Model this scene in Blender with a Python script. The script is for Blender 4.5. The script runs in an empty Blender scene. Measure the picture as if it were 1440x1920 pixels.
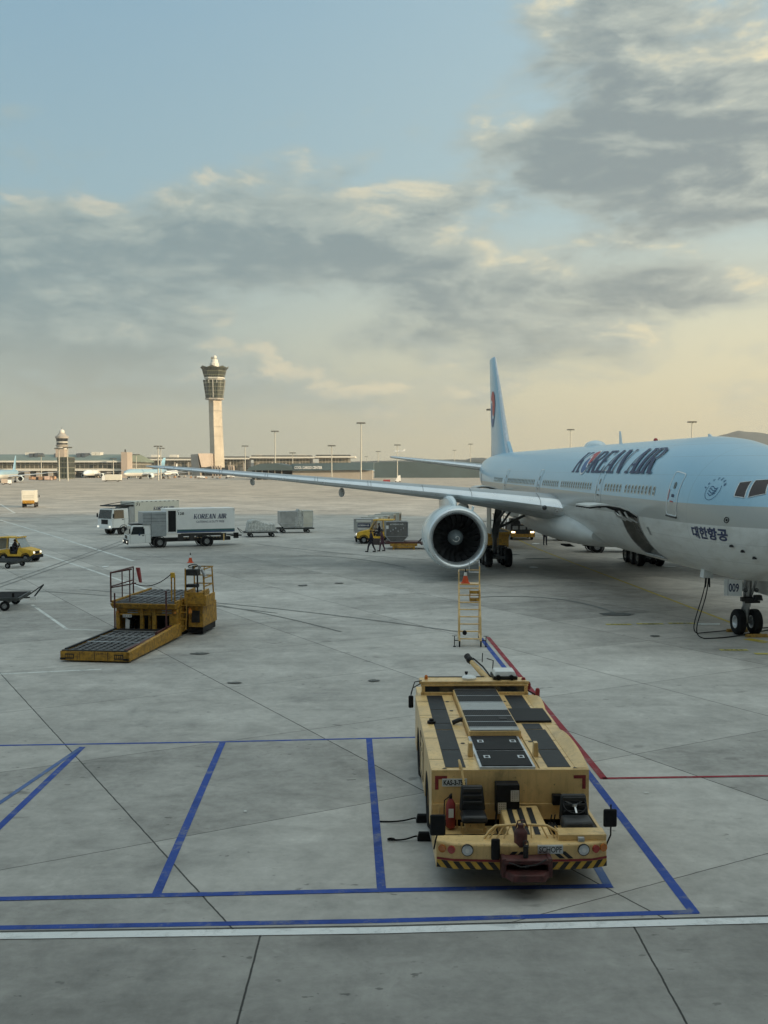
import bpy, bmesh, math, random
from mathutils import Vector, Matrix
random.seed(7)
R = math.radians
sc = bpy.context.scene; COL = sc.collection
# ---------------------------------------------------------------- camera
cd = bpy.data.cameras.new('camera'); cam = bpy.data.objects.new('camera', cd); COL.objects.link(cam)
cd.sensor_fit = 'VERTICAL'; cd.sensor_height = 36; cd.lens = 1909.4/1920*36; cd.clip_start = .05; cd.clip_end = 20000
cam.location = (0, 0, 7.07); cam.rotation_euler = (R(90) - .0437, 0, 0)
sc.camera = cam
sc.view_settings.view_transform = 'Standard'; sc.view_settings.look = 'None'; sc.view_settings.gamma = 1
sc.view_settings.exposure = .14; sc.view_settings.use_curve_mapping = False
SUN_AZ, SUN_EL = 118, 13.0      # azimuth to the right of the view axis, elevation
# ---------------------------------------------------------------- node helper
class NT:
    def __init__(s, t): s.t = t; s.n = t.nodes; s.l = t.links
    def new(s, ty, **k):
        n = s.n.new(ty)
        for a, b in k.items():
            if a.startswith('i_'): n.inputs[int(a[2:])].default_value = b
            else: setattr(n, a, b)
        return n
    def put(s, sock, v):
        if isinstance(v, bpy.types.NodeSocket): s.l.new(v, sock)
        elif v is not None: sock.default_value = v
    def m(s, op, a, b=None, c=None, clamp=False):
        n = s.n.new('ShaderNodeMath'); n.operation = op; n.use_clamp = clamp
        for i, v in enumerate((a, b, c)):
            if v is not None: s.put(n.inputs[i], v)
        return n.outputs[0]
    def mix(s, f, a, b, ty='MIX'):
        n = s.n.new('ShaderNodeMix'); n.data_type = 'RGBA'; n.blend_type = ty
        s.put(n.inputs[0], f); s.put(n.inputs[6], c4(a)); s.put(n.inputs[7], c4(b)); return n.outputs[2]
    def step(s, v, lo, hi):      # smoothstep lo..hi -> 0..1
        n = s.n.new('ShaderNodeMapRange'); n.interpolation_type = 'SMOOTHSTEP'
        s.put(n.inputs[0], v); n.inputs[1].default_value = lo; n.inputs[2].default_value = hi; return n.outputs[0]
    def noise(s, vec, scale, detail=4, rough=.5, dist=0.):
        n = s.n.new('ShaderNodeTexNoise'); n.inputs['Scale'].default_value = scale; n.inputs['Detail'].default_value = detail
        n.inputs['Roughness'].default_value = rough; n.inputs['Distortion'].default_value = dist
        if vec is not None: s.l.new(vec, n.inputs['Vector'])
        return n.outputs[0]
    def vec(s, x, y, z=0.):
        n = s.n.new('ShaderNodeCombineXYZ')
        for i, v in enumerate((x, y, z)): s.put(n.inputs[i], v)
        return n.outputs[0]
    def sep(s, v):
        n = s.n.new('ShaderNodeSeparateXYZ'); s.l.new(v, n.inputs[0]); return n.outputs
def c4(c):
    return c if isinstance(c, bpy.types.NodeSocket) or len(c) == 4 else (*c, 1)
# ---------------------------------------------------------------- sky
w = bpy.data.worlds.new('World'); sc.world = w; w.use_nodes = True
N = NT(w.node_tree); N.n.clear()
tc = N.new('ShaderNodeTexCoord')
X, Y, Z = N.sep(tc.outputs['Generated'])
az = N.m('ARCTAN2', X, Y); el = N.m('ARCSINE', Z)          # radians, az 0 = straight ahead, + = right
az = N.m('MULTIPLY', az, 57.296); el = N.m('MULTIPLY', el, 57.296)
sky = N.new('ShaderNodeTexSky', sky_type='NISHITA', sun_disc=False, sun_elevation=R(SUN_EL), sun_rotation=R(SUN_AZ), air_density=1.2, dust_density=2.5, ozone_density=2.)
nish = N.mix(1., sky.outputs[0], (.075, .075, .075), 'MULTIPLY')
def ramp(stops, fac):
    n = N.new('ShaderNodeValToRGB'); e = n.color_ramp.elements
    while len(e) < len(stops): e.new(.5)
    for i, (p, c) in enumerate(stops): e[i].position = p; e[i].color = (*c, 1)
    N.put(n.inputs[0], fac); return n.outputs[0]
def s2l(r, g, b): return tuple(((v/255 + .055)/1.055)**2.4 if v > 10 else v/3294 for v in (r, g, b))
eN = N.m('DIVIDE', N.m('MAXIMUM', el, 0.), 60.)
skyL = ramp([(0, s2l(180,179,160)), (.05, s2l(168,177,165)), (.13, s2l(158,178,178)), (.24, s2l(146,176,187)), (.4, s2l(133,168,188)), (1, s2l(160,178,190))], eN)
skyR = ramp([(0, s2l(222,207,168)), (.05, s2l(234,219,176)), (.12, s2l(224,219,188)), (.22, s2l(180,200,200)), (.4, s2l(168,194,203)), (1, s2l(180,195,200))], eN)
base = N.mix(N.step(az, -24, 26), skyL, skyR)
base = N.mix(.05, base, nish)
# clouds: noise in azimuth / elevation, heavier in a few banks
def cl_noise(da, de):
    a = N.m('ADD', az, da); e = N.m('ADD', el, de)
    v = N.vec(N.m('MULTIPLY', a, .075), N.m('MULTIPLY', e, .17), 2.3)
    wv = N.noise(v, 1.6, 4, .55)
    v2 = N.vec(N.m('ADD', N.m('MULTIPLY', a, .075), N.m('MULTIPLY', wv, .35)), N.m('ADD', N.m('MULTIPLY', e, .17), N.m('MULTIPLY', wv, .15)), 2.3)
    return N.noise(v2, 2.0, 11, .57, .2)
def blob(ca, ce, ra, re, amp, tilt=0.):
    a = N.m('SUBTRACT', az, ca); e = N.m('SUBTRACT', el, ce)
    if tilt: e = N.m('SUBTRACT', e, N.m('MULTIPLY', a, tilt))
    a = N.m('DIVIDE', a, ra); e = N.m('DIVIDE', e, re)
    d = N.m('ADD', N.m('MULTIPLY', a, a), N.m('MULTIPLY', e, e))
    return N.m('MULTIPLY', N.m('POWER', 2.718, N.m('MULTIPLY', d, -1.)), amp)
def total(*b):
    r = b[0]
    for x in b[1:]: r = N.m('ADD', r, x)
    return r
banks = [(16, 17.5, 9, 4.6, .34, -.2), (17.5, 13.0, 7, 2.0, .16, .3), (-7, 13.2, 8, 2.3, .30, -.03), (3, 11.4, 8, 2.1, .23, -.04), (7, 15.5, 8, 2.0, .12, .1), (-20, 11.6, 6, 1.6, .16, 0), (-19, 9.6, 9, 2.4, .20, 0), (-17, 7.0, 11, 2.0, .30, 0), (-14, 4.4, 14, 1.0, .18, 0), (5, 6.2, 5, 1.3, .10, 0), (10, 8.8, 8, 1.5, .13, .12), (18, 9.2, 6, 1.2, .08, 0), (0, 7.0, 6, 1.0, .08, 0), (14, 23, 9, 2.5, .10, 0),
         (-14, 21.5, 13, 5.5, -.30, 0), (3, 21, 8, 3.5, -.12, 0), (16, 11.4, 5, .9, -.2, .1), (9.5, 13.6, 3, 1.6, -.16, .0)]
heavy = total(*[blob(*b_) for b_ in banks])
heavy2 = total(*[blob(b_[0]-1.1, b_[1]-.8, *b_[2:]) for b_ in banks if b_[4] > .15])
heavy1 = total(*[blob(*b_) for b_ in banks if b_[4] > .15])
n0 = cl_noise(0, 0)
dens = N.m('ADD', n0, heavy)
cov = N.step(dens, .44, .72)
raw = N.m('SUBTRACT', N.m('ADD', n0, heavy1), N.m('ADD', cl_noise(1.1, .8), heavy2))
thick = N.step(dens, .54, .84)
var_ = N.noise(N.vec(N.m('MULTIPLY', az, .09), N.m('MULTIPLY', el, .26), 7.), 2.2, 9, .62, .5)
shade = N.m('ADD', N.m('MULTIPLY', N.step(raw, -.10, .22), .62), N.m('MULTIPLY', N.m('SUBTRACT', 1., thick), .42))
shade = N.m('ADD', shade, N.m('MULTIPLY', N.m('SUBTRACT', var_, .5), 1.0), clamp=True)
dark = N.mix(N.step(az, -22, 24), s2l(124,145,150), s2l(130,141,143)); dark = N.mix(N.step(el, 9., 3.), dark, s2l(160,168,158))
midc = N.mix(N.step(az, -22, 24), s2l(160,174,170), s2l(180,186,176))
warm = N.mix(N.step(az, -20, 22), s2l(212,204,180), s2l(240,226,186))
ccol = N.mix(N.step(shade, .0, .72), dark, midc); ccol = N.mix(N.m('MULTIPLY', N.step(shade, .52, 1.05), N.step(cov, .25, .8)), ccol, warm)
fade = N.m('MULTIPLY', N.step(el, .3, 5.), .9)
front = N.mix(N.m('MULTIPLY', cov, fade), base, ccol)
# brighter sky overhead and round the sun (outside the picture)
up = N.step(el, 26, 60)
front = N.mix(up, front, N.mix(1., front, (1.62, 1.54, 1.42), 'MULTIPLY'))
sunside = N.m('MULTIPLY', N.step(N.m('ABSOLUTE', N.m('SUBTRACT', az, SUN_AZ)), 75, 0), N.step(el, 45, 3))
front = N.mix(N.m('MULTIPLY', sunside, .7), front, N.mix(1., front, (3.2, 2.7, 2.0), 'MULTIPLY'))
bg = N.new('ShaderNodeBackground'); N.l.new(front, bg.inputs[0]); bg.inputs[1].default_value = 1.0
wo = N.new('ShaderNodeOutputWorld'); N.l.new(bg.outputs[0], wo.inputs[0])
# ---------------------------------------------------------------- sun
sd = bpy.data.lights.new('sun', 'SUN'); sun = bpy.data.objects.new('sun', sd); COL.objects.link(sun)
sd.energy = 5.0; sd.angle = R(2.); sd.color = (1, .76, .48)
dv = Vector((math.sin(R(SUN_AZ))*math.cos(R(SUN_EL)), math.cos(R(SUN_AZ))*math.cos(R(SUN_EL)), math.sin(R(SUN_EL))))
sun.rotation_euler = dv.to_track_quat('Z', 'Y').to_euler()
# ---------------------------------------------------------------- pixel of the photograph -> ground
F_, H_, PITCH = 1909.4, 7.07, .0437
def G(u, v, z=0.):
    a = (u-720)/F_; b = (960-v)/F_; c, s = math.cos(PITCH), math.sin(PITCH)
    yy = c + s*b; zz = -s + c*b; t = (z-H_)/zz
    return Vector((a*t, yy*t, z))
def A(u, v, Yd):
    """point seen at (u, v) that is Yd metres ahead"""
    a = (u-720)/F_; b = (960-v)/F_; c, s = math.cos(PITCH), math.sin(PITCH)
    t = Yd/(c + s*b); return Vector((a*t, Yd, H_ + (-s + c*b)*t))
# ---------------------------------------------------------------- materials
MATS = {}
def mat(name, col, rough=.55, metal=0., var=.12, scale=3., bump=0., spec=.5, coat=0., emit=None, grime=0., gcol=(.03, .025, .02)):
    if name in MATS: return MATS[name]
    m = bpy.data.materials.new(name); m.use_nodes = True; T = NT(m.node_tree)
    b = T.n['Principled BSDF']
    tc = T.new('ShaderNodeTexCoord')
    n = T.noise(tc.outputs['Object'], scale, 5, .6)
    f = T.step(n, .3, .7)
    c = T.mix(f, tuple(v*(1-var) for v in col), tuple(min(1, v*(1+var)) for v in col))
    if grime:
        g = T.noise(tc.outputs['Object'], scale*1.7, 8, .7, .4)
        c = T.mix(T.m('MULTIPLY', T.step(g, .56-.12*grime, .72), grime), c, gcol)
    T.l.new(c, b.inputs['Base Color'])
    b.inputs['Metallic'].default_value = metal; b.inputs['Specular IOR Level'].default_value = spec
    r = T.m('ADD', T.m('MULTIPLY', n, .25), rough - .12); T.l.new(r, b.inputs['Roughness'])
    b.inputs['Coat Weight'].default_value = coat
    if bump:
        bp = T.new('ShaderNodeBump'); bp.inputs['Strength'].default_value = bump; bp.inputs['Distance'].default_value = .02
        T.l.new(n, bp.inputs['Height']); T.l.new(bp.outputs[0], b.inputs['Normal'])
    if emit: b.inputs['Emission Color'].default_value = (*emit[:3], 1); b.inputs['Emission Strength'].default_value = emit[3]
    MATS[name] = m; return m
def M(n): return MATS[n]
mat('rubber', (.012, .012, .013), .85, var=.3, scale=8, spec=.2)
mat('black_paint', (.010, .010, .012), .55, var=.25, spec=.25)
mat('dark_metal', (.035, .035, .036), .55, .3, var=.3, scale=6, spec=.3)
mat('steel', (.34, .35, .36), .42, .75, var=.2, scale=6)
mat('alu', (.62, .64, .66), .36, .8, var=.12, scale=5)
mat('white_paint', (.74, .76, .76), .4, var=.06, scale=2, coat=.2, grime=.12, gcol=(.35, .34, .32))
mat('yellow_paint', (.70, .42, .035), .5, var=.18, scale=3, grime=.35)
mat('worn_yellow', (.42, .225, .026), .6, var=.3, scale=5, grime=.9, gcol=(.045, .03, .02))
mat('cream_paint', (.78, .53, .225), .42, var=.12, scale=1.6, coat=.15, grime=.45, gcol=(.26, .17, .08))
mat('red_paint', (.26, .028, .028), .5, var=.25, scale=5)
mat('orange_cone', (.62, .08, .02), .6, var=.15)
mat('window_glass', (.025, .03, .035), .12, var=.2, spec=.8)
mat('canvas_black', (.03, .031, .034), .75, var=.3, scale=12)
mat('lamp_white', (.9, .9, .85), .3, emit=(1, .93, .75, .9))
mat('lamp_amber', (.8, .3, .05), .3)
mat('lens_red', (.4, .03, .02), .25, coat=.5)
mat('lens_orange', (.55, .16, .02), .25, coat=.5)
mat('letter_navy', (.022, .034, .10), .5, var=.08)
mat('letter_black', (.012, .013, .016), .5, var=.1)
mat('letter_white', (.8, .8, .78), .5, var=.05)
# ---------------------------------------------------------------- mesh helper
class MB:
    def __init__(s): s.v = []; s.f = []; s.mi = []; s.cur = 0
    def add(s, vs, fs):
        o = len(s.v); s.v += [tuple(v) for v in vs]; s.f += [tuple(i+o for i in f) for f in fs]; s.mi += [s.cur]*len(fs); return s
    def box(s, x0, x1, y0, y1, z0, z1, taper=0., ty=None):
        ty = taper if ty is None else ty
        vs = [(x0, y0, z0), (x1, y0, z0), (x1, y1, z0), (x0, y1, z0), (x0+taper, y0+ty, z1), (x1-taper, y0+ty, z1), (x1-taper, y1-ty, z1), (x0+taper, y1-ty, z1)]
        return s.add(vs, [(3, 2, 1, 0), (4, 5, 6, 7), (0, 1, 5, 4), (1, 2, 6, 5), (2, 3, 7, 6), (3, 0, 4, 7)])
    def hexa(s, vs): return s.add(vs, [(3, 2, 1, 0), (4, 5, 6, 7), (0, 1, 5, 4), (1, 2, 6, 5), (2, 3, 7, 6), (3, 0, 4, 7)])
    def loft(s, rings, cap=(1, 1), closed=True):
        n = len(rings[0]); vs = [p for r in rings for p in r]; fs = []
        for i in range(len(rings)-1):
            for j in range(n if closed else n-1):
                k = (j+1) % n; fs.append((i*n+j, i*n+k, (i+1)*n+k, (i+1)*n+j))
        if cap[0]: fs.append(tuple(range(n))[::-1])
        if cap[1]: fs.append(tuple((len(rings)-1)*n+j for j in range(n)))
        return s.add(vs, fs)
    def cyl(s, p0, p1, r0, r1=None, n=12, cap=(1, 1)):
        p0, p1 = Vector(p0), Vector(p1); r1 = r0 if r1 is None else r1
        d = (p1-p0).normalized(); a = d.orthogonal().normalized(); b = d.cross(a)
        ring = lambda p, r: [p + (a*math.cos(2*math.pi*i/n) + b*math.sin(2*math.pi*i/n))*r for i in range(n)]
        return s.loft([ring(p0, r0), ring(p1, r1)], cap)
    def bar(s, p0, p1, w, h=None):
        """square bar"""
        h = w if h is None else h
        p0, p1 = Vector(p0), Vector(p1); d = (p1-p0).normalized(); u = Vector((0, 0, 1))
        if abs(d.z) > .97: u = Vector((0, 1, 0))
        a = d.cross(u).normalized(); b = a.cross(d)
        ring = lambda p: [p+a*w/2+b*h/2, p-a*w/2+b*h/2, p-a*w/2-b*h/2, p+a*w/2-b*h/2]
        return s.loft([ring(p0), ring(p1)])
    def tube(s, pts, r, n=6):
        pts = [Vector(p) for p in pts]; rings = []; a = None
        for i, p in enumerate(pts):
            d = (pts[min(i+1, len(pts)-1)] - pts[max(i-1, 0)]).normalized()
            a = d.orthogonal().normalized() if a is None else (a - d*a.dot(d)).normalized()
            b = d.cross(a); rr = r[i] if isinstance(r, (list, tuple)) else r
            rings.append([p + (a*math.cos(2*math.pi*k/n) + b*math.sin(2*math.pi*k/n))*rr for k in range(n)])
        return s.loft(rings)
    def lathe(s, prof, o=(0, 0, 0), ax='x', n=32, cap=(0, 0)):
        o = Vector(o); rings = []
        for a, r in prof:
            ring = []
            for k in range(n):
                c, q = math.cos(2*math.pi*k/n)*r, math.sin(2*math.pi*k/n)*r
                ring.append(o + Vector({'x': (a, c, q), 'y': (q, a, c), 'z': (c, q, a)}[ax]))
            rings.append(ring)
        return s.loft(rings, cap)
    def prism(s, poly, ax, d0, d1):
        """2D polygon extruded along ax; poly is in the other two axes in x,y,z order"""
        def P(p, d): return {'x': (d, p[0], p[1]), 'y': (p[0], d, p[1]), 'z': (p[0], p[1], d)}[ax]
        return s.loft([[P(p, d0) for p in poly], [P(p, d1) for p in poly]])
    def sphere(s, c, r, n=12, m=8, sz=1.):
        prof = [(-math.cos(math.pi*i/m)*r*sz, max(1e-4, math.sin(math.pi*i/m)*r)) for i in range(m+1)]
        return s.lathe(prof, c, 'z', n)
    def build(s, name, mats, parent=None, smooth=None, bevel=0., label=None):
        me = bpy.data.meshes.new(name); me.from_pydata(s.v, [], s.f)
        for x in (mats if isinstance(mats, (list, tuple)) else [mats]): me.materials.append(M(x) if isinstance(x, str) else x)
        if max(s.mi, default=0): me.polygons.foreach_set('material_index', s.mi)
        bm = bmesh.new(); bm.from_mesh(me); bmesh.ops.recalc_face_normals(bm, faces=bm.faces); bm.to_mesh(me); bm.free()
        if smooth:
            me.polygons.foreach_set('use_smooth', [True]*len(me.polygons)); me.set_sharp_from_angle(angle=R(smooth))
        o = bpy.data.objects.new(name, me); COL.objects.link(o)
        if parent: o.parent = parent
        if label: o['label'] = label
        if bevel:
            b = o.modifiers.new('bevel', 'BEVEL'); b.width = bevel; b.segments = 2; b.limit_method = 'ANGLE'; b.angle_limit = R(40)
        return o
def tag(o, label=None, cat=None, group=None, kind=None):
    for k, v in (('label', label), ('category', cat), ('group', group), ('kind', kind)):
        if v: o[k] = v
    return o
def thing(name, loc, rz, label, cat, group=None):
    o = bpy.data.objects.new(name, None); COL.objects.link(o); o.location = loc; o.rotation_euler = (0, 0, rz)
    o.empty_display_size = .3; return tag(o, label, cat, group)
def copy_thing(o, loc, rz, label, group=None):
    def rec(x, par):
        c = x.copy(); COL.objects.link(c)
        if par: c.parent = par
        for ch in kids.get(x, []): rec(ch, c)
        return c
    kids = {}
    for x in list(COL.objects):
        if x.parent: kids.setdefault(x.parent, []).append(x)
    c = rec(o, None); c.location = loc; c.rotation_euler = (0, 0, rz); c['label'] = label
    if group: c['group'] = group
    return c
def text_verts(body, size=1., bold=0., shear=0., spacing=1.):
    cu = bpy.data.curves.new('lettering', 'FONT'); cu.body = body; cu.size = size; cu.offset = bold; cu.shear = shear; cu.space_character = spacing
    cu.align_x = 'CENTER'; cu.align_y = 'CENTER'; cu.resolution_u = 3
    o = bpy.data.objects.new('lettering', cu); COL.objects.link(o)
    me = bpy.data.meshes.new_from_object(o.evaluated_get(bpy.context.evaluated_depsgraph_get()))
    bpy.data.objects.remove(o); bpy.data.curves.remove(cu)
    V = [tuple(v.co) for v in me.vertices]; Fc = [tuple(p.vertices) for p in me.polygons]; bpy.data.meshes.remove(me)
    xs = [v[0] for v in V]; ys = [v[1] for v in V]; cx, cy = (min(xs)+max(xs))/2, (min(ys)+max(ys))/2
    return [(v[0]-cx, v[1]-cy) for v in V], Fc, max(xs)-min(xs), max(ys)-min(ys)
def lettering(body, width, height, o, u, v, m, parent, name='lettering', bold=0., shear=0.):
    """flat letters, o = centre, u / v = reading and up directions"""
    V, Fc, w0, h0 = text_verts(body, 1., bold, shear)
    o, u, v = Vector(o), Vector(u).normalized(), Vector(v).normalized()
    b = MB(); b.add([o + u*(p[0]*width/w0) + v*(p[1]*height/h0) for p in V], Fc)
    me = bpy.data.meshes.new(name); me.from_pydata(b.v, [], b.f); me.materials.append(M(m)); ob = bpy.data.objects.new(name, me); COL.objects.link(ob)
    if parent: ob.parent = parent
    return ob
def wheel(par, c, r, wd, ax='x', rim='alu', rr=.55, name='wheel'):
    """tyre with a rim as its child; ax = axle direction"""
    c = Vector(c); h = wd/2
    t = MB().lathe([(-h*.82, r*rr), (-h, r*(rr+.1)), (-h*.98, r*.86), (-h*.7, r*.975), (-h*.3, r), (h*.3, r), (h*.7, r*.975), (h*.98, r*.86), (h, r*(rr+.1)), (h*.82, r*rr)], c, ax, 24).build(name, 'rubber', par, 40)
    b = MB().lathe([(-h*.84, r*rr), (-h*.8, r*rr*.88), (-h*.3, r*rr*.7), (-h*.35, r*rr*.35), (-h*.75, r*rr*.3), (-h*.78, .001)], c, ax, 20)
    b.lathe([(h*.84, r*rr), (h*.8, r*rr*.88), (h*.3, r*rr*.7), (h*.35, r*rr*.35), (h*.75, r*rr*.3), (h*.78, .001)], c, ax, 20)
    b.build('rim', rim, t, 40); return t

# ================================================================ SETTING: apron, markings, hills
def ground_mat():
    m = bpy.data.materials.new('apron_concrete'); m.use_nodes = True; T = NT(m.node_tree); b = T.n['Principled BSDF']
    g = T.new('ShaderNodeNewGeometry'); P = g.outputs['Position']; x, y, z = T.sep(P)
    n_ = T.m('ADD', T.m('MULTIPLY', x, .8725), T.m('MULTIPLY', y, .4886))
    v_ = T.m('ADD', T.m('MULTIPLY', x, -.4886), T.m('MULTIPLY', y, .8725))
    north = T.step(T.m('SUBTRACT', y, T.m('MULTIPLY', x, .047)), 15.34, 15.35)
    def joint(c, off, sp):
        q = T.m('DIVIDE', T.m('SUBTRACT', c, off), sp); fr = T.m('ABSOLUTE', T.m('SUBTRACT', q, T.m('ROUND', q)))
        return T.m('MULTIPLY', fr, sp), T.m('FLOOR', q)
    wob = T.m('MULTIPLY', T.m('SUBTRACT', T.noise(P, 2.5, 4, .6), .5), .035)
    jn, kn = joint(T.m('ADD', n_, wob), 5.46, 6.04); jv, kv = joint(T.m('ADD', v_, wob), 12.6, 6.06)
    js, ks = joint(T.m('ADD', x, wob), -1.87, 5.72)
    j1 = T.m('SUBTRACT', 1., T.step(jn, .008, .022)); j2 = T.m('MULTIPLY', T.m('SUBTRACT', 1., T.step(jv, .006, .018)), .85); j3 = T.m('SUBTRACT', 1., T.step(js, .008, .022))
    J = T.m('MAXIMUM', j1, j2)
    jj = T.m('ADD', T.m('MULTIPLY', J, north), T.m('MULTIPLY', j3, T.m('SUBTRACT', 1., north)))
    wn = T.new('ShaderNodeTexWhiteNoise', noise_dimensions='2D'); T.l.new(T.vec(kn, kv), wn.inputs[0])
    slab = T.m('MULTIPLY', T.m('SUBTRACT', wn.outputs[0], .5), north)
    # streaky grain: stretched along the slabs' finishing direction and along traffic
    big = T.noise(P, .035, 5, .55); mid = T.noise(P, .35, 6, .6, .3); fine = T.noise(P, 5., 6, .68)
    st = T.noise(T.vec(T.m('MULTIPLY', x, .12), T.m('MULTIPLY', y, 1.0)), 1.1, 6, .62, .2)
    st2 = T.noise(T.vec(T.m('MULTIPLY', x, .03), T.m('MULTIPLY', y, .22)), 1., 6, .6, .2)
    val = T.m('ADD', .425, T.m('MULTIPLY', slab, .13))
    mott = T.noise(P, 1.3, 8, .7, .5)
    for s_, k in ((big, .22), (mid, .30), (fine, .20), (st, .22), (st2, .24), (mott, .34)):
        val = T.m('ADD', val, T.m('MULTIPLY', T.m('SUBTRACT', s_, .5), k))
    scal = T.noise(P, .9, 9, .74, .8); val = T.m('ADD', val, T.m('MULTIPLY', T.m('MULTIPLY', T.step(scal, .53, .68), T.step(mid, .42, .62)), .085))
    spk = T.noise(P, 14, 3, .5); val = T.m('MULTIPLY', val, T.m('SUBTRACT', 1., T.m('MULTIPLY', T.step(spk, .70, .76), .35)))
    # oil, rubber and scuff spots
    sp = T.noise(T.vec(T.m('MULTIPLY', x, .55), y), 1.9, 4, .5, .2); spots = T.m('MULTIPLY', T.m('MULTIPLY', T.step(sp, .63, .71), T.step(T.noise(P, .17, 3, .5), .48, .62)), .40)
    sp2 = T.noise(T.vec(T.m('MULTIPLY', x, .6), y, 4.), 5.5, 3, .5); spots2 = T.m('MULTIPLY', T.m('MULTIPLY', T.step(sp2, .655, .71), T.step(T.noise(P, .28, 3, .5), .46, .60)), .52)
    sp3 = T.noise(P, .22, 7, .66, .6); smear = T.m('MULTIPLY', T.step(sp3, .53, .74), .38)
    val = T.m('MULTIPLY', val, T.m('SUBTRACT', 1., T.m('MAXIMUM', T.m('MAXIMUM', spots, spots2), smear)))
    road = T.m('MULTIPLY', T.m('SUBTRACT', 1., north), .24)
    val = T.m('MULTIPLY', val, T.m('SUBTRACT', 1., road))
    # stand centre line area under the airliner: stained brown
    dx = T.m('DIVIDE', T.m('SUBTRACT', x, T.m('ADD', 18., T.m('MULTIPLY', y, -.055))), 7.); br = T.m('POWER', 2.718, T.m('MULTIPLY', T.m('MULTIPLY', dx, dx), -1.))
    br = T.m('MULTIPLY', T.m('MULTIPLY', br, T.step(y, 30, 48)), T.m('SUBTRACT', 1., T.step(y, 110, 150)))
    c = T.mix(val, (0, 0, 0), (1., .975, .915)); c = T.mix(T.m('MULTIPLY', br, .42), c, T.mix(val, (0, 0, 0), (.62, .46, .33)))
    c = T.mix(T.m('MULTIPLY', T.step(y, 60, 300), .75), c, T.mix(val, (0, 0, 0), (1., .84, .65)))  # tan far concrete, with the warmth of low sunlight mixed into its colour
    c = T.mix(T.m('MULTIPLY', jj, .95), c, (.03, .03, .028))
    T.l.new(c, b.inputs['Base Color']); b.inputs['Specular IOR Level'].default_value = .35
    T.l.new(T.m('SUBTRACT', .74, T.m('MULTIPLY', smear, .5)), b.inputs['Roughness'])
    bp = T.new('ShaderNodeBump'); bp.inputs['Strength'].default_value = .25; bp.inputs['Distance'].default_value = .01
    T.l.new(T.m('SUBTRACT', fine, T.m('MULTIPLY', jj, 2.)), bp.inputs['Height']); T.l.new(bp.outputs[0], b.inputs['Normal'])
    return m
def sheet(name, polys, m, z=.004):
    b = MB()
    for p in polys: b.add([(q[0], q[1], z) for q in p], [tuple(range(len(p)))])
    o = b.build(name, m); o['kind'] = 'structure'
    for pl in o.data.polygons:
        if pl.normal.z < 0: pl.flip()
    return o
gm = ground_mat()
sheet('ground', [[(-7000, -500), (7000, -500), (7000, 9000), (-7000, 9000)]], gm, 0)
def worn(name, col, wear=.5, sc=2.2):
    m = bpy.data.materials.new(name); m.use_nodes = True; T = NT(m.node_tree); b = T.n['Principled BSDF']
    P = T.new('ShaderNodeNewGeometry').outputs['Position']
    a = T.noise(P, sc, 8, .72, .3); f = T.noise(P, 22, 4, .6)
    k = T.m('MULTIPLY', T.step(T.m('ADD', a, T.m('MULTIPLY', f, .25)), .62, .80), wear)
    c = T.mix(T.noise(P, 1.1, 5, .6), tuple(v*.72 for v in col), tuple(min(1, v*1.22) for v in col)); c = T.mix(k, c, (.26, .27, .26)); dk = T.noise(T.vec(T.m('MULTIPLY', T.sep(P)[0], .8), T.sep(P)[1]), 1.7, 6, .7, .6); c = T.mix(T.m('MULTIPLY', T.step(dk, .52, .68), .45), c, tuple(v*.35 for v in col))
    T.l.new(c, b.inputs['Base Color']); b.inputs['Roughness'].default_value = .75; b.inputs['Specular IOR Level'].default_value = .25; MATS[name] = m; return m
def strip(pts, wd):
    """quads of constant width along a ground polyline"""
    out = []
    pts = [Vector(p[:2]) for p in pts]
    for a, c in zip(pts, pts[1:]):
        d = (c-a).normalized(); n = Vector((-d.y, d.x))*wd/2; out.append([a-n, c-n, c+n, a+n])
    return out
def px(*uv): return [G(u, v) for u, v in uv]
blue = worn('blue_marking_paint', (.035, .085, .36), .55); bluef = worn('faded_blue_paint', (.10, .17, .38), .9, 1.4)
redp = worn('red_marking_paint', (.30, .035, .05), .5); whitep = worn('white_marking_paint', (.90, .97, .98), .3); whitef = worn('faded_white_paint', (.66, .68, .66), .95, 1.2)
yel = worn('yellow_marking_paint', (.55, .42, .06), .8, 1.6); yelb = worn('yellow_board_paint', (.58, .50, .12), .7, 2.)
WB = .155
sheet('blue_marking', strip([(-16, 25.25), (-9.77, 25.63), (-4.13, 25.98), (.84, 26.42)], .11), blue)
sheet('blue_marking', strip([(-7.63, 25.5), (-7.57, 14.7+5.07)], WB) + strip([(-7.57, 19.77), (-7.5, 16.5)], WB), blue, .005)
sheet('blue_marking', strip([(-7.66, 25.35), (-8.6, 16.5)], .12), bluef, .008)
sheet('blue_marking', strip([(-4.15, 25.9), (-3.77, 16.55)], WB), blue, .006)
sheet('blue_marking', strip([(-.39, 26.25), (-.04, 16.75)], WB), blue, .007)
sheet('blue_marking', strip([(-16, 15.9), (-6.29, 16.4), (0, 16.74), (3.85, 16.92)], WB), blue, .009)
sheet('blue_marking', strip([(-16, 14.85), (-5.9, 15.36), (0, 15.6), (4.99, 15.92)], .15), blue, .004)
sheet('blue_marking', strip([(4.93, 15.86), (4.71, 23.69), (4.02, 42.0)], WB+.02), blue, .005)
sheet('blue_marking', strip([(3.79, 16.84), (3.66, 26.0)], WB), bluef, .006)
sheet('red_marking', strip([(22, 23.5), (8.81, 23.07), (4.97, 22.87)], .12) + strip([(5.0, 22.83), (4.33, 42.16)], .17), redp, .010)
sheet('white_marking', strip([(-30, 13.7), (-5.79, 15.07), (0, 15.26), (6, 15.61), (30, 17.1)], .215), whitep, .011)
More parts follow.
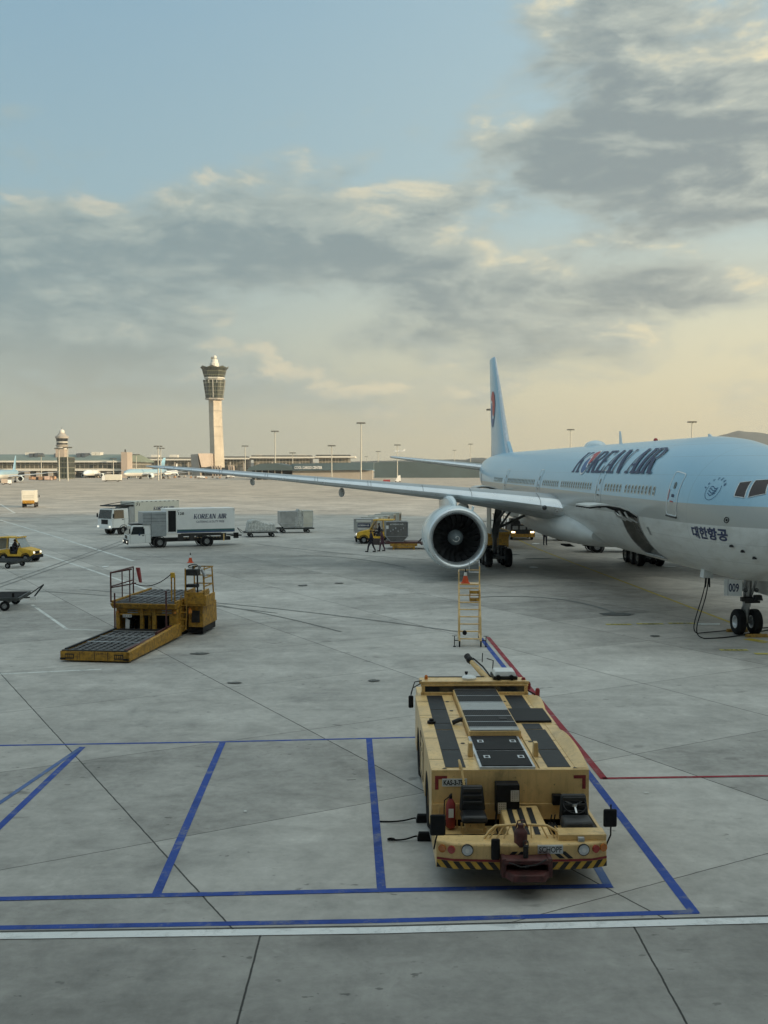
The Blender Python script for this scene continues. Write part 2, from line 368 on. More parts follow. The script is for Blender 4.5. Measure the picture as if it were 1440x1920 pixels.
sheet('joint_seal', strip([(-30, 13.85), (-5.79, 15.22), (0, 15.405), (6, 15.76), (30, 17.26)], .028), mat('sealant', (.04, .042, .042), .8), .013)
sheet('white_marking', strip([(-19, 33.9), (-13.15, 34.6), (-9.91, 35.43)], .16), whitef)
sheet('white_marking', strip(px((60, 1134), (126, 1180), (195, 1182)), .16), whitef, .005)
sheet('white_marking', strip(px((0, 1012), (150, 1062), (290, 1110)), .25), whitef, .006)
sheet('white_marking', strip(px((0, 975), (110, 1008), (250, 1052)), .3), whitef, .007)
sheet('white_marking', strip(px((0, 945), (28, 962), (0, 966)), .3), whitef, .008)
sheet('yellow_marking', strip([(12.9, 112), (13.37, 87.8), (14.1, 74), (14.9, 61.6), (15.55, 50.5), (15.9, 44.8), (16.2, 38.5), (16.4, 30)], .17), yel, .009)
sheet('yellow_marking', strip(px((1440, 1205), (1400, 1198)), .5), yel, .010)
# aircraft type boards painted on the stand
def board(u0, u1, v, txt, z=.012):
    a, b_ = G(u0, v), G(u1, v); cx, cy, w_ = (a.x+b_.x)/2, (a.y+b_.y)/2, abs(b_.x-a.x)
    sheet('stop_marking', [[(cx-w_/2, cy-.16), (cx+w_/2, cy-.16), (cx+w_/2, cy+.16), (cx-w_/2, cy+.16)]], yelb, z)
    if txt:
        o = lettering(txt, w_*.66, .20, (cx, cy, z+.006), (1, 0, 0), (0, 1, 0), 'letter_black', None, 'marking_lettering'); o['kind'] = 'structure'
board(1136, 1184, 1171, 'A330'); board(1194, 1244, 1170, 'A380', .0125); board(1253, 1304, 1169, 'B737', .013); board(1350, 1402, 1219, 'B744')
board(1415, 1460, 1226, None)
sheet('white_marking', [[(G(1308, 1172).x, G(1308, 1172).y), (G(1350, 1172).x, G(1350, 1172).y), (G(1350, 1169).x, G(1350, 1169).y), (G(1308, 1169).x, G(1308, 1169).y)]], whitef, .013)
# tyre marks, drawn as thin curved rubber traces
tm = worn('tyre_rubber_trace', (.23, .235, .225), 1.0, 1.2)
def arc(pts, n=14):
    p = [Vector(q[:2]) for q in pts]; out = []
    for i in range(n+1):
        t = i/n; out.append((1-t)**2*p[0] + 2*t*(1-t)*p[1] + t*t*p[2])
    return out
for k, (pp, wd) in enumerate([(((0, 1095), (130, 1050), (235, 1012)), .14), (((0, 1101), (140, 1052), (240, 1016)), .14), (((10, 1105), (260, 1118), (520, 1150)), .12), (((400, 1130), (620, 1150), (860, 1185)), .12),         (((150, 1105), (420, 1125), (640, 1185)), .1), (((480, 1020), (640, 1040), (800, 1050)), .14), (((560, 1042), (660, 1042), (760, 1064)), .16), (((900, 1120), (1060, 1112), (1160, 1152)), .16), (((380, 950), (560, 965), (760, 958)), .3)]):
    sheet('tyre_mark', strip(arc(px(*pp)), wd), tm, .014 + k*.0006)
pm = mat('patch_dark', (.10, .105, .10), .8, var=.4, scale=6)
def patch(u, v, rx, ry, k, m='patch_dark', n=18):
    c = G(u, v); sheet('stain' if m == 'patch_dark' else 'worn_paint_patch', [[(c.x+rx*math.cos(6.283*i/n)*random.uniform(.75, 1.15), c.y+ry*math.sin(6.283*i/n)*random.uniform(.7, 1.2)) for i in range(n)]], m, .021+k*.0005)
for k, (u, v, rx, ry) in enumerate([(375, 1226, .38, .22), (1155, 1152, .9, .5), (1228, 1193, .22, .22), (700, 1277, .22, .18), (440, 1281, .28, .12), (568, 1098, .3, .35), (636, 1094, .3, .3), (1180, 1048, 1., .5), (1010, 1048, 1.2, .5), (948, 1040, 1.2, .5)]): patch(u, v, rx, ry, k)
mat('pale_patch', (.72, .74, .72), .7)
for k, (u, v, rx, ry) in enumerate([(1000, 1064, .35, .6), (1257, 1063, .5, .4), (198, 1063, .25, .5), (1005, 1020, .4, .8), (460, 1523, .035, .03), (1212, 1488, .06, .02)]): patch(u, v, rx, ry, k+12, 'pale_patch')
# hills far beyond the runway
hm = mat('hill_green', (.035, .052, .058), .95, var=.35, scale=.004)
def ridge(name, pts, D, depth):
    b = MB(); rings = []
    for u, v in pts:
        a = A(u, v, D); x, h = a.x, a.z
        rings.append([(x, D-depth*.5, -2), (x*1.01, D-depth*.3, h*.55), (x, D, h), (x*1.05, D+depth*.6, h*.5), (x*1.1, D+depth, -2)])
    b.loft(rings, (1, 1), True); o = b.build(name, hm, None, 60); o['kind'] = 'structure'; return o
def jag(pts, k=4, a=.6):
    out = []
    for (u0, v0), (u1, v1) in zip(pts, pts[1:]):
        for i in range(k): t = i/k; out.append((u0+(u1-u0)*t, v0+(v1-v0)*t + random.uniform(-a, a)))
    return out + [pts[-1]]
ridge('hills', jag([(640, 865.5), (720, 863.8), (830, 861.5), (930, 862.5), (1100, 862), (1200, 864), (1500, 860)], 6, .5), 2600, 500)
ridge('hills', jag([(840, 868), (868, 863), (885, 858.5), (905, 858.5), (930, 862), (1000, 866)], 4, .3), 3600, 500)
ridge('hills', jag([(1250, 858), (1345, 817), (1385, 808), (1425, 811), (1490, 826), (1700, 850)], 4, .7), 4600, 900)
ridge('hills', jag([(-400, 868), (0, 869), (300, 868), (640, 867.5)], 5, .4), 4000, 500)
# terminal concourse the photograph is taken from, and an unseen pier added on the right, sized to shade the stand
tw = mat('terminal_cladding', (.42, .43, .43), .5); tg = mat('terminal_glazing', (.06, .075, .085), .15)
t = thing('terminal_concourse', (0, 0, 0), 0, 'glazed terminal concourse behind the viewpoint with an unseen pier added on the right for shade', 'building')
b = MB(); b.box(-230, 70, -60, -1.2, 0, 6.0); b.box(-230, 70, -60, -.9, 29.0, 32)
b.box(70, 118, -60, 88, 0, 5); b.box(70, 118, -60, 88.3, 29.5, 32); b.build('wall', 'terminal_cladding', t)
b = MB(); b.box(-229, 69.9, -60, -30, 6, 29); b.box(70.2, 117, -59, 87.8, 5, 29.5); b.build('glazing', 'terminal_glazing', t)
for i in range(12): MB().box(-228+i*26+3.3, -228+i*26+4.1, -2.8, -2.0, 6.0, 29.0).build('column', 'terminal_cladding', t)

# ================================================================ AIRLINER SHAPE
FS=[(0,4.35,4.30,4.35,.02),(.12,4.72,4.0,4.35,.38),(.4,5.12,3.7,4.38,.75),(1,5.72,3.28,4.45,1.25),(2,6.42,2.88,4.6,1.85),(3,7.02,2.63,4.8,2.28),(4,7.52,2.47,4.98,2.6),(5.5,8.0,2.35,5.2,2.88),(7.5,8.36,2.31,5.35,3.05),(10,8.5,2.3,5.4,3.1),(30,8.5,2.3,5.4,3.1),(50,8.5,2.3,5.4,3.1),(54,8.5,2.5,5.5,3.1),(58,8.5,3.1,5.8,3.02),(62,8.46,4.0,6.2,2.75),(66,8.35,5.0,6.65,2.2),(70,8.1,6.0,7.05,1.35),(72.2,7.85,6.6,7.2,.8),(73.1,7.6,6.95,7.28,.28)]
def fsec(x):
    """top, bottom, waist height, half width of the fuselage at x metres behind the nose"""
    x=min(max(x,0),73.1)
    for i in range(len(FS)-1):
        if FS[i][0]<=x<=FS[i+1][0]: break
    a,b=FS[i],FS[i+1]; h=b[0]-a[0]; t=(x-a[0])/h; out=[]
    for k in range(1,5):
        def m(j):
            if j<=0: return (FS[1][k]-FS[0][k])/(FS[1][0]-FS[0][0])*1.3
            if j>=len(FS)-1: return (FS[-1][k]-FS[-2][k])/(FS[-1][0]-FS[-2][0])
            d0=(FS[j][k]-FS[j-1][k])/(FS[j][0]-FS[j-1][0]); d1=(FS[j+1][k]-FS[j][k])/(FS[j+1][0]-FS[j][0])
            if d0*d1<=0: return 0.
            return 2*d0*d1/(d0+d1)
        t2=t*t;t3=t2*t
        out.append((2*t3-3*t2+1)*a[k]+(t3-2*t2+t)*h*m(i)+(-2*t3+3*t2)*b[k]+(t3-t2)*h*m(i+1))
    return out
def fpt(x,phi,off=0.):
    """point of the skin; phi 0 = starboard waist, +90 deg = crown"""
    T,B,C,W=fsec(x); s,c=math.sin(phi),math.cos(phi)
    hz=(T-C) if s>=0 else (C-B)
    ny,nz=c/max(W,.02),s/max(hz,.02); n=math.hypot(ny,nz)
    return (x,W*c+off*ny/n,C+hz*s+off*nz/n)
def fz(x,z,off=0.,side=1):
    T,B,C,W=fsec(x); hz=(T-C) if z>=C else (C-B)
    phi=math.asin(max(-1,min(1,(z-C)/hz))); p=fpt(x,phi,off); return (p[0],p[1]*side,p[2])

# ================================================================ AIRLINER
def skin_mat():
    m = bpy.data.materials.new('airliner_skin'); m.use_nodes = True; T = NT(m.node_tree); b = T.n['Principled BSDF']
    P = T.new('ShaderNodeTexCoord').outputs['Object']; x, y, z = T.sep(P)
    zb = T.m('SUBTRACT', z, T.m('ADD', 5.57, T.m('MULTIPLY', x, .004)))
    blue = T.step(zb, -.012, .012); silver = T.step(z, 4.765, 4.785)
    n = T.noise(P, .8, 5, .6); dirt = T.noise(T.vec(T.m('MULTIPLY', x, .25), y, z), 2.2, 6, .65)
    bl = T.mix(n, (.30, .51, .66), (.33, .55, .70)); si = T.mix(n, (.36, .37, .355), (.41, .42, .40)); wh = T.mix(T.step(dirt, .4, .75), (.64, .655, .64), (.52, .525, .50))
    c = T.mix(silver, wh, si); c = T.mix(blue, c, bl)
    # faint frame joints of the skin
    q = T.m('DIVIDE', x, 5.33); fr = T.m('ABSOLUTE', T.m('SUBTRACT', q, T.m('ROUND', q))); seam = T.m('SUBTRACT', 1., T.step(fr, .001, .0035))
    c = T.mix(T.m('MULTIPLY', seam, .28), c, (.12, .14, .15))
    q = T.m('DIVIDE', x, 1.067); fr = T.m('ABSOLUTE', T.m('SUBTRACT', q, T.m('ROUND', q))); c = T.mix(T.m('MULTIPLY', T.m('SUBTRACT', 1., T.step(fr, .004, .012)), .10), c, (.12, .14, .15))
    for zz in (3.35, 4.1, 6.75, 7.55, 8.1):
        d = T.m('ABSOLUTE', T.m('SUBTRACT', z, zz)); c = T.mix(T.m('MULTIPLY', T.m('SUBTRACT', 1., T.step(d, .006, .018)), .2), c, (.12, .14, .15))
    T.l.new(c, b.inputs['Base Color']); T.l.new(T.m('ADD', T.m('MULTIPLY', n, .12), T.m('ADD', .24, T.m('MULTIPLY', T.m('SUBTRACT', 1., blue), .05))), b.inputs['Roughness'])
    b.inputs['Coat Weight'].default_value = .25; b.inputs['Coat Roughness'].default_value = .12
    MATS['airliner_skin'] = m
skin_mat()
mat('wing_grey', (.38, .40, .41), .38, .25, var=.10, scale=.6, coat=.1, grime=.12, gcol=(.2, .2, .2))
mat('wing_under', (.40, .41, .40), .5, 0, var=.1, scale=.6, grime=.2, gcol=(.2, .2, .19))
mat('polished', (.80, .83, .85), .30, .75, var=.05, scale=1.)
mat('nacelle_blue', (.68, .78, .82), .3, 0, var=.05, scale=.8, coat=.3)
mat('belly_grey', (.60, .615, .60), .38, 0, var=.06, scale=.8, coat=.15, grime=.18, gcol=(.28, .27, .25))
mat('fan_metal', (.10, .10, .105), .35, .7, var=.2)
mat('spinner_grey', (.20, .235, .25), .5, .1)
mat('door_trim', (.74, .78, .8), .4)
mat('cabin_glass', (.04, .055, .06), .2, var=.1, spec=.7)
mat('window_ring', (.52, .55, .52), .35, .3)
mat('cockpit_glass', (.035, .026, .028), .18, spec=.45)
mat('hold_liner', (.24, .23, .21), .7, var=.2, scale=2, grime=.2)
mat('fin_blue', (.25, .47, .63), .32, 0, var=.05, scale=.5, coat=.25)
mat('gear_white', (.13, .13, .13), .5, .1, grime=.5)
mat('taegeuk_red', (.45, .05, .05), .45); mat('taegeuk_blue', (.05, .12, .30), .45); mat('logo_white', (.75, .8, .82), .45)
mat('logo_blue', (.03, .10, .22), .45)

PLANE = thing('airliner', (15.7004, 37.0277, 0), 1.6297, 'large pale blue wide-body airliner parked on the right with its cargo door open', 'airliner')
def fuselage(par, hole=None):
    xs = [0, .03, .08, .15, .25, .4, .6, .8, 1.05, 1.35, 1.7, 2.05, 2.4, 2.8, 3.2, 3.6, 4, 4.5, 5, 5.5, 6, 6.6, 7.2, 8, 9, 10, 10.8, 11.3] + [11.3+.27*i for i in range(1, 10)] + [14.0, 15, 16.5] + [18+2*i for i in range(17)] + [53, 54.5, 56, 57.5, 59, 60.5, 62, 63.5, 65, 66.5, 68, 69.3, 70.4, 71.3, 72.1, 72.7, 73.1]
    nphi = 96; b = MB(); rings = [[fpt(x, 2*math.pi*k/nphi) for k in range(nphi)] for x in xs]
    b.loft(rings)
    if hole:
        keep = []
        for f in b.f:
            if len(f) == 4:
                cx, cy, cz = [sum(b.v[i][k] for i in f)/4 for k in range(3)]
                if cy > 0 and any(h[0] < cx < h[1] and h[2] < cz < h[3] for h in hole): continue
            keep.append(f)
        b.f = keep; b.mi = [0]*len(keep)
    return b.build('fuselage', 'airliner_skin', par, 50)
CARGO = (11.3, 14.0, 2.78, 4.76)
fuselage(PLANE, [CARGO])
# open forward hold: liner, frame edge, and the door swung up
b = MB(); phis = [math.asin((z-5.4)/3.1) for z in (2.72, 3.0, 3.4, 3.8, 4.2, 4.6, 4.78)]
rings = []
for off in (-.02, -.45):
    rings.append([fpt(11.27, p, off) for p in phis] + [fpt(14.03, p, off) for p in phis[::-1]])
b.loft(rings, (0, 0)); o = rings[1]; b.add(rings[1], [tuple(range(len(rings[1])))]); b.build('cargo_hold', 'hold_liner', PLANE)
b = MB()
for x in (11.6, 12.2, 12.8, 13.4, 13.8): b.tube([fpt(x, p, -.40) for p in phis], .035, 5)
for p in phis[1:-1:2]: b.tube([fpt(x, p, -.38) for x in (11.4, 13.9)], .025, 5)
b.build('hold_rib', 'hold_liner', PLANE)
b = MB()
for z in (2.80,): b.tube([fz(x, z, .02) for x in (11.25, 12.6, 14.05)], .05, 6)
for x in (11.27, 14.03): b.tube([fpt(x, p, .01) for p in phis], .03, 6)
b.build('door_sill', 'steel', PLANE)
# door panel: its cross-section leaves the hinge (3.04, 4.78) and arches outward and up
def open_door(x0, x1, sec, name='cargo_door'):
    d = thing(name, (0, 0, 0), 0, None, None); d.parent = PLANE
    th = .07
    outer = [[(x, y, z) for y, z in sec] for x in (x0, x1)]
    b = MB(); ring = [(y, z) for y, z in sec] + [(y, z-th) for y, z in sec[::-1]]
    b.loft([[(x0, y, z) for y, z in ring], [(x1, y, z) for y, z in ring]]); b.build('door_panel', 'belly_grey', d, 40)
    b = MB()
    for k in range(6):
        x = x0+.08 + (x1-x0-.16)*k/5; b.tube([(x, y, z-th-.05) for y, z in sec], .045, 4)
    for q in (1, len(sec)-2): b.tube([(x0, sec[q][0], sec[q][1]-th-.05), (x1, sec[q][0], sec[q][1]-th-.05)], .05, 4)
    b.build('door_frame', 'dark_metal', d)
    xm = (x0+x1)/2
    for x in (x0+.35, xm, x1-.35):
        b = MB(); b.tube([(x, sec[0][0]-.12, sec[0][1]-.35), (x, sec[0][0]+.35, sec[0][1]-.12), (x, sec[1][0]+.1, sec[1][1]-.12)], .05, 6)
        b.build('door_hinge', 'alu', d)
    return d
open_door(11.35, 13.95, [(3.03, 4.80), (3.45, 5.08), (3.9, 5.25), (4.4, 5.33), (4.9, 5.33), (5.35, 5.27)])
# door sill strip of the wing-to-body aft cargo door
open_door(46.4, 49.1, [(3.03, 4.90), (3.5, 5.25), (4.05, 5.48), (4.6, 5.58), (5.1, 5.56), (5.5, 5.45)])
b = MB(); b.loft([[fpt(46.5, math.asin((z-5.4)/3.1), -.3+.32*k) for z in (2.9, 3.5, 4.1, 4.7)] + [fpt(49.0, math.asin((z-5.4)/3.1), -.3+.32*k) for z in (4.7, 4.1, 3.5, 2.9)] for k in (0, 1)], (1, 1)); b.build('cargo_hold', 'hold_liner', PLANE)

# ---- wing-to-body fairing
b = MB(); rings = []
for i in range(25):
    t = i/24; x = 22 + 21*t; e = math.sin(math.pi*t)**.45 if 0 < t < 1 else 0
    hw = 2.4 + 1.0*e; zt = 3.6 + 1.15*e; zb = 2.6 - .55*e; zc = (zt+zb)/2; ring = []
    for k in range(32):
        a = 2*math.pi*k/32; ca, sa = math.cos(a), math.sin(a)
        ring.append((x, hw*math.copysign(abs(ca)**.75, ca), zc + (zt-zb)/2*math.copysign(abs(sa)**.85, sa)))
    rings.append(ring)
b.loft(rings); b.build('belly_fairing', 'belly_grey', PLANE, 60)
# ---- wings
def foil(n=14):
    up = []
    for i in range(n+1):
        t = (1-math.cos(math.pi*i/n))/2; y = 5*(.2969*math.sqrt(t)-.126*t-.3516*t*t+.2843*t**3-.1015*t**4); up.append((t, y))
    return [(t, y+.02*math.sin(math.pi*t)) for t, y in up] + [(t, -y*.85+.01*math.sin(math.pi*t)) for t, y in up[-2:0:-1]]
FO = foil()
def surf(name, secs, side, mats, par, vert=False, le=.07):
    """secs: (span, LE x, chord, height, thickness ratio, twist deg)"""
    rings = []
    for s_, xl, ch, h, tc_, tw_ in secs:
        r = []; c, q = math.cos(R(tw_)), math.sin(R(tw_))
        for t, y in FO:
            X_ = t*ch; Z_ = y*tc_*ch; X2 = X_*c + Z_*q; Z2 = -X_*q + Z_*c
            r.append((xl+X2, Z2, h) if vert else (xl+X2, s_*side, h+Z2))
        rings.append(r)
    b = MB(); b.loft(rings); n = len(FO); fi = 0
    for i in range(len(rings)-1):
        for j in range(n):
            t = (FO[j][0] + FO[(j+1) % n][0])/2; y = (FO[j][1] + FO[(j+1) % n][1])/2
            b.mi[fi] = 1 if t < le else (2 if y < 0 else 0); fi += 1
    return b.build(name, mats, par, 50)
WS = [(0, 24.6, 15.4, 4.05, .135, 1.5), (3.1, 26.7, 13.7, 4.55, .135, 2), (6.5, 28.95, 11.2, 4.98, .125, 1.6), (10, 31.25, 9.0, 5.36, .115, 1), (15, 34.65, 7.2, 5.80, .11, .5), (20, 38.1, 5.7, 6.22, .105, 0), (25, 41.55, 4.4, 6.62, .10, -.5), (30.2, 45.15, 3.0, 7.02, .10, -1), (31.4, 46.6, 2.3, 7.1, .10, -1), (32.4, 48.3, 1.0, 7.17, .10, -1)]
def zw(y):
    for a, c in zip(WS, WS[1:]):
        if a[0] <= y <= c[0]:
            t = (y-a[0])/(c[0]-a[0]); return [a[k]+(c[k]-a[k])*t for k in range(6)]
for sd_ in (1, -1):
    wg = surf('wing', WS, sd_, ['wing_grey', 'polished', 'wing_under'], PLANE)
    # flap track fairings
    for y, ln in ((7.6, 5.2), (16.5, 4.4), (23.5, 3.2)):
        _, xl, ch, h, tc_, _t = zw(y); x0 = xl+ch*.62; z0 = h - ch*.05
        b = MB(); rings = []
        for i in range(13):
            t = i/12; r = .36*(ln/5)*max(.02, math.sin(math.pi*min(1, t*.92+.04))**.6); x = x0+ln*t
            rings.append([(x, sd_*y+r*.75*math.cos(a*math.pi/6), z0-.35*(ln/5)-.25*t+r*1.15*math.sin(a*math.pi/6)) for a in range(12)])
        b.loft(rings); b.build('flap_fairing', 'wing_under', wg, 50)
    # static dischargers, slat and spoiler lines
    for y0, y1 in ((4.2, 8.2), (11.2, 14.6), (14.8, 18.3), (18.5, 22), (22.2, 25.6), (25.8, 29.6)):
        for yy in (y0, y1):
            _, xl, ch, h, tc_, _t = zw(yy); b = MB(); b.tube([(xl+ch*t, sd_*yy, h+ch*(5*(.2969*math.sqrt(t)-.126*t-.3516*t*t+.2843*t**3)+.02*math.sin(math.pi*t))*tc_+.012) for t in (.0, .01, .03, .07, .12)], .012, 4); b.build('slat_gap', 'dark_metal', wg)
    if sd_ == 1:
        MB().sphere((27.05, 4.05, 4.55), .16, 12, 8).build('landing_light', 'window_glass', wg, 60)
# ---- engines
def engine(y):
    e = thing('engine', (26.2, y, 2.68), 0, None, None); e.parent = PLANE
    b = MB(); prof = [(.02, 1.70), (.0, 1.745), (.02, 1.80), (.08, 1.84), (.22, 1.885)]
    b.lathe([(.62, 1.50), (.42, 1.515), (.25, 1.55), (.10, 1.62)] + prof, ax='x', n=72); b.build('inlet_lip', 'polished', e, 50)
    b = MB(); b.lathe([(.222, 1.888), (.5, 1.93), (1., 1.97), (1.8, 1.99), (2.8, 1.97), (3.8, 1.88), (4.7, 1.72), (5.3, 1.58), (5.28, 1.54), (4.6, 1.56)], ax='x', n=72)
    for x in (1.25, 3.1): b.lathe([(x, 1.985), (x+.01, 1.998), (x+.03, 1.985)], ax='x', n=72)
    b.build('nacelle', 'nacelle_blue', e, 50)
    b = MB(); b.lathe([(.621, 1.50), (.85, 1.52), (1.20, 1.63), (1.9, 1.66), (2.4, 1.66)], ax='x', n=64); b.build('inlet_duct', mat('duct', (.17, .185, .19), .4, .5), e, 50)
    b = MB(); nb = 22
    for k in range(nb):
        a0 = 2*math.pi*k/nb; L = []; T_ = []
        for i in range(7):
            t = i/6; r = .5 + 1.13*t; tw = R(28+38*t); sweep = .16*math.sin(t*math.pi*1.1) - .05*t; ch = .48-.08*abs(t-.5)
            for sgn, out in ((-1, L), (1, T_)):
                xx = 1.35 + sgn*ch/2*math.cos(tw) + .05*math.sin(t*3); da = (sgn*ch/2*math.sin(tw))/r*.9 + sweep*.9/r*.8
                out.append((xx, r*math.cos(a0+da), r*math.sin(a0+da)))
        n0 = len(L); vs = L + T_ + [(p[0]+.02, p[1], p[2]) for p in L+T_]
        fs = []
        for i in range(n0-1):
            fs += [(i, i+1, n0+i+1, n0+i), (2*n0+i, 3*n0+i, 3*n0+i+1, 2*n0+i+1), (i, 2*n0+i, 2*n0+i+1, i+1), (n0+i, n0+i+1, 3*n0+i+1, 3*n0+i)]
        b.add(vs, fs)
    b.build('fan', 'fan_metal', e, 40)
    s_ = MB().lathe([(.62, .001), (.66, .1), (.78, .24), (.95, .36), (1.15, .46), (1.35, .50)], ax='x', n=40).build('spinner', 'spinner_grey', e, 60)
    sw = MB(); sw.tube([(.60+max(0, (.05+.015*i-.02))*.30, (.05+.015*i)*math.cos(i*.42), (.05+.015*i)*math.sin(i*.42)) for i in range(15)], .02, 5); sw.build('spinner_mark', 'letter_white', s_)
    b = MB(); b.lathe([(2.4, 1.659), (2.41, .5)], ax='x', n=48); b.build('stator', 'black_paint', e)
    b = MB(); b.lathe([(4.4, 1.2), (5.3, 1.12), (6.3, .86), (6.9, .72), (6.85, .68), (6.2, .6)], ax='x', n=40); b.lathe([(6.2, .58), (6.9, .45), (7.8, .05), (7.82, .001)], ax='x', n=30); b.build('core_nozzle', 'steel', e, 50)
    # pylon up to the wing
    b = MB(); rings = []
    for x, zb, zt, hw in ((1.6, 1.90, 1.98, .08), (2.2, 1.75, 2.28, .2), (3.6, 1.5, 2.50, .26), (5.2, 1.2, 2.52, .27), (7.0, .85, 2.35, .25), (8.6, 1.2, 2.2, .18), (10.2, 1.9, 2.1, .05)):
        rings.append([(x, -hw, zb), (x, hw, zb), (x, hw, zt-.12), (x, hw*.5, zt), (x, -hw*.5, zt), (x, -hw, zt-.12)])
    b.loft(rings); b.build('pylon', 'nacelle_blue', e, 40)
    b = MB(); b.prism([(1.5, 1.9), (2.4, 1.35), (2.9, 1.4), (2.2, 1.95)], 'y', 1.2*(-1 if y > 0 else 1)-.02, 1.2*(-1 if y > 0 else 1)+.02); b.build('strake', 'nacelle_blue', e)
    return e
engine(9.61); engine(-9.61)
# ---- tail
surf('fin', [(0, 60.2, 11.6, 7.9, .10, 0), (0, 61.6, 10.3, 9.0, .10, 0), (0, 64.6, 7.9, 12.5, .10, 0), (0, 67.5, 5.5, 16.0, .10, 0), (0, 69.55, 3.8, 18.4, .09, 0), (0, 70.0, 3.2, 18.62, .05, 0)], 1, ['fin_blue', 'alu', 'fin_blue'], PLANE, True, .035)
b = MB(); b.prism([(55.5, 8.35), (60.2, 8.5), (62.0, 9.6), (62.0, 8.2)], 'y', -.16, .16); b.build('dorsal_fin', 'fin_blue', PLANE)
for sd_ in (1, -1): surf('tailplane', [(0, 62.8, 9.2, 6.85, .10, 0), (1.9, 64.2, 7.9, 7.05, .10, 0), (10.3, 70.9, 3.0, 8.12, .09, 0), (10.76, 71.7, 2.2, 8.17, .08, 0)], sd_, ['wing_grey', 'polished', 'wing_under'], PLANE)
# tail emblem: red and blue comma halves on a pale disc, both faces of the fin
def taegeuk(par, P, r, k=0.):
    """P(a, b, off) -> 3D point; a to the reading direction, b up"""
    e = thing('emblem', (0, 0, 0), 0, None, None); e.parent = par
    def disc(r0, f, m, off, nm):
        n = 48; pts = f(n); b = MB(); b.add([P(p[0]*r0, p[1]*r0, off) for p in pts], [tuple(range(len(pts)))]); b.build(nm, m, e)
    circ = lambda n: [(math.cos(6.2832*i/n), math.sin(6.2832*i/n)) for i in range(n)]
    def comma(sg):
        def f(n):
            out = [(math.cos(math.pi*i/n)*1., sg*math.sin(math.pi*i/n)) for i in range(n+1)]
            out += [(-.5+.5*math.cos(math.pi - math.pi*i/n), -.5*math.sin(math.pi*i/n)*(-sg)*-1) for i in range(1, n//2)]
            out += []
            return out
        return f
    disc(1.0, circ, 'logo_white', .0, 'disc')
    def half(sg):
        n = 24; out = [(math.cos(math.pi*i/n), sg*math.sin(math.pi*i/n)) for i in range(n+1)]
        # back along the S-curve from (-1,0) through (0,0) to (1,0)
        out += [(-.5-.5*math.cos(math.pi*i/n), .5*math.sin(math.pi*i/n)) for i in range(1, n)]
        out += [(.5-.5*math.cos(math.pi*i/n), -.5*math.sin(math.pi*i/n)) for i in range(0, n)]
        return [(x*.95, y*.95) for x, y in out]
    def fan(pts, m, off, nm):
        b = MB(); b.add([P(p[0]*r, p[1]*r, off) for p in pts], [tuple(range(len(pts)))]); b.build(nm, m, e)
    top = [(x, y) for x, y in half(1)]; bot = [(x, y) for x, y in half(-1)]
    fan(top, 'taegeuk_red', .012, 'red_half'); fan(bot, 'taegeuk_blue', .012, 'blue_half')
    n = 24
    wv = [(-.95+.5*1.9*(i/n), .475*math.sin(2*math.pi*min(.5, i/n))*0) for i in range(2)]
    band = []
    for i in range(n+1):
        t = -1+2*i/n; band.append((t*.95, (.46 if t < 0 else -.46)*math.sqrt(max(0, 1-(2*abs(t)-1)**2))))
    up_ = [(x, y+.10*(1-abs(x))) for x, y in band]; dn = [(x, y-.16*(1-abs(x))) for x, y in band[::-1]]
    b = MB(); k_ = len(up_)
    for i in range(k_-1): b.add([P(q[0]*r, q[1]*r, .022) for q in (up_[i], up_[i+1], dn[k_-2-i], dn[k_-1-i])], [(0, 1, 2, 3)])
    b.build('white_wave', 'logo_white', e)
for sd_ in (1, -1): 
    ang = R(0)
    def Pf(a, b_, off, sd_=sd_):
        z = 13.1 + b_; x = 69.3 - a*sd_*1.
        # thickness of the fin at that spot
        t = (z-12.5)/3.5; xl = 64.6+(67.5-64.6)*t; ch = 7.9+(5.5-7.9)*t; u = min(.98, max(.02, (x-xl)/ch))
        yy = 5*(.2969*math.sqrt(u)-.126*u-.3516*u*u+.2843*u**3-.1015*u**4)*.10*ch + (0.02*math.sin(math.pi*u)*.1*ch)
        return (x, sd_*(yy+.03+off), z)
    taegeuk(PLANE, Pf, 1.95)

# ---- decals wrapped on the skin
def wrap(V, Fc, fn, m, name, par, grid=.28, off=.012):
    bm = bmesh.new(); vs = [bm.verts.new((p[0], p[1], 0)) for p in V]
    for f in Fc:
        try: bm.faces.new([vs[i] for i in f])
        except ValueError: pass
    xs = [p[0] for p in V]; ys = [p[1] for p in V]
    for ax, lo, hi in ((0, min(xs), max(xs)), (1, min(ys), max(ys))):
        c = lo+grid
        while c < hi:
            no = (1, 0, 0) if ax == 0 else (0, 1, 0)
            bmesh.ops.bisect_plane(bm, geom=bm.verts[:]+bm.edges[:]+bm.faces[:], plane_co=(c, 0, 0) if ax == 0 else (0, c, 0), plane_no=no, dist=1e-5); c += grid
    for v in bm.verts: v.co = fn(v.co.x, v.co.y, off)
    bmesh.ops.recalc_face_normals(bm, faces=bm.faces)
    me = bpy.data.meshes.new(name); bm.to_mesh(me); bm.free(); me.materials.append(M(m)); o = bpy.data.objects.new(name, me); COL.objects.link(o); o.parent = par; return o
def SK(x0, phi0, sg=1):
    """a runs towards the nose on the starboard side (sg 1), b up the skin"""
    def f(a, b_, off=.012):
        x = x0 - a*sg; T_, B_, C_, W_ = fsec(x); p = fpt(x, phi0 + b_/3.1, off); return (p[0], p[1]*sg, p[2])
    return f
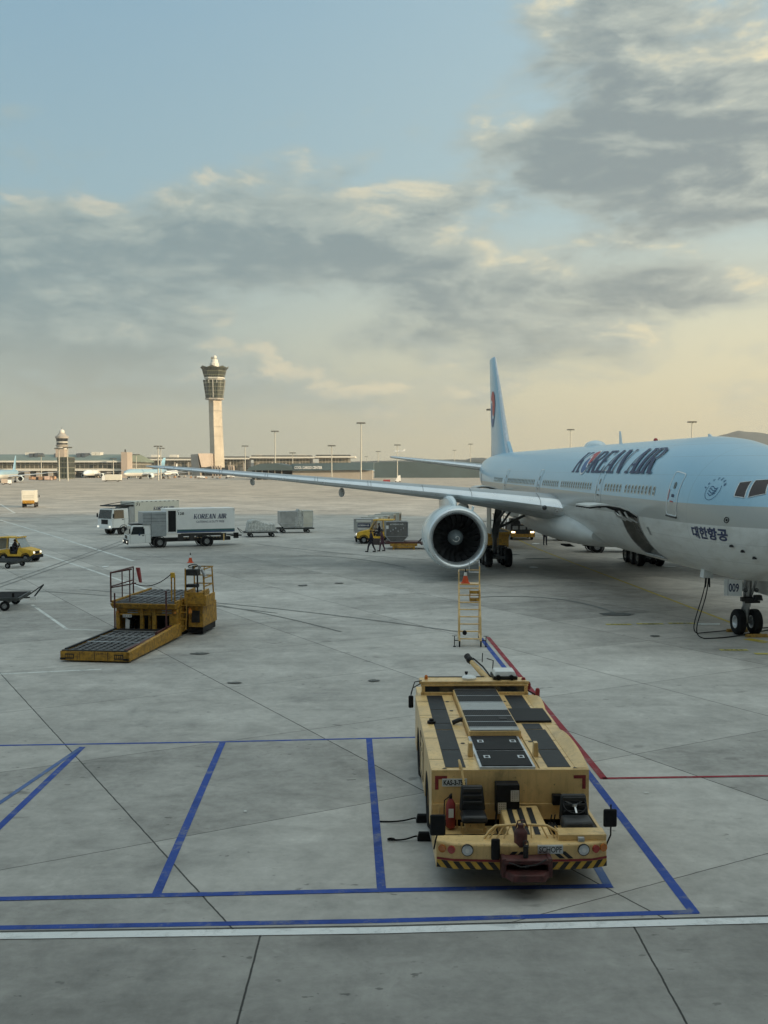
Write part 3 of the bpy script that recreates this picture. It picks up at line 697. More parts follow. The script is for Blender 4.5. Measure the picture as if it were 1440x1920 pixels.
# display lettering with heavy stems, hairlines and slab serifs; unit box
def glyph(ch, k=.24, h=.085, s=.07):
    S = []; q = lambda *p: S.append(list(p))
    def stem(x, y0=0, y1=1, wd=k, sl=1, sr=1):
        q((x, y0), (x+wd, y0), (x+wd, y1), (x, y1))
        for yy, on in ((y0, y0 == 0), (y1-h*.8, y1 == 1)):
            if on: q((x-s*sl, yy), (x+wd+s*sr, yy), (x+wd+s*sr, yy+h*.8), (x-s*sl, yy+h*.8))
    def dia(x0, y0, x1, y1, wd): q((x0, y0), (x0+wd, y0), (x1+wd, y1), (x1, y1))
    def ring(cx, cy, rx, ry, a0, a1, tw, th, n=20):
        P1 = []; P2 = []
        for i in range(n+1):
            a = R(a0+(a1-a0)*i/n); c, s_ = math.cos(a), math.sin(a); P1.append((cx+rx*c, cy+ry*s_)); P2.append((cx+(rx-tw)*c, cy+(ry-th)*s_))
        for i in range(n): q(P1[i], P1[i+1], P2[i+1], P2[i])
    if ch == 'K': stem(.07); dia(.28, .42, .66, 1, .10); dia(.62, 0, .34, .56, .27); q((.55, .92), (.86, .92), (.86, 1), (.55, 1)); q((.55, 0), (1., 0), (1., .08), (.55, .08)); w = 1.
    elif ch == 'O': ring(.48, .5, .48, .52, 0, 360, .24, .07, 36); w = .98
    elif ch == 'R': stem(.07); ring(.46, .74, .42, .26, -90, 90, .23, .07); q((.3, .93), (.46, .93), (.46, 1), (.3, 1)); q((.3, .48), (.46, .48), (.46, .55), (.3, .55)); dia(.62, 0, .36, .5, .27); q((.6, 0), (1., 0), (1., .08), (.6, .08)); w = 1.
    elif ch == 'E': stem(.07); q((.3, 0), (.82, 0), (.84, .28), (.77, .28), (.70, .085), (.3, .085)); q((.3, .915), (.68, .915), (.74, .74), (.81, .74), (.80, 1), (.3, 1)); q((.3, .46), (.56, .46), (.56, .54), (.3, .54)); q((.54, .36), (.60, .36), (.60, .64), (.54, .64)); w = .86
    elif ch == 'A': dia(.10, 0, .44, 1, .10); dia(.60, 0, .38, 1, .27); q((.28, .27), (.66, .27), (.66, .34), (.28, .34)); q((0, 0), (.30, 0), (.30, .08), (0, .08)); q((.52, 0), (.96, 0), (.96, .08), (.52, .08)); w = .94
    elif ch == 'N': stem(.12, wd=.10); dia(.70, 0, .14, 1, .27); stem(.84, 0, 1, .10); w = 1.04
    elif ch == 'I': stem(.09, wd=.26); w = .46
    else: w = .42
    return S, w
def display(txt, width, height, skipO=False):
    x = 0; out = []
    for c in txt:
        S, w_ = glyph(c)
        for pl in S: out.append([(p[0]+x, p[1]) for p in pl])
        if c == 'O': ox = x+.48
        x += w_ + .02
    x -= .02; k = width/x
    return [[((p[0]-x/2)*k, (p[1]-.5)*height) for p in pl] for pl in out], (ox-x/2)*k
def display_wrap(txt, width, height, fn, m, par, name, off=.012, grid=.28, shear=0.):
    polys, ox = display(txt, width, height); bm_v = []; 
    V = []; Fc = []; idx = []
    for i, pl in enumerate(polys):
        n0 = len(V); V += [(p[0]+p[1]*shear, p[1]) for p in pl]; Fc.append(tuple(range(n0, n0+len(pl))))
    cnt = {'i': 0}
    # each stroke a hair further out than the one before, so that none share a plane
    objs = MB()
    for i, f in enumerate(Fc):
        bm = bmesh.new(); bm.faces.new([bm.verts.new((V[j][0], V[j][1], 0)) for j in f])
        xs = [V[j][0] for j in f]; ys = [V[j][1] for j in f]
        for ax, lo, hi in ((0, min(xs), max(xs)), (1, min(ys), max(ys))):
            c = lo+grid
            while c < hi:
                bmesh.ops.bisect_plane(bm, geom=bm.verts[:]+bm.edges[:]+bm.faces[:], plane_co=(c, 0, 0) if ax == 0 else (0, c, 0), plane_no=(1, 0, 0) if ax == 0 else (0, 1, 0), dist=1e-5); c += grid
        bm.verts.index_update(); objs.add([fn(v.co.x, v.co.y, off + .0004*i) for v in bm.verts], [tuple(v.index for v in fc.verts) for fc in bm.faces]); bm.free()
    return objs.build(name, m, par), ox
for sg in (1, -1):
    f = SK(17.75, R(41.2), sg)
    _, ox = display_wrap('KOREAN AIR', 15.2, 1.62, f, 'letter_navy', PLANE, 'lettering')
    g = lambda a, b_, off, f=f, ox=ox: f(a+ox, b_, .028+off)
    # emblem laid into the letter O (drawn in small facets so that it follows the skin)
    emb = thing('emblem', (0, 0, 0), 0, None, None); emb.parent = PLANE
    def dsk(rx, ry, fn, nm, m, off, a0=0, a1=360):
        V = [(0, 0)]; Fc = []; n = 40
        V = [(rx*math.cos(R(a0+(a1-a0)*i/n)), ry*math.sin(R(a0+(a1-a0)*i/n))) for i in range(n+1 if a1-a0 < 360 else n)]
        wrap(V, [tuple(range(len(V)))], fn, m, nm, emb, .25, off)
    dsk(.86, .95, lambda a, b_, off: g(a, b_, off), 'disc', 'logo_white', .0)
    def comma(sgn, m, nm, off):
        n = 22; o_ = [(math.cos(math.pi*i/n), sgn*math.sin(math.pi*i/n)) for i in range(n+1)]
        mid_ = [(-1+2*i/n, .45*math.sin(math.pi*(-1+2*i/n))*-1) for i in range(1, n)]
        gap = .12*sgn
        pts = [(x*.76, (y*.84)) for x, y in o_] + [(x*.76, y*.84+gap) for x, y in mid_]
        wrap(pts, [tuple(range(len(pts)))], g, m, nm, emb, .25, off)
    comma(1, 'taegeuk_red', 'red_half', .008); comma(-1, 'taegeuk_blue', 'blue_half', .008)
    # Hangul under the nose stripe
    V, Fc, w0, h0 = text_verts('대한항공', 1., .035)
    V = [(p[0]*2.3/w0, p[1]*.50/h0) for p in V]
    def fh(a, b_, off=.012, sg=sg):
        return fz(3.86-a*sg, 4.43+b_-(a*sg)*.0, off, sg)
    wrap(V, Fc, fh, 'letter_navy', 'hangul_lettering', PLANE, .2)
# alliance badge: circle of letters with a ribbon, starboard
bd = thing('badge', (0, 0, 0), 0, None, None); bd.parent = PLANE
sk = lambda a, b_, off=.012: fz(3.95-a, 6.13+b_*.98, off) if 0 else fz(3.95-a*.78, 6.13+b_*.78, off)
def ringd(r0, r1, a0, a1, m, nm, n=40):
    b = MB()
    for i in range(n):
        p = [R(a0+(a1-a0)*(i+k)/n) for k in (0, 1)]
        b.add([sk(r_*math.cos(q), r_*math.sin(q), .013) for r_, q in ((r0, p[0]), (r1, p[0]), (r1, p[1]), (r0, p[1]))], [(0, 1, 2, 3)])
    b.build(nm, m, bd)
ringd(.45, .475, 150, 395, 'logo_blue', 'ring')
for i, ch in enumerate('SKYTEAM'):
    a = R(165 - i*22); V, Fc, w0, h0 = text_verts(ch, .17, .004); c, s_ = math.cos(a-math.pi/2), math.sin(a-math.pi/2)
    V = [(x*c-y*s_+.62*math.cos(a), x*s_+y*c+.62*math.sin(a)) for x, y in V]
    wrap(V, Fc, sk, 'logo_blue', 'badge_letter', bd, .5, .014)
b = MB()
for k in range(4):
    pts = [(-.27+.54*i/16, .17-.115*k + .055*math.sin(i/16*6.283+.6*k)) for i in range(17)]
    for p, q in zip(pts, pts[1:]): b.add([sk(p[0], p[1]-.022, .013), sk(q[0], q[1]-.022, .013), sk(q[0], q[1]+.022, .013), sk(p[0], p[1]+.022, .013)], [(0, 1, 2, 3)])
b.build('ribbon', 'logo_blue', bd)

# ---- doors, windows
def rrect(w_, h_, r, n=5):
    out = []
    for cx, cy, a0 in ((w_/2-r, h_/2-r, 0), (-w_/2+r, h_/2-r, 90), (-w_/2+r, -h_/2+r, 180), (w_/2-r, -h_/2+r, 270)):
        for i in range(n+1): a = R(a0+90*i/n); out.append((cx+r*math.cos(a), cy+r*math.sin(a)))
    return out
def dens_(pts, s=.15):
    out = []
    for i, p in enumerate(pts):
        q = pts[(i+1) % len(pts)]; n = max(1, int(math.hypot(q[0]-p[0], q[1]-p[1])/s))
        for k in range(n): out.append((p[0]+(q[0]-p[0])*k/n, p[1]+(q[1]-p[1])*k/n))
    return out
def outline(pts, fn, wd, m, nm, par, th=.014):
    n = len(pts); b = MB(); A_ = [fn(p[0], p[1], th) for p in pts]
    cx = sum(p[0] for p in pts)/n; cy = sum(p[1] for p in pts)/n
    def inn(p): 
        L = math.hypot(p[0]-cx, p[1]-cy); k = 1-wd/L; return (cx+(p[0]-cx)*k, cy+(p[1]-cy)*k)
    B_ = [fn(*inn(p), th) for p in pts]; C_ = [fn(*inn(p), -.01) for p in pts]
    for i in range(n): j = (i+1) % n; b.add([A_[i], A_[j], B_[j], B_[i], C_[j], C_[i]], [(0, 1, 2, 3), (3, 2, 4, 5)])
    return b.build(nm, m, par)
def door(xc, zc, w_, h_, sg, detail=True):
    d = thing('cabin_door', (0, 0, 0), 0, None, None); d.parent = PLANE
    p0 = math.asin((zc-fsec(xc)[2])/(fsec(xc)[0]-fsec(xc)[2]) if zc > fsec(xc)[2] else 0.)
    f = SK(xc, p0, sg); pts = dens_(rrect(w_, h_, .14))
    outline(pts, f, .055, 'door_trim', 'door_surround', d)
    b = MB(); wp = dens_(rrect(.22, .32, .09)); b.add([f(p[0], p[1]+.35, .012) for p in wp], [tuple(range(len(wp)))]); b.build('door_window', 'cabin_glass', d)
    if detail:
        b = MB(); b.add([f(a, c, .02) for a, c in ((-.42, -.35), (-.36, -.35), (-.36, .12), (-.42, .12))], [(0, 1, 2, 3)]); b.add([f(a, c, .02) for a, c in ((-.17, -.42), (.15, -.42), (.15, -.36), (-.17, -.36))], [(0, 1, 2, 3)]); b.build('door_handle', 'taegeuk_red' if xc < 10 else 'dark_metal', d)
        b = MB(); b.tube([f(a, -h_/2-.03, .03) for a in (-w_/2, -w_/4, 0, w_/4, w_/2)], .035, 6); b.build('door_scuff_plate', 'dark_metal', d)
        b = MB(); b.add([f(p[0]*.5+.03, p[1]*.4-.12, .018) for p in rrect(.5, .34, .1)], [tuple(range(24))]); b.build('door_latch', 'letter_navy' if xc < 10 else 'steel', d)
for sg in (1, -1):
    for xc in (6.75, 18.15, 33.6, 46.5, 60.5):
        door(xc, 5.98 if xc < 50 else 6.1, 1.06, 2.05, sg, True)
wm = MB(); p = dens_(rrect(.25, .38, .115, 4), .3); f0 = SK(0, 0)
xsw = [9.0+.533*i for i in range(9)] + [14.2+.533*i for i in range(6)] + [19.9+.533*i for i in range(14)] + [27.9+.533*i for i in range(9)] + [35.2+.533*i for i in range(20)] + [48.2+.533*i for i in range(22)]
ph_w = math.asin((6.03-5.4)/3.1)
def winm(ring):
    b = MB(); pts = [(x*(1.35 if ring else 1), y*(1.22 if ring else 1)) for x, y in p]
    P_ = [fpt(-a, ph_w+c/3.1, 0) for a, c in pts] if 0 else [(-a, 3.1*math.cos(ph_w+c/3.1)-3.1*math.cos(ph_w), 3.1*math.sin(ph_w+c/3.1)-3.1*math.sin(ph_w)) for a, c in pts]
    return P_
def cabin_windows():
    base = None
    for sg in (1, -1):
        for x in xsw:
            if x > 52: continue
            if base is None:
                b = MB(); no = Vector((0, math.cos(ph_w), math.sin(ph_w)))
                R1 = [Vector(q)+no*.008 for q in winm(1)]; R2 = [Vector(q)+no*.014 for q in winm(0)]; R3 = [Vector(q)+no*.003 for q in winm(0)]
                n = len(R1)
                b.cur = 1; b.loft([R1, R2, R3], (0, 0)); b.cur = 0; b.add(R3, [tuple(range(n))])
                o = b.build('cabin_window', ['cabin_glass', 'window_ring'], PLANE); base = o
            else: o = base.copy(); COL.objects.link(o)
            q = fpt(x, ph_w, 0); o.location = (x, q[1]*sg, q[2])
            if sg < 0: o.scale = (1, -1, 1)
cabin_windows()
# cockpit glazing: three panes a side, drawn on the skin by x and height
def pane(c4_, sg, nm='cockpit_window'):
    d = thing(nm, (0, 0, 0), 0, None, None); d.parent = PLANE
    def P_(u, v, off):
        (a, b_, c_, e_) = c4_; x = (a[0]*(1-u)+b_[0]*u)*(1-v)+(e_[0]*(1-u)+c_[0]*u)*v; z = (a[1]*(1-u)+b_[1]*u)*(1-v)+(e_[1]*(1-u)+c_[1]*u)*v
        return fz(x, z, off, sg)
    n = 6; b = MB(); b.add([P_(i/n, j/n, .012) for j in range(n+1) for i in range(n+1)], [(j*(n+1)+i, j*(n+1)+i+1, (j+1)*(n+1)+i+1, (j+1)*(n+1)+i) for j in range(n) for i in range(n)]); b.build('pane', 'cockpit_glass', d, 60)
    b = MB(); ln = [P_(i/n, 0, .015) for i in range(n)] + [P_(1, j/n, .015) for j in range(n)] + [P_(1-i/n, 1, .015) for i in range(n)] + [P_(0, 1-j/n, .015) for j in range(n+1)]
    b.tube(ln, .018, 5); b.build('window_frame', 'door_trim', d, 60)
for sg in (1, -1):
    pane([(2.83, 5.94), (2.40, 5.89), (2.74, 6.53), (3.05, 6.47)], sg)
    pane([(2.30, 5.90), (1.90, 6.05), (2.40, 6.60), (2.68, 6.56)], sg)
    pane([(1.84, 6.06), (1.62, 6.02), (1.92, 6.34), (2.32, 6.60)], sg)
# small skin fittings
b = MB()
for x, z, r in ((2.77, 5.02, .11),): b.tube([fz(x+r*math.cos(a*.5236), z+r*math.sin(a*.5236), .015) for a in range(13)], .015, 4); b.add([fz(x+r*.45*math.cos(a*.5236), z+r*.45*math.sin(a*.5236), .014) for a in range(12)], [tuple(range(12))])
b.build('static_port', 'black_paint', PLANE)
b = MB()
for x, z in ((2.55, 4.02), (2.1, 3.85), (1.75, 3.62)): 
    q = Vector(fz(x, z, 0)); b.prism([(-.02, -.05), (.12, -.05), (.06, .05)], 'y', 0, .14); 
    for i in range(len(b.v)-6, len(b.v)): b.v[i] = tuple(Vector(b.v[i])+q)
b.build('air_data_probe', 'dark_metal', PLANE)
b = MB(); b.add([fz(x, z, .013) for x, z in ((10.05, 3.95), (10.35, 3.95), (10.35, 4.32), (10.05, 4.32))], [(0, 1, 2, 3)]); b.build('service_panel', 'steel', PLANE)
b = MB(); b.prism([(29.2, 1.92), (30.7, 1.92), (30.7, 2.02)], 'y', 1.55, 2.15); b.build('ram_air_inlet', 'black_paint', PLANE)
b = MB(); b.add([fz(x, z, .02) for x, z in ((24.3, 3.35), (25.0, 3.35), (25.0, 3.85), (24.3, 3.85))], [(0, 1, 2, 3)]); b.build('air_outlet', 'belly_grey', PLANE)
b = MB(); rings = []
for i in range(13):
    t = i/12; e = max(.02, math.sin(math.pi*t)**.5); x = 28.6+3.4*t; rings.append([(x, .62*e*math.cos(a*math.pi/8), 8.44+.42*e*math.sin(a*math.pi/8)) for a in range(17)])
b.loft(rings, (0, 0), False); b.build('antenna_dome', 'nacelle_blue', PLANE, 60)
for x, h in ((9.9, .12), (24.2, .75)):
    b = MB(); b.prism([(x, 8.45), (x+.5, 8.45), (x+.55, 8.5+h), (x+.35, 8.5+h)], 'y', -.03, .03); b.build('blade_antenna', 'nacelle_blue', PLANE)
b = MB(); b.lathe([(8.46, .12), (8.56, .12), (8.64, .07), (8.66, .001)], (18, 0, 0), 'z', 12); b.build('beacon_light', 'lens_red', PLANE, 50)

# ---- landing gear
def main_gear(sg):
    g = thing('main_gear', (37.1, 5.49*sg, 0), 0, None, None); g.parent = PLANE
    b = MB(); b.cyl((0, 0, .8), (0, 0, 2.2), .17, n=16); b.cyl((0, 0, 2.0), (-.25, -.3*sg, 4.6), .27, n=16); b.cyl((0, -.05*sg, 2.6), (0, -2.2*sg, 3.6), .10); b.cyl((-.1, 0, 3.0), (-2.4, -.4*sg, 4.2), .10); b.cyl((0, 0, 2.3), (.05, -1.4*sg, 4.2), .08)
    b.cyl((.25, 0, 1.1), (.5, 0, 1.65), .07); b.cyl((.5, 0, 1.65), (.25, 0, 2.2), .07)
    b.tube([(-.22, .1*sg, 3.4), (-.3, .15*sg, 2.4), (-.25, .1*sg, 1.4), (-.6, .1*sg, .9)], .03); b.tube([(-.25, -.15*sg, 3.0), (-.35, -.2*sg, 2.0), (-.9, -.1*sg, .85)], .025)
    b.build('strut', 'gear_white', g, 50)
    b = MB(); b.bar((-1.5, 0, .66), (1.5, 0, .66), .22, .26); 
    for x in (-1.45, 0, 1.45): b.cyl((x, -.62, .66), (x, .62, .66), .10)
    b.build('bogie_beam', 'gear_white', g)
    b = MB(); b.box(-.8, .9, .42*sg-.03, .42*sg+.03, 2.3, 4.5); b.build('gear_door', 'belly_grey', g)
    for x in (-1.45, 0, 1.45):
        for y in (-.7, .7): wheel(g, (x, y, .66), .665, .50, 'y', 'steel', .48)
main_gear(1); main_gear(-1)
g = thing('nose_gear', (5.89, 0, 0), 0, None, None); g.parent = PLANE
b = MB(); b.cyl((0, 0, .5), (0, 0, 1.35), .10, n=16); b.cyl((0, 0, 1.2), (-.12, 0, 2.7), .17, n=16); b.cyl((.02, 0, 1.7), (1.1, 0, 2.6), .07); b.cyl((0, -.28, 1.9), (0, .28, 1.9), .06); b.cyl((-.05, .12, 1.45), (-.45, .25, 2.5), .05); b.cyl((-.05, -.12, 1.45), (-.45, -.25, 2.5), .05)
b.bar((.15, 0, .65), (.42, 0, 1.0), .12, .05); b.bar((.42, 0, 1.0), (.15, 0, 1.35), .12, .05); b.cyl((0, -.42, .545), (0, .42, .545), .07)
b.tube([(-.1, .18, 2.2), (-.16, .2, 1.6), (-.12, .16, 1.0), (0, .15, .7)], .022); b.tube([(.1, -.18, 2.2), (.16, -.2, 1.5), (.12, -.16, .9)], .022)
b.build('strut', 'steel', g, 50)
b = MB(); b.box(-.34, -.12, -.34, .34, 1.44, 1.62); b.cyl((-.3, -.45, 1.42), (-.3, .2, 1.42), .05); b.box(-.5, -.2, -.5, -.14, 1.5, 1.72, .04); b.build('steering_unit', 'dark_metal', g, bevel=.015)
b = MB()
for y in (-.24, .24): b.lathe([(-.44, .001), (-.45, .09), (-.42, .1), (-.3, .07)], (0, y, 1.93), 'x', 14)
b.build('taxi_light', 'window_glass', g, 50)
for y in (-.35, .35): wheel(g, (0, y, .545), .545, .36, 'y', 'alu', .50)
for sg in (-1,):
    b = MB(); rings = []
    for x in (-1.9, .55): rings.append([(x, sg*.62, 2.52), (x, sg*.60, 2.2), (x, sg*.64, 1.72), (x, sg*.68, 1.72), (x, sg*.66, 2.2), (x, sg*.68, 2.52)])
    b.loft(rings); nd = b.build('nose_gear_door', 'belly_grey', PLANE); nd.location = (5.89+.4, 0, 0)
def nose_plate():
    pl = thing('number_plate', (0, 0, 0), 0, None, None); pl.parent = PLANE
    b = MB(); c = (5.25, .86, 2.07); ang = R(52); u = Vector((-math.cos(ang), -math.sin(ang), 0)); n_ = Vector((-math.sin(ang), math.cos(ang), 0)) 
    u = Vector((-.35, -.937, 0)); n_ = Vector((-.937, .35, 0)); o = Vector(c); v = Vector((0, 0, 1))
    vs = [o+u*a+v*h+n_*d for h in (-.34, .34) for a, d in ((-.36, -.02), (.36, -.02), (.36, .02), (-.36, .02))]
    b.hexa(vs); 
    b.build('plate', 'white_paint', pl)
    lettering('009', .40, .36, o+n_*.026+u*.03, u, v, 'letter_navy', pl, bold=.02)
    b = MB(); q = o - u*.20 + n_*.024
    b.add([q+u*a+v*h for a, h in ((-.006, -.33), (.006, -.33), (.006, .33), (-.006, .33))], [(0, 1, 2, 3)]); b.build('plate_seam', 'letter_navy', pl)
nose_plate()
# ground-power receptacle panel and cables
b = MB(); b.box(7.1, 7.55, .98, 1.42, 2.28, 2.72, .05); b.build('power_receptacle', 'white_paint', PLANE)
cb = MB(); Rm = PLANE.matrix_basis.copy()
import mathutils
PW = Matrix.Translation((15.7004, 37.0277, 0)) @ Matrix.Rotation(1.6297, 4, 'Z')
def W(x, y, z): return PW @ Vector((x, y, z))
def bez(p, n=16):
    p = [Vector(q) for q in p]; out = []
    for i in range(n+1):
        t = i/n; out.append((1-t)**3*p[0]+3*t*(1-t)**2*p[1]+3*t*t*(1-t)*p[2]+t**3*p[3])
    return out
def cable(name, pts, r, label, cat, m='rubber', group=None, n=6):
    o = MB().tube(pts, r, n).build(name, m, None, 60); tag(o, label, cat, group); return o
plug = W(7.35, 1.2, 2.35); gp = G(1365, 1166)
cable('power_cable', bez([plug, plug+Vector((-.15, -.2, -1.2)), (12.75, 42.6, .3), (13.3, 43.0, .03)]) + bez([(13.3, 43.0, .03), (14, 43.4, .03), (14.6, 43.6, .03), (15.3, 44.0, .03)], 8)[1:] + [(17, 44.6, .03), (20, 45.5, .03)], .021, 'black power cable looping from the belly panel to the ground, far strand', 'cable')
cable('power_cable', bez([plug+Vector((.1, .05, 0)), plug+Vector((.1, -.1, -1.4)), (12.35, 41.6, .2), (13.2, 41.7, .03)]) + bez([(13.2, 41.7, .03), (14, 41.8, .03), (14.6, 42.2, .03), (15.1, 42.6, .03)], 8)[1:] + [(17, 44.2, .03), (20, 44.9, .03)], .023, 'black power cable looping low across the ground to the nose wheel, near strand', 'cable')
b = MB(); 
for dx in (0, .12): b.cyl(plug+Vector((dx, 0, .05)), plug+Vector((dx*1.5-.05, -.05, -.5)), .05, .04, 8)
o = b.build('cable_plug', 'dark_metal', None, 50); tag(o, 'pair of dark plugs hanging under the open panel on the airliner belly', 'plug')
# chocks at the nose wheel
for nm_, lx, ly, rz, lab in (('wheel_chock', 5.2, -.15, 0, 'yellow wheel chock lying in front of the nose wheels'), ('wheel_chock', 6.6, .1, 0, 'yellow wheel chock lying behind the nose wheels')):
    b = MB(); b.prism([(-.12, 0), (.12, 0), (.05, .13), (-.05, .13)], 'y', -.45, .45); o = b.build(nm_, 'worn_yellow', None, bevel=.01); o.location = W(lx, ly, 0); o.rotation_euler = (0, 0, 1.6297); tag(o, lab, 'wheel chock')

# ================================================================ AIRCRAFT TUG (nose towards the viewer)
def stripes_mat(name, ca, cb_, k=9., sl=1.):
    m = bpy.data.materials.new(name); m.use_nodes = True; T = NT(m.node_tree); b = T.n['Principled BSDF']
    P = T.new('ShaderNodeTexCoord').outputs['Object']; x, y, z = T.sep(P)
    q = T.m('FRACT', T.m('MULTIPLY', T.m('ADD', T.m('MULTIPLY', T.m('ABSOLUTE', x), 1.), T.m('MULTIPLY', z, sl)), k)); s_ = T.step(q, .48, .52)
    n = T.noise(P, 14, 6, .7); c = T.mix(s_, ca, cb_); c = T.mix(T.m('MULTIPLY', T.step(n, .55, .68), .55), c, (.06, .045, .03)); T.l.new(c, b.inputs['Base Color']); b.inputs['Roughness'].default_value = .6; MATS[name] = m
def grille_mat():
    m = bpy.data.materials.new('grille'); m.use_nodes = True; T = NT(m.node_tree); b = T.n['Principled BSDF']
    P = T.new('ShaderNodeTexCoord').outputs['Object']; x, y, z = T.sep(P)
    a = T.step(T.m('FRACT', T.m('MULTIPLY', x, 26.)), .35, .5); c = T.mix(a, (.003, .003, .004), (.035, .036, .038))
    T.l.new(c, b.inputs['Base Color']); b.inputs['Roughness'].default_value = .6; b.inputs['Specular IOR Level'].default_value = .2; MATS['grille'] = m
def plate_mat():
    m = bpy.data.materials.new('tread_plate'); m.use_nodes = True; T = NT(m.node_tree); b = T.n['Principled BSDF']
    P = T.new('ShaderNodeTexCoord').outputs['Object']; x, y, z = T.sep(P)
    q = T.m('MULTIPLY', T.m('SINE', T.m('MULTIPLY', T.m('ADD', x, y), 110.)), T.m('SINE', T.m('MULTIPLY', T.m('SUBTRACT', x, y), 110.)))
    c = T.mix(T.step(q, -.2, .6), (.34, .35, .35), (.52, .53, .53)); n = T.noise(P, 4, 5, .6); c = T.mix(T.m('MULTIPLY', T.step(n, .5, .75), .5), c, (.25, .24, .22))
    T.l.new(c, b.inputs['Base Color']); b.inputs['Roughness'].default_value = .42; b.inputs['Metallic'].default_value = .5; MATS['tread_plate'] = m
stripes_mat('hazard_stripe', (.60, .36, .05), (.02, .018, .016), 5.2, -.8); grille_mat(); plate_mat()
mat('antislip', (.012, .014, .017), .5, var=.35, scale=2.2, spec=.28, grime=.3, gcol=(.07, .075, .08))
mat('coupling_red', (.085, .024, .022), .55, var=.4, scale=6, grime=.5); mat('seat_vinyl', (.016, .017, .019), .38, var=.3, scale=5)
mat('seat_grey', (.055, .056, .058), .6, var=.2); mat('dark_hatch', (.009, .009, .010), .6, var=.3, scale=3, spec=.2)
def cream_mat():
    m = MATS['cream_paint']; T = NT(m.node_tree); b = T.n['Principled BSDF']; old = b.inputs['Base Color'].links[0].from_socket
    P = T.new('ShaderNodeTexCoord').outputs['Object']; x, y, z = T.sep(P)
    run = T.noise(T.vec(T.m('MULTIPLY', x, 9.), T.m('MULTIPLY', y, 9.), T.m('MULTIPLY', z, .9)), 1.3, 5, .6)
    chip = T.noise(P, 17, 5, .6); big = T.noise(P, 1.1, 4, .55, .4)
    c = T.mix(T.m('MULTIPLY', T.step(run, .50, .72), .30), old, (.30, .185, .08)); c = T.mix(T.m('MULTIPLY', T.step(big, .5, .75), .30), c, (.36, .25, .12))
    c = T.mix(T.m('MULTIPLY', T.step(chip, .66, .70), .65), c, (.10, .065, .04)); T.l.new(c, b.inputs['Base Color'])
cream_mat()
TUG = thing('aircraft_tug', (2.32, 16.70, 0), .0175, 'long low cream towing tractor with two open seats, parked in the blue bay', 'aircraft tug')
HWD = 1.43; D1, D2 = 1.60, 7.62; ZD = 1.60       # half width, deck from / to, deck height
def tb(mats='cream_paint'): return MB()
# hull sides with wheel arches: profile in y,z on each side, closed by the deck
def side_profile():
    pts = [(1.45, .42)]
    for yc, r in ((2.35, .80), (6.6, .80)):
        pts += [(yc-r, .42)] + [(yc - r*math.cos(math.pi*i/10), .52 + r*.92*math.sin(math.pi*i/10)) for i in range(11)] + [(yc+r, .42)]
    pts += [(8.3, .42), (8.3, 1.35), (8.05, 1.52)]
    return pts
def side_wall(sg, x0, x1):
    b = MB(); pts = [(1.62, .42)]
    arches = [(2.95, .72), (6.25, .74)]
    for yc, r in arches: pts += [(yc - r*math.cos(math.pi*i/12), .42 + 1.0*r*math.sin(math.pi*i/12)) for i in range(13)]
    pts += [(7.7, .42), (7.7, 1.58), (1.62, 1.58)]
    me_top = pts
    # tessellate through bmesh so that the concave outline fills properly
    bm = bmesh.new(); ring0 = [bm.verts.new((x0, p[0], p[1])) for p in me_top]; f = bm.faces.new(ring0); r = bmesh.ops.extrude_face_region(bm, geom=[f])
    for v in [g_ for g_ in r['geom'] if isinstance(g_, bmesh.types.BMVert)]: v.co.x = x1
    bmesh.ops.triangulate(bm, faces=[fc for fc in bm.faces if len(fc.verts) > 4]); bmesh.ops.recalc_face_normals(bm, faces=bm.faces)
    me = bpy.data.meshes.new('side_panel'); bm.to_mesh(me); bm.free(); me.materials.append(M('cream_paint')); o = bpy.data.objects.new('side_panel', me); COL.objects.link(o); o.parent = TUG; return o
side_wall(-1, -HWD, -HWD+.05); side_wall(1, HWD-.05, HWD)
# deck: left and right panels beside the raised centre, right one dropping to the outside
CX0, CX1 = -.50, .50
b = MB()
b.box(-HWD-.01, -.55, D1, 5.4, ZD-.03, ZD); b.box(-HWD-.01, -.55, 5.415, D2, ZD-.03, ZD)
b.build('deck_panel', 'cream_paint', TUG, bevel=.012)
b = MB(); b.box(.55, 1.20, D1, 5.1, ZD-.03, ZD); b.box(.55, 1.20, 5.115, D2, ZD-.03, ZD)
b.build('deck_panel', 'cream_paint', TUG, bevel=.012)
b = MB()     # raised outer coaming on the right, rolling down to the side in two long bows
for y0, y1 in ((D1+.02, 4.75), (6.1, D2-.03)):
    rings = []
    for i in range(17):
        t = i/16; y = y0+(y1-y0)*t; h = .13*math.sin(math.pi*min(1., t*1.15))**.7 if 0 < t < .87 else 0
        rings.append([(1.20, y, ZD-.02), (1.20, y, ZD+.002), (HWD-.04, y, ZD+.002+h), (HWD+.012, y, ZD-.01+h), (HWD+.012, y, ZD-.06)])
    b.loft(rings)
b.box(1.20, HWD+.012, 4.76, 6.09, ZD-.06, ZD+.002)
b.build('deck_coaming', 'cream_paint', TUG, 40)
b = MB(); b.box(-.55, .55, D1-.05, D2, ZD-.06, ZD-.035); b.build('deck_base', 'cream_paint', TUG)
# anti-slip strips
for x0, x1 in ((-1.17, -.80), (.70, 1.12)):
    for y0, y1 in ((D1+.07, 2.8), (2.83, 4.32), (4.36, 4.85), (4.88, 6.1), (6.13, D2-.10)):
        if x0 > 0 and 4.3 < y0 < 5.9: continue
        if y0 > 6.1 and x0 > 0: y0 = 6.15
        MB().box(x0, x1, y0, y1, ZD+.002, ZD+.008).build('antislip_strip', 'antislip', TUG)
MB().box(.70, 1.08, 4.36, 4.82, ZD+.002, ZD+.008).build('antislip_strip', 'antislip', TUG)
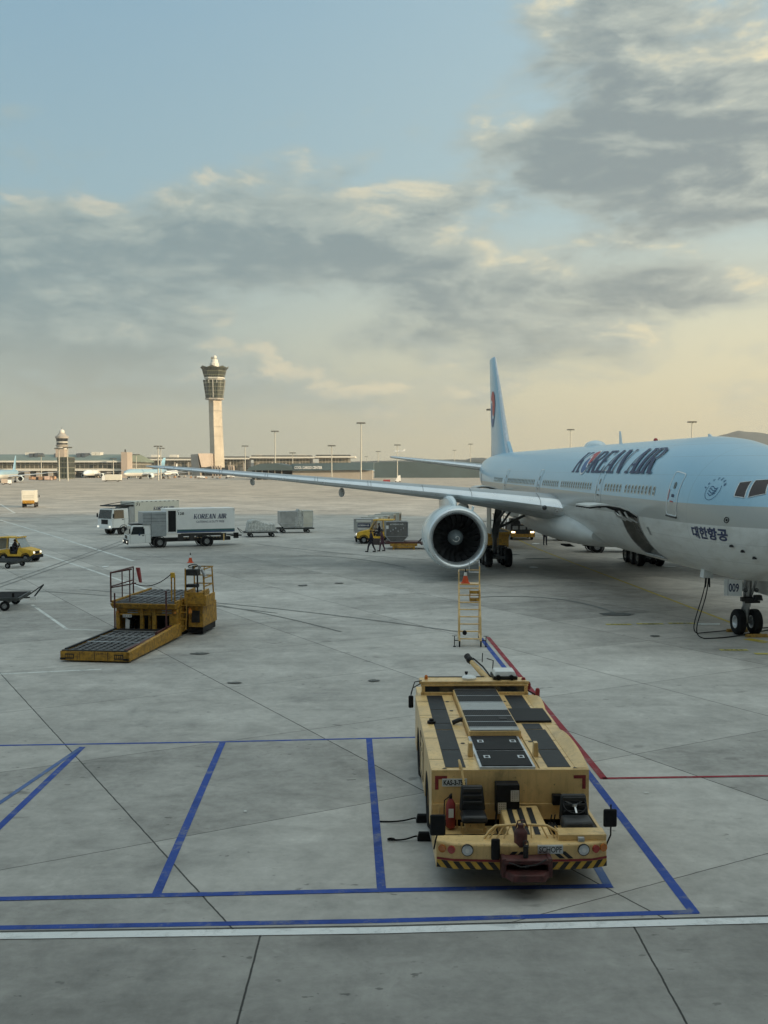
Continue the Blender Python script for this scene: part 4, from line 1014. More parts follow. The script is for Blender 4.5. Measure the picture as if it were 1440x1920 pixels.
# raised centre housing with grilles and tread plates
b = MB(); b.box(CX0-.03, CX1+.03, 3.74, 7.6, ZD-.03, ZD+.13); b.build('centre_housing', 'cream_paint', TUG, bevel=.015)
for y0, y1, mt, nm in ((3.77, 3.98, 'tread_plate', 'tread_plate'), (4.01, 4.42, 'grille', 'grille'), (4.45, 4.93, 'grille', 'grille'), (4.96, 5.46, 'grille', 'grille'), (5.50, 6.22, 'tread_plate', 'tread_plate'), (6.25, 6.85, 'grille', 'grille'), (6.88, 7.55, 'grille', 'grille')):
    o = MB().box(CX0, CX1, y0, y1, ZD+.13, ZD+.145).build(nm, mt, TUG)
    b = MB(); 
    for yy in (y0-.012, y1-.0): b.box(CX0, CX1, yy, yy+.012, ZD+.131, ZD+.152)
    b.build('edge_strip', 'alu', o)
o = MB().box(.56, 1.36, 4.9, 6.02, ZD+.004, ZD+.05).build('grille', 'grille', TUG)
MB().box(.20, .36, 4.60, 4.82, ZD+.147, ZD+.155).build('inspection_cover', 'dark_metal', TUG)
# two black hatches with latches in an aluminium frame
for y0, y1 in ((D1+.0, 2.56), (2.64, 3.64)):
    fr = MB(); fr.box(-.56, .46, y0-.04, y1+.04, ZD-.03, ZD+.045); f = fr.build('hatch', 'alu', TUG, bevel=.008)
    MB().box(-.51, .41, y0, y1, ZD+.046, ZD+.06).build('hatch_lid', 'dark_hatch', f)
    for x in (-.42, .22):
        l = MB().box(x, x+.12, y1-.52, y1-.34, ZD+.061, ZD+.07).build('latch', 'alu', f); MB().box(x+.03, x+.09, y1-.47, y1-.40, ZD+.071, ZD+.078).build('latch_grip', 'black_paint', l)
for x in (-.64, .60):
    b = MB(); b.box(x-.05, x+.05, 2.35, 2.52, ZD, ZD+.26, .012); b.build('lifting_bracket', 'cream_paint', TUG, bevel=.01)
b = MB(); b.lathe([(0, .09), (.05, .09), (.06, .05), (.1, .05), (.11, .001)], (-1.22, 4.9, ZD), 'z', 14); b.build('filler_cap', 'black_paint', TUG, 50)
b = MB(); b.tube([(-.78, 4.78, ZD+.04), (-.62, 4.80, ZD+.10), (-.56, 4.8, ZD+.1)], .05, 8); b.build('exhaust', 'dark_metal', TUG, 50)
for x, y in ((-.72, 6.9), (-.7, 6.0), (-.70, 3.3), (.66, 3.4), (.62, 6.9)):
    b = MB(); b.lathe([(0, .045), (.008, .04), (.009, .001)], (x, y, ZD), 'z', 12); b.build('drain_cap', 'dark_metal', TUG)
# chassis
b = MB(); b.box(-1.05, 1.05, 1.7, 8.0, .35, 1.5); b.box(-1.2, 1.2, .45, 1.7, .33, .495); b.build('chassis', 'black_paint', TUG)
for y in (2.95, 6.25):
    for x in (-1.22, 1.22): wheel(TUG, (x, y, .62), .62, .42, 'x', 'worn_yellow', .5)
# bulkhead between deck and driving pit
b = MB(); b.box(-HWD, HWD, D1-.06, D1, .85, ZD-.005); b.build('bulkhead', 'cream_paint', TUG)
b = MB(); b.box(-HWD+.02, HWD-.02, D1-.10, D1-.061, .70, .98); b.build('bulkhead_step', 'cream_paint', TUG)
for sg in (-1, 1):
    b = MB(); x = sg*(HWD-.06); b.box(min(x, x-sg*.22), max(x, x-sg*.22), D1-.066, D1-.062, ZD-.17, ZD-.11); b.box(min(x, x-sg*.065), max(x, x-sg*.065), D1-.0675, D1-.0672, ZD-.36, ZD-.11); b.build('corner_marking', 'red_paint', TUG)
    b = MB(); b.add([(sg*.9+.24*sg, D1-.0, ZD+.004), (sg*.9+.34*sg, D1, ZD+.004), (sg*.9+.29*sg, D1+.07, ZD+.004)], [(0, 1, 2)]); b.build('warning_mark', 'dark_metal', TUG)
pl = thing('number_plate', (0, 0, 0), 0, None, None); pl.parent = TUG
MB().box(-1.24, -.79, D1-.075, D1-.062, 1.30, 1.44).build('plate', 'white_paint', pl)
lettering('KAS-3-756', .40, .10, (-1.015, D1-.080, 1.37), (1, 0, 0), (0, 0, 1), 'letter_black', pl, bold=.03)
# black control cabinet with perforated covers
cbx = MB().box(-.29, .13, D1-.32, D1-.062, .86, 1.40).build('control_cabinet', 'black_paint', TUG, bevel=.012)
for x, z in ((-.03, 1.10), (-.26, .88)):
    o = MB().box(x, x+.15, D1-.331, D1-.321, z, z+.20).build('perforated_cover', 'alu', cbx)
    b = MB()
    for i in range(4):
        for j in range(5): b.box(x+.02+i*.033, x+.034+i*.033, D1-.334, D1-.3312, z+.02+j*.037, z+.034+j*.037)
    b.build('perforation', 'black_paint', o)
# driving pit: floor, centre console, front rail beam
b = MB(); b.box(-HWD+.03, HWD-.03, .22, D1-.1, .50, .58); b.build('pit_floor', 'cream_paint', TUG)
b = MB(); b.box(-1.30, -.15, .45, 1.05, .582, .592); b.build('antislip_strip', 'antislip', TUG)
for sg in (-1, 1):
    b = MB(); b.box(min(sg*HWD, sg*(HWD-.05)), max(sg*HWD, sg*(HWD-.05)), .32, D1-.06, .30, .86 if sg > 0 else .72); b.build('side_panel', 'cream_paint', TUG)
co = MB(); co.hexa([(-.22, .30, .58), (.62, .30, .58), (.58, 1.42, .58), (-.22, 1.42, .58), (-.16, .36, .76), (.56, .36, .76), (.46, 1.42, .98), (-.22, 1.42, .98)]); co = co.build('centre_console', 'cream_paint', TUG, bevel=.02)
for x in (-.08, .10, .28):
    MB().hexa([(x, .45, .785), (x+.09, .45, .785), (x+.065, 1.32, .965), (x-.025, 1.32, .965), (x, .45, .797), (x+.09, .45, .797), (x+.065, 1.32, .977), (x-.025, 1.32, .977)]).build('antislip_strip', 'antislip', co)
lv = MB(); 
for x in (.62, .68): lv.cyl((x, .95, .80), (x+.02, .92, .98), .012, n=6)
lv.box(.585, .72, .72, 1.0, .581, .82); lv.build('control_lever', 'black_paint', co)
# seats
def seat(cx, cy, z, cushion_m, back_m, big):
    s = thing('seat', (cx, cy, z), 0, None, None); s.parent = TUG
    w_ = .27 if big else .235
    b = MB(); b.box(-w_, w_, -.26, .18, 0, .13 if not big else .20, .02); b.build('seat_cushion', cushion_m, s, 50, bevel=.045)
    b = MB(); b.hexa([(-w_, .16, .08), (w_, .16, .08), (w_, .27, .08), (-w_, .27, .08), (-w_*.82, .26, .52), (w_*.82, .26, .52), (w_*.82, .34, .52), (-w_*.82, .34, .52)]); b.build('backrest', back_m, s, 50, bevel=.04)
    b = MB()
    for i in range(3): b.box(-w_*.72, w_*.72, .13+.022*(i+1.)-.01, .16+.022*(i+1), .2+.11*i, .27+.11*i)
    b.build('backrest_pad', back_m, s, 50, bevel=.012)
    b = MB(); b.box(-w_*.7, w_*.7, -.2, .15, -.10, -.005); b.bar((-.2, -.12, -.42), (-.2, -.12, -.1), .03); b.bar((.2, -.12, -.42), (.2, -.12, -.1), .03); b.bar((-.2, .12, -.42), (-.2, .12, -.1), .03); b.bar((.2, .12, -.42), (.2, .12, -.1), .03); b.build('seat_frame', 'cream_paint', s)
    return s
seat(-.72, 1.05, .86, 'seat_vinyl', 'seat_vinyl', False)
s2 = seat(1.06, .84, .76, 'seat_grey', 'seat_vinyl', True); s2.rotation_euler = (0, 0, 0)
st = thing('steering_wheel', (1.06, 1.0, 1.12), 0, None, None); st.parent = TUG
tl = R(28); b = MB(); P_ = [(math.cos(a*.2618)*.20, math.sin(a*.2618)*.20*math.cos(tl), math.sin(a*.2618)*.20*math.sin(tl)) for a in range(25)]; b.tube(P_, .016, 6); b.build('wheel_rim', 'black_paint', st, 60)
b = MB(); b.bar((0, 0, 0), (-.16, .09, .05), .03, .012); b.bar((0, 0, 0), (.16, .09, .05), .03, .012); b.bar((0, 0, 0), (0, -.18, -.09), .03, .012); b.cyl((0, 0, -.02), (0, 0, .02), .045); b.build('wheel_spoke', 'alu', st)
b = MB(); b.cyl((0, 0, 0), (0, .25, -.42), .03); b.build('steering_column', 'black_paint', st)
# extinguisher
ex = thing('fire_extinguisher', (-1.10, D1-.26, .62), 0, None, None); ex.parent = TUG
b = MB(); b.lathe([(0, .075), (.02, .085), (.42, .085), (.49, .05), (.52, .03)], ax='z', n=20, cap=(1, 0)); b.build('cylinder_body', 'red_paint', ex, 50)
b = MB(); b.cyl((0, 0, .52), (0, 0, .58), .028); b.bar((-.02, -.1, .60), (.02, .06, .585), .03, .015); b.tube([(0, .03, .56), (-.11, .02, .48), (-.12, 0, .2)], .012); b.build('valve', 'black_paint', ex)
MB().box(-.045, .045, -.088, -.084, .20, .36).build('sticker', 'letter_white', ex)
b = MB(); b.tube([(-1.30, D1-.2, .58), (-1.30, D1-.2, .98), (-.98, D1-.2, .98), (-.98, D1-.2, .58)], .014); b.build('bottle_guard', 'cream_paint', TUG)
b = MB(); b.tube([(-.90, D1+.02, ZD-.02), (-.93, D1-.02, ZD+.16), (-.90, D1-.14, ZD+.06), (-.83, D1-.25, 1.2), (-.80, D1-.3, .58)], .022, 8); b.build('grab_pole', 'yellow_paint' if 0 else 'cream_paint', TUG, 60)
# front guard rail: bowed hoop with slanting bars
b = MB(); top = [(-.66, .26, .76), (-.52, .32, .92), (-.42, .35, .99), (.0, .36, 1.01), (.45, .35, .99), (.58, .32, .93), (.76, .26, .78)]; b.tube(top, .022, 8)
for x in (-.42, -.30, -.18, .38, .50, .62): b.tube([(x-.14 if x < 0 else x+.10, .26, .76), (x*.95, .35, .98)], .013, 6)
for x in (-.06, .06, .18): b.tube([(x, .26, .76), (x, .36, 1.0)], .011, 6)
b.build('guard_rail', 'cream_paint', TUG, 60)
# bumper: beam with raked corners, lamps, hazard band, name board
def bump_ring(z, off=0.): return [(-HWD-.01, .42+off), (-HWD-.01, .16+off), (-1.15, .05+off), (-.45, .0+off), (.75, .0+off), (1.15, .03+off), (HWD+.0, .14+off), (HWD+.0, .42+off)]
fr = bump_ring(0)
b = MB()
rings = []
for z, o_ in ((.36, .04), (.40, 0), (.77, 0), (.80, .03)):
    rings.append([(x, y+o_, z) for x, y in fr])
b.loft(rings); bp = b.build('bumper', 'cream_paint', TUG, bevel=.012)
def on_front(x, off=.0):
    for (xa, ya), (xb, yb) in zip(fr[1:], fr[2:]):
        if xa <= x <= xb: t = (x-xa)/(xb-xa); n = Vector((yb-ya, -(xb-xa))).normalized(); return Vector((x, ya+(yb-ya)*t, 0)) + Vector((n.x, n.y, 0))*off
def front_band(z0, z1, off, m, nm, x0=-HWD, x1=HWD-.002, par=None):
    xs = [x0] + [p[0] for p in fr[2:-1] if x0 < p[0] < x1] + [x1]; b = MB()
    lo = [on_front(x, off) for x in xs]
    b.loft([[Vector((p.x, p.y, z0)) for p in lo], [Vector((p.x, p.y, z1)) for p in lo]], (0, 0), False); return b.build(nm, m, par or bp)
front_band(.375, .50, .006, 'hazard_stripe', 'hazard_band'); front_band(.505, .545, .005, 'red_paint', 'red_stripe')
for x0, x1, sl in ((-.30, -.02, 1), (.42, .75, -1)):
    p, q = on_front(x0, .007), on_front(x1, .007); b = MB()
    for k in range(2):
        z0 = .55+.0*k; a = k*.14*sl
        if sl > 0: b.add([(p.x+a, p.y, .56), (p.x+a+.09, p.y, .56), (p.x+a+.21, q.y, .68), (p.x+a+.12, q.y, .68)], [(0, 1, 2, 3)])
        else: b.add([(q.x+a, p.y, .56), (q.x+a+.09, p.y, .56), (q.x+a-.05, q.y, .68), (q.x+a-.14, q.y, .68)], [(0, 1, 2, 3)])
    b.build('hazard_stripe', 'letter_black', bp)
for x, r, m_, nm in ((-1.34, .065, 'lens_orange', 'indicator'), (-1.19, .065, 'lens_red', 'tail_lamp'), (-.93, .10, 'alu', 'headlight'), (1.01, .10, 'alu', 'headlight'), (1.22, .065, 'lens_red', 'tail_lamp'), (1.36, .065, 'lens_orange', 'indicator')):
    p = on_front(x, .0); d = (on_front(x, 1.) - p); c = Vector((p.x, p.y, .70)); b = MB(); b.cyl(c, c+d*.03, r, n=20); hl = b.build(nm, m_ if nm != 'headlight' else 'dark_metal', bp, 50)
    if nm == 'headlight':
        b = MB(); b.cyl(c+d*.03, c+d*.045, r*.88, r*.6, 20); b.build('lens', 'alu', hl, 50); b = MB(); b.cyl(c+d*.045, c+d*.05, r*.35, n=14); b.build('bulb', 'letter_white', hl)
nb = thing('name_board', (0, 0, 0), 0, None, None); nb.parent = TUG
MB().box(.24, .66, -.02, .015, .645, .785).build('board', 'alu', nb); lettering('SCHOPF', .38, .10, (.45, -.024, .715), (1, 0, 0), (0, 0, 1), 'letter_black', nb, bold=.012)
MB().box(.94, 1.04, .08, .159, .801, .87).build('socket_box', 'alu', bp)
MB().box(.62, HWD, .16, .5, .801, .90).build('bumper_top', 'cream_paint', TUG, bevel=.01)
# towing coupling
cp = thing('tow_coupling', (.02, 0, .05), 0, None, None); cp.parent = TUG
b = MB(); b.box(-.40, .42, -.24, .02, .28, .40, -.0); b.box(-.38, .40, -.26, .01, .50, .58); b.box(-.34, .36, -.04, .02, .40, .50); b.hexa([(-.26, -.44, .28), (.28, -.44, .28), (.38, -.24, .28), (-.36, -.24, .28), (-.22, -.42, .39), (.24, -.42, .39), (.38, -.24, .40), (-.36, -.24, .40)]); b.box(-.41, -.33, -.25, .0, .28, .60); b.box(.35, .43, -.25, .0, .28, .60); b.build('coupling_jaw', 'coupling_red', cp, bevel=.02)
b = MB(); b.cyl((0, -.14, .3), (0, -.14, .78), .045); b.tube([(-.04, -.14, .78), (-.03, -.14, .86), (.03, -.14, .86), (.04, -.14, .78)], .012); b.build('coupling_pin', 'dark_metal', cp, 50)
b = MB(); b.lathe([(0, .11), (.22, .115), (.27, .08), (.30, .05), (.36, .05)], (-.05, .10, .70), 'z', 18, (1, 1)); b.tube([(-.13, .1, 1.0), (-.10, .08, 1.12), (0, .08, 1.14), (.07, .1, 1.0)], .012); b.build('hydraulic_bottle', 'coupling_red', cp, 50)
b = MB(); b.tube([(-.30, -.30, .56), (-.1, -.34, .50), (.15, -.33, .53), (.32, -.28, .60)], .012); b.build('chain', 'dark_metal', cp)
# mirrors
def mirror(p, arm, w_=.13, h_=.36, par=TUG):
    m_ = thing('mirror', p, 0, None, None); m_.parent = par
    MB().box(-w_, w_, -.03, .03, -h_/2, h_/2).build('mirror_head', 'black_paint', m_, 50, bevel=.035); MB().tube([Vector(q)-Vector(p) for q in arm], .014).build('mirror_arm', 'black_paint', m_)
mirror((-1.42, .10, 1.10), [(-1.42, .14, .95), (-1.45, .2, .8), (-1.47, .3, .62)]); mirror((1.50, .22, 1.16), [(1.52, .25, 1.38), (1.52, .25, .86), (1.43, .3, .60)], .115, .31)
mirror((-.47, -.05, .74), [(-.47, -.02, .74), (-.53, .05, .72), (-.53, .15, .72)], .075, .36)
# rear cab, sunk behind the deck (far end)
cab = thing('cab', (0, 7.62, 0), 0, None, None); cab.parent = TUG
b = MB(); b.box(-1.32, 1.30, .10, .62, 1.84, 1.90); b.build('roof', 'cream_paint', cab, bevel=.03)
b = MB(); b.box(-1.28, -1.2, .02, .12, 1.45, 1.84); b.box(1.20, 1.28, .02, .12, 1.45, 1.84); b.box(-1.30, 1.30, .02, .1, 1.40, 1.66); b.box(-1.30, 1.30, .03, .12, 1.80, 1.84); b.box(-1.35, 1.34, .12, 1.4, .4, 1.5); b.build('cab_frame', 'cream_paint', cab, bevel=.01)
MB().box(-1.2, 1.20, .05, .60, 1.64, 1.83).build('cab_window', 'window_glass', cab)
b = MB(); b.box(-1.34, 1.32, .06, .10, 1.85, 1.91); b.build('roof_gutter', 'cream_paint', cab)
MB().box(-1.1, .3, .62, .68, 1.84, 1.91).build('roof_edge', 'black_paint', cab)
b = MB(); b.lathe([(1.90, .17), (1.95, .18), (1.99, .13), (2.0, .001)], (-.10, .36, 0), 'z', 20); b.build('roof_dome', 'white_paint', cab, 60)
ac = MB(); ac.box(.50, 1.05, .28, .85, 1.98, 2.10, .04); ac = ac.build('air_conditioner', 'white_paint', cab, bevel=.02); MB().box(.48, 1.07, .26, .88, 1.91, 1.98).build('unit_base', 'dark_metal', ac)
for x in (.60, .92): MB().cyl((x, .18, 1.97), (x, .27, 1.97), .06, n=14).build('work_lamp', 'black_paint', ac)
MB().lathe([(1.90, .04), (1.96, .045), (2.0, .03), (2.01, .001)], (-1.15, .4, 0), 'z', 12).build('roof_beacon', 'lens_orange', cab, 60)
b = MB(); b.cyl((-.15, .56, 1.9), (-.15, .56, 2.0), .025); b.cyl((-.15, .56, 2.0), (-.15, .56, 2.05), .04); b.build('roof_aerial', 'black_paint', cab)
for x, y, z in ((1.22, .3, 1.78), (1.32, .14, 1.70), (1.50, -.10, 1.60)):
    MB().lathe([(0, .05), (.12, .055), (.17, .04), (.185, .001)], (x, y, z+.0), 'z', 14, (1, 0)).build('red_lamp', 'red_paint', cab, 50)
b = MB(); b.tube([(1.18, .3, 1.72), (1.36, .1, 1.64), (1.54, -.15, 1.58)], .02); b.build('lamp_bracket', 'black_paint', cab)
# boom with clamp at its end, rising from the front of the cab
bo = thing('boom', (.42, .75, 1.80), 0, None, None); bo.parent = cab
b = MB(); b.tube([(0, 0, 0), (-.18, .42, .16), (-.34, .78, .30)], [.085, .075, .06], 10); b.build('boom_tube', 'cream_paint', bo, 60)
b = MB(); b.tube([(.08, -.05, .05), (-.10, .4, .26), (-.30, .75, .40)], .02); b.tube([(.12, .2, .1), (.16, .35, .42), (.02, .5, .44)], .014); b.tube([(-.1, .5, .35), (-.08, .6, .56)], .012); b.build('hose', 'black_paint', bo)
b = MB(); b.sphere((-.38, .86, .34), .095, 12, 8); b.cyl((-.35, .80, .30), (-.44, 1.0, .42), .075, .085, 10); b.build('clamp_head', 'dark_metal', bo, 50)
mirror((-1.55, 7.35, 1.50), [(-1.55, 7.35, 1.66), (-1.5, 7.5, 1.80), (-1.30, 7.7, 1.86)], .06, .30); 
b = MB(); b.tube([(-1.55, 7.35, 1.70), (-1.45, 7.6, 1.92), (-1.28, 7.75, 1.92)], .012); b.build('mirror_bracket', 'black_paint', TUG)
# hoses, pedals and small fittings in the driving pit
b = MB(); b.tube(bez([(.12, D1-.2, .9), (.25, 1.2, .7), (.5, 1.15, .62), (.72, 1.3, .60)]), .022); b.build('hose', 'rubber', TUG); b = MB(); b.tube(bez([(-.25, D1-.2, .92), (-.35, 1.25, .62), (-.3, .9, .61), (-.22, .6, .62)]), .018); b.build('hose', 'rubber', TUG)
for x in (1.0, 1.16): MB().hexa([(x-.04, .32, .60), (x+.04, .32, .60), (x+.04, .44, .64), (x-.04, .44, .64), (x-.04, .30, .63), (x+.04, .30, .63), (x+.04, .42, .67), (x-.04, .42, .67)]).build('pedal', 'rubber', TUG)
MB().box(.75, .92, D1-.2, D1-.062, .98, 1.16).build('switch_box', 'black_paint', TUG, bevel=.01)
MB().box(1.28, 1.40, .45, 1.3, .58, .84).build('side_box', 'dark_metal', TUG, bevel=.01)
for y in (2.2, 3.7, 5.6, 6.9): MB().box(-HWD-.004, -.58, y, y+.012, ZD+.0005, ZD+.0035).build('deck_seam', 'dark_metal', TUG)
for y in (2.3, 3.5, 6.5): MB().box(.57, 1.19, y, y+.012, ZD+.0005, ZD+.0035).build('deck_seam', 'dark_metal', TUG)
# side details on the left flank
for y in (4.3, 4.7, 5.1): MB().box(-HWD-.008, -HWD-.002, y, y+.07, 1.05, 1.12).build('side_catch', 'black_paint', TUG)
b = MB(); b.tube([(-HWD-.006, 4.2, .55), (-HWD-.006, 5.3, .55), (-HWD-.006, 5.3, 1.35), (-HWD-.006, 4.2, 1.35), (-HWD-.006, 4.2, .55)], .006, 4); b.build('panel_seam', 'dark_metal', TUG)
# chocks and cords lying on the left of the tug
def chock_on_cord(x, y, pts, lab, lab2):
    b = MB(); b.hexa([(-.13, -.09, 0), (.13, -.09, 0), (.13, .09, 0), (-.13, .09, 0), (-.10, -.06, .15), (.10, -.06, .15), (.10, .06, .15), (-.10, .06, .15)]); o = b.build('wheel_chock', 'rubber', None, bevel=.015); o.location = (x, y, 0); tag(o, lab, 'wheel chock')
    cable('chock_cord', pts, .016, lab2, 'cord')
p = G(792, 1536, .05); q = G(795, 1570, .05)
chock_on_cord(p.x, p.y, bez([(p.x-.13, p.y, .07), (p.x-.22, p.y, .09), (p.x-.3, p.y-.12, .02), (p.x-.85, p.y-.04, .02)]), 'black rubber chock beside the tug wheel, the farther of the two', 'straight black cord running left from the farther tug chock')
lp = [(q.x-.62+.07*math.cos(a*.7), q.y-.04+.06*math.sin(a*.7), .02+.002*a) for a in range(9)]
chock_on_cord(q.x, q.y, bez([(q.x-.13, q.y, .07), (q.x-.2, q.y, .09), (q.x-.35, q.y-.16, .02), (q.x-.62, q.y-.02, .02)]) + lp, 'black rubber chock beside the tug wheel, the nearer of the two', 'looped black cord running left from the nearer tug chock')

# ================================================================ CARGO LOADER
def deck_mat():
    m = bpy.data.materials.new('roller_deck'); m.use_nodes = True; T = NT(m.node_tree); b = T.n['Principled BSDF']
    P = T.new('ShaderNodeTexCoord').outputs['Object']; x, y, z = T.sep(P)
    a = T.step(T.m('FRACT', T.m('MULTIPLY', y, 5.)), .3, .42); c1 = T.step(T.m('FRACT', T.m('MULTIPLY', x, 3.2)), .15, .22)
    c = T.mix(T.m('MULTIPLY', a, c1), (.02, .02, .021), (.13, .135, .14)); n = T.noise(P, 9, 4, .6); c = T.mix(T.step(n, .5, .7), c, (.10, .095, .09))
    T.l.new(c, b.inputs['Base Color']); b.inputs['Roughness'].default_value = .5; b.inputs['Metallic'].default_value = .4; MATS['roller_deck'] = m
deck_mat()
LD = thing('cargo_loader', (-10.50, 36.66, 0), R(-7.), 'worn yellow cargo loader with its long roller platform lowered to the ground', 'cargo loader')
def rollers(x0, x1, y0, y1, z, nx, ny, par, m='steel'):
    b = MB()
    for j in range(ny):
        y = y0 + (y1-y0)*(j+.5)/ny
        for i in range(nx):
            xa = x0 + (x1-x0)*(i+.10+.12*(j % 2))/nx; xb = x0 + (x1-x0)*(i+.66+.12*(j % 2))/nx
            b.cyl((xa, y, z), (xb, y, z), .035, n=6)
    return b.build('roller', mat('roller_steel', (.15, .155, .16), .45, .5, var=.25, scale=8), par)
pf = thing('platform', (0, 0, 0), 0, None, None); pf.parent = LD
b = MB(); b.box(-1.30, 1.30, 0, .16, .06, .40); b.box(-1.30, -1.18, .16, 5.3, .12, .42); b.build('platform_frame', 'worn_yellow', pf, bevel=.012)
b = MB(); b.hexa([(1.18, .0, .06), (1.32, 0, .06), (1.42, 5.6, .10), (1.24, 5.6, .10), (1.18, 0, .40), (1.32, 0, .40), (1.42, 5.6, .62), (1.24, 5.6, .62)]); b.build('side_beam', 'worn_yellow', pf, bevel=.012)
b = MB(); b.box(1.05, 1.17, .2, 5.0, .41, .46); b.box(1.10, 1.18, 3.3, 5.1, .46, .60); b.build('side_guide', 'coupling_red', pf)
dk = MB().box(-1.18, 1.18, .16, 5.3, .28, .36).build('platform_deck', 'roller_deck', pf)
rollers(-1.1, 1.05, .30, 4.3, .385, 8, 22, dk)
for y in (1.9, 3.15, 4.45): MB().box(-1.1, 1.04, y, y+.07, .40, .43).build('cross_bar', 'alu', dk)
b = MB()
for j in range(6): b.box(-1.1, 1.04, 4.55+j*.13, 4.62+j*.13, .37, .40)
b.build('conveyor_slat', 'dark_metal', dk)
b = MB(); b.box(-1.25, 1.22, .02, .14, .401, .44); b.box(-1.22, -1.14, .2, 5.0, .42, .47); b.build('edge_stop', 'dark_metal', pf)
for x in (-.95, .92):
    o = MB().box(x-.17, x+.17, -.012, -.001, .13, .31).build('reflector_board', 'dark_metal', pf)
    for k in range(4): MB().box(x-.14+k*.075, x-.09+k*.075, -.018, -.013, .17, .27).build('reflector', 'worn_yellow', o)
for x in (-1.2, 1.2):
    b = MB(); b.box(x-.10, x+.10, -.03, .25, .10, .16); b.build('bumper_block', 'black_paint', pf)
b = MB()
for x in (-.55, 0, .5): b.box(x-.01, x+.01, -.006, -.001, .08, .38)
b.build('panel_seam', 'dark_metal', pf)
for x, y in ((-1.22, 5.0), (1.20, 4.35)):
    MB().cyl((x, y, .4), (x, y, 2.1 if x > 0 else 1.9), .035, n=8).build('guide_pole', 'coupling_red', pf)
# chassis under the bridge
ch = thing('chassis', (0, 0, 0), 0, None, None); ch.parent = LD
b = MB()
b.box(-1.30, 1.30, 5.35, 9.6, 1.05, 1.22); b.box(-1.34, -1.16, 5.4, 9.4, .15, 1.1); b.box(.98, 1.30, 5.35, 9.4, .15, 1.1); b.box(-1.25, 1.25, 9.0, 9.5, .3, 1.1)
b.box(-.26, -.12, 5.30, 5.46, .2, 1.25); b.box(.26, .42, 5.30, 5.46, .2, 1.25); b.box(-1.2, 1.2, 5.33, 5.4, .95, 1.03)
b.build('chassis_frame', 'worn_yellow', ch, bevel=.012)
MB().box(-1.16, .98, 6.3, 9.0, .2, 1.05).build('engine_bay', 'black_paint', ch)
b = MB(); b.cyl((.07, 5.6, .35), (.07, 5.6, .95), .08); b.cyl((.07, 5.6, .95), (.07, 5.55, 1.15), .05); b.build('hydraulic_ram', 'worn_yellow', ch)
b = MB()
for z in (1.06, 1.16, 1.26): b.cyl((-.8, 5.34, z), (-.35, 5.34, z), .025); b.cyl((.68, 5.34, z), (1.1, 5.34, z), .025)
b.build('scissor_rod', 'steel', ch)
b = MB(); b.add([(-.95, 5.42, .15), (-.78, 5.42, .15), (-.74, 5.42, .72), (-.92, 5.42, .82)], [(0, 1, 2, 3)]); b.build('mudguard', 'letter_white', ch)
pl = MB().box(-1.0, -.62, 5.30, 5.315, .86, .98).build('number_plate', 'letter_white', ch); lettering('KAS-3-164', .34, .075, (-.81, 5.296, .92), (1, 0, 0), (0, 0, 1), 'letter_black', pl, bold=.02)
for x in (-.95, .85):
    for y in (6.3, 8.6): wheel(ch, (x, y, .42), .42, .3, 'x', 'worn_yellow', .5)
for x in (-1.2, 1.25): MB().box(x-.04, x+.04, 5.25, 5.33, 1.04, 1.12).build('marker_lamp', 'lamp_amber', ch)
# bridge deck
br = thing('bridge', (0, 0, 0), 0, None, None); br.parent = LD
b = MB(); b.hexa([(-1.38, 5.15, 1.25), (1.32, 5.15, 1.25), (1.32, 9.9, 1.25), (-1.38, 9.9, 1.25), (-1.45, 5.05, 1.46), (1.36, 5.05, 1.46), (1.36, 9.9, 1.46), (-1.45, 9.9, 1.46)]); b.build('bridge_frame', 'worn_yellow', br, bevel=.015)
bd2 = MB().box(-1.36, 1.26, 5.15, 9.8, 1.462, 1.48).build('bridge_deck', 'roller_deck', br); rollers(-1.28, 1.2, 5.3, 9.6, 1.50, 8, 20, bd2)
MB().box(-1.3, 1.2, 7.0, 7.08, 1.50, 1.545).build('cross_bar', 'alu', bd2)
b = MB()
for x in (-1.40, 1.30): b.box(x-.04, x+.04, 5.2, 9.8, 1.47, 1.56)
b.build('deck_edge', 'worn_yellow', br)
# left rail
rl = thing('guard_rail', (0, 0, 0), 0, None, None); rl.parent = LD
b = MB(); P_ = [(-1.44, 5.15), (-1.44, 7.6)]
b.tube([(-1.44, 5.15, 1.5), (-1.44, 5.15, 2.72), (-1.44, 7.7, 2.72), (-1.44, 7.7, 1.5)], .035); b.tube([(-1.44, 5.15, 2.15), (-1.44, 7.7, 2.15)], .028); b.tube([(-1.44, 6.4, 1.5), (-1.44, 6.4, 2.72)], .028); b.build('rail_tube', 'coupling_red', rl, 60)
b = MB(); b.tube([(-1.44, 5.15, 2.72), (-.62, 5.4, 2.86)], .035); b.tube([(-1.44, 5.15, 2.1), (-.45, 5.4, 2.28)], .028); b.tube([(-.72, 5.4, 1.5), (-.72, 5.4, 2.82)], .028); b.build('rail_gate', 'coupling_red', rl, 60)
MB().hexa([(-.30, 5.35, 2.32), (-.22, 5.35, 2.30), (-.22, 5.5, 2.3), (-.30, 5.5, 2.32), (-.44, 5.35, 2.92), (-.30, 5.35, 2.92), (-.30, 5.5, 2.92), (-.44, 5.5, 2.92)]).build('red_paddle', 'red_paint', rl)
b = MB(); b.tube([(1.02+.0, 5.55, 1.5), (1.02, 5.55, 2.6), (1.06, 5.6, 2.7), (1.14, 5.6, 2.6), (1.14, 5.6, 1.5)], .035); b.build('gate_post', 'worn_yellow', rl, 60)
MB().box(.98, 1.16, 5.5, 5.62, 2.5, 2.72).build('post_pad', 'yellow_paint', rl, bevel=.03)
cp_ = []
for i in range(17):
    t = i/16; cp_.append((-.62+1.66*t, 5.42, 2.30+.36*t-1.15*t*(1-t)*1.))
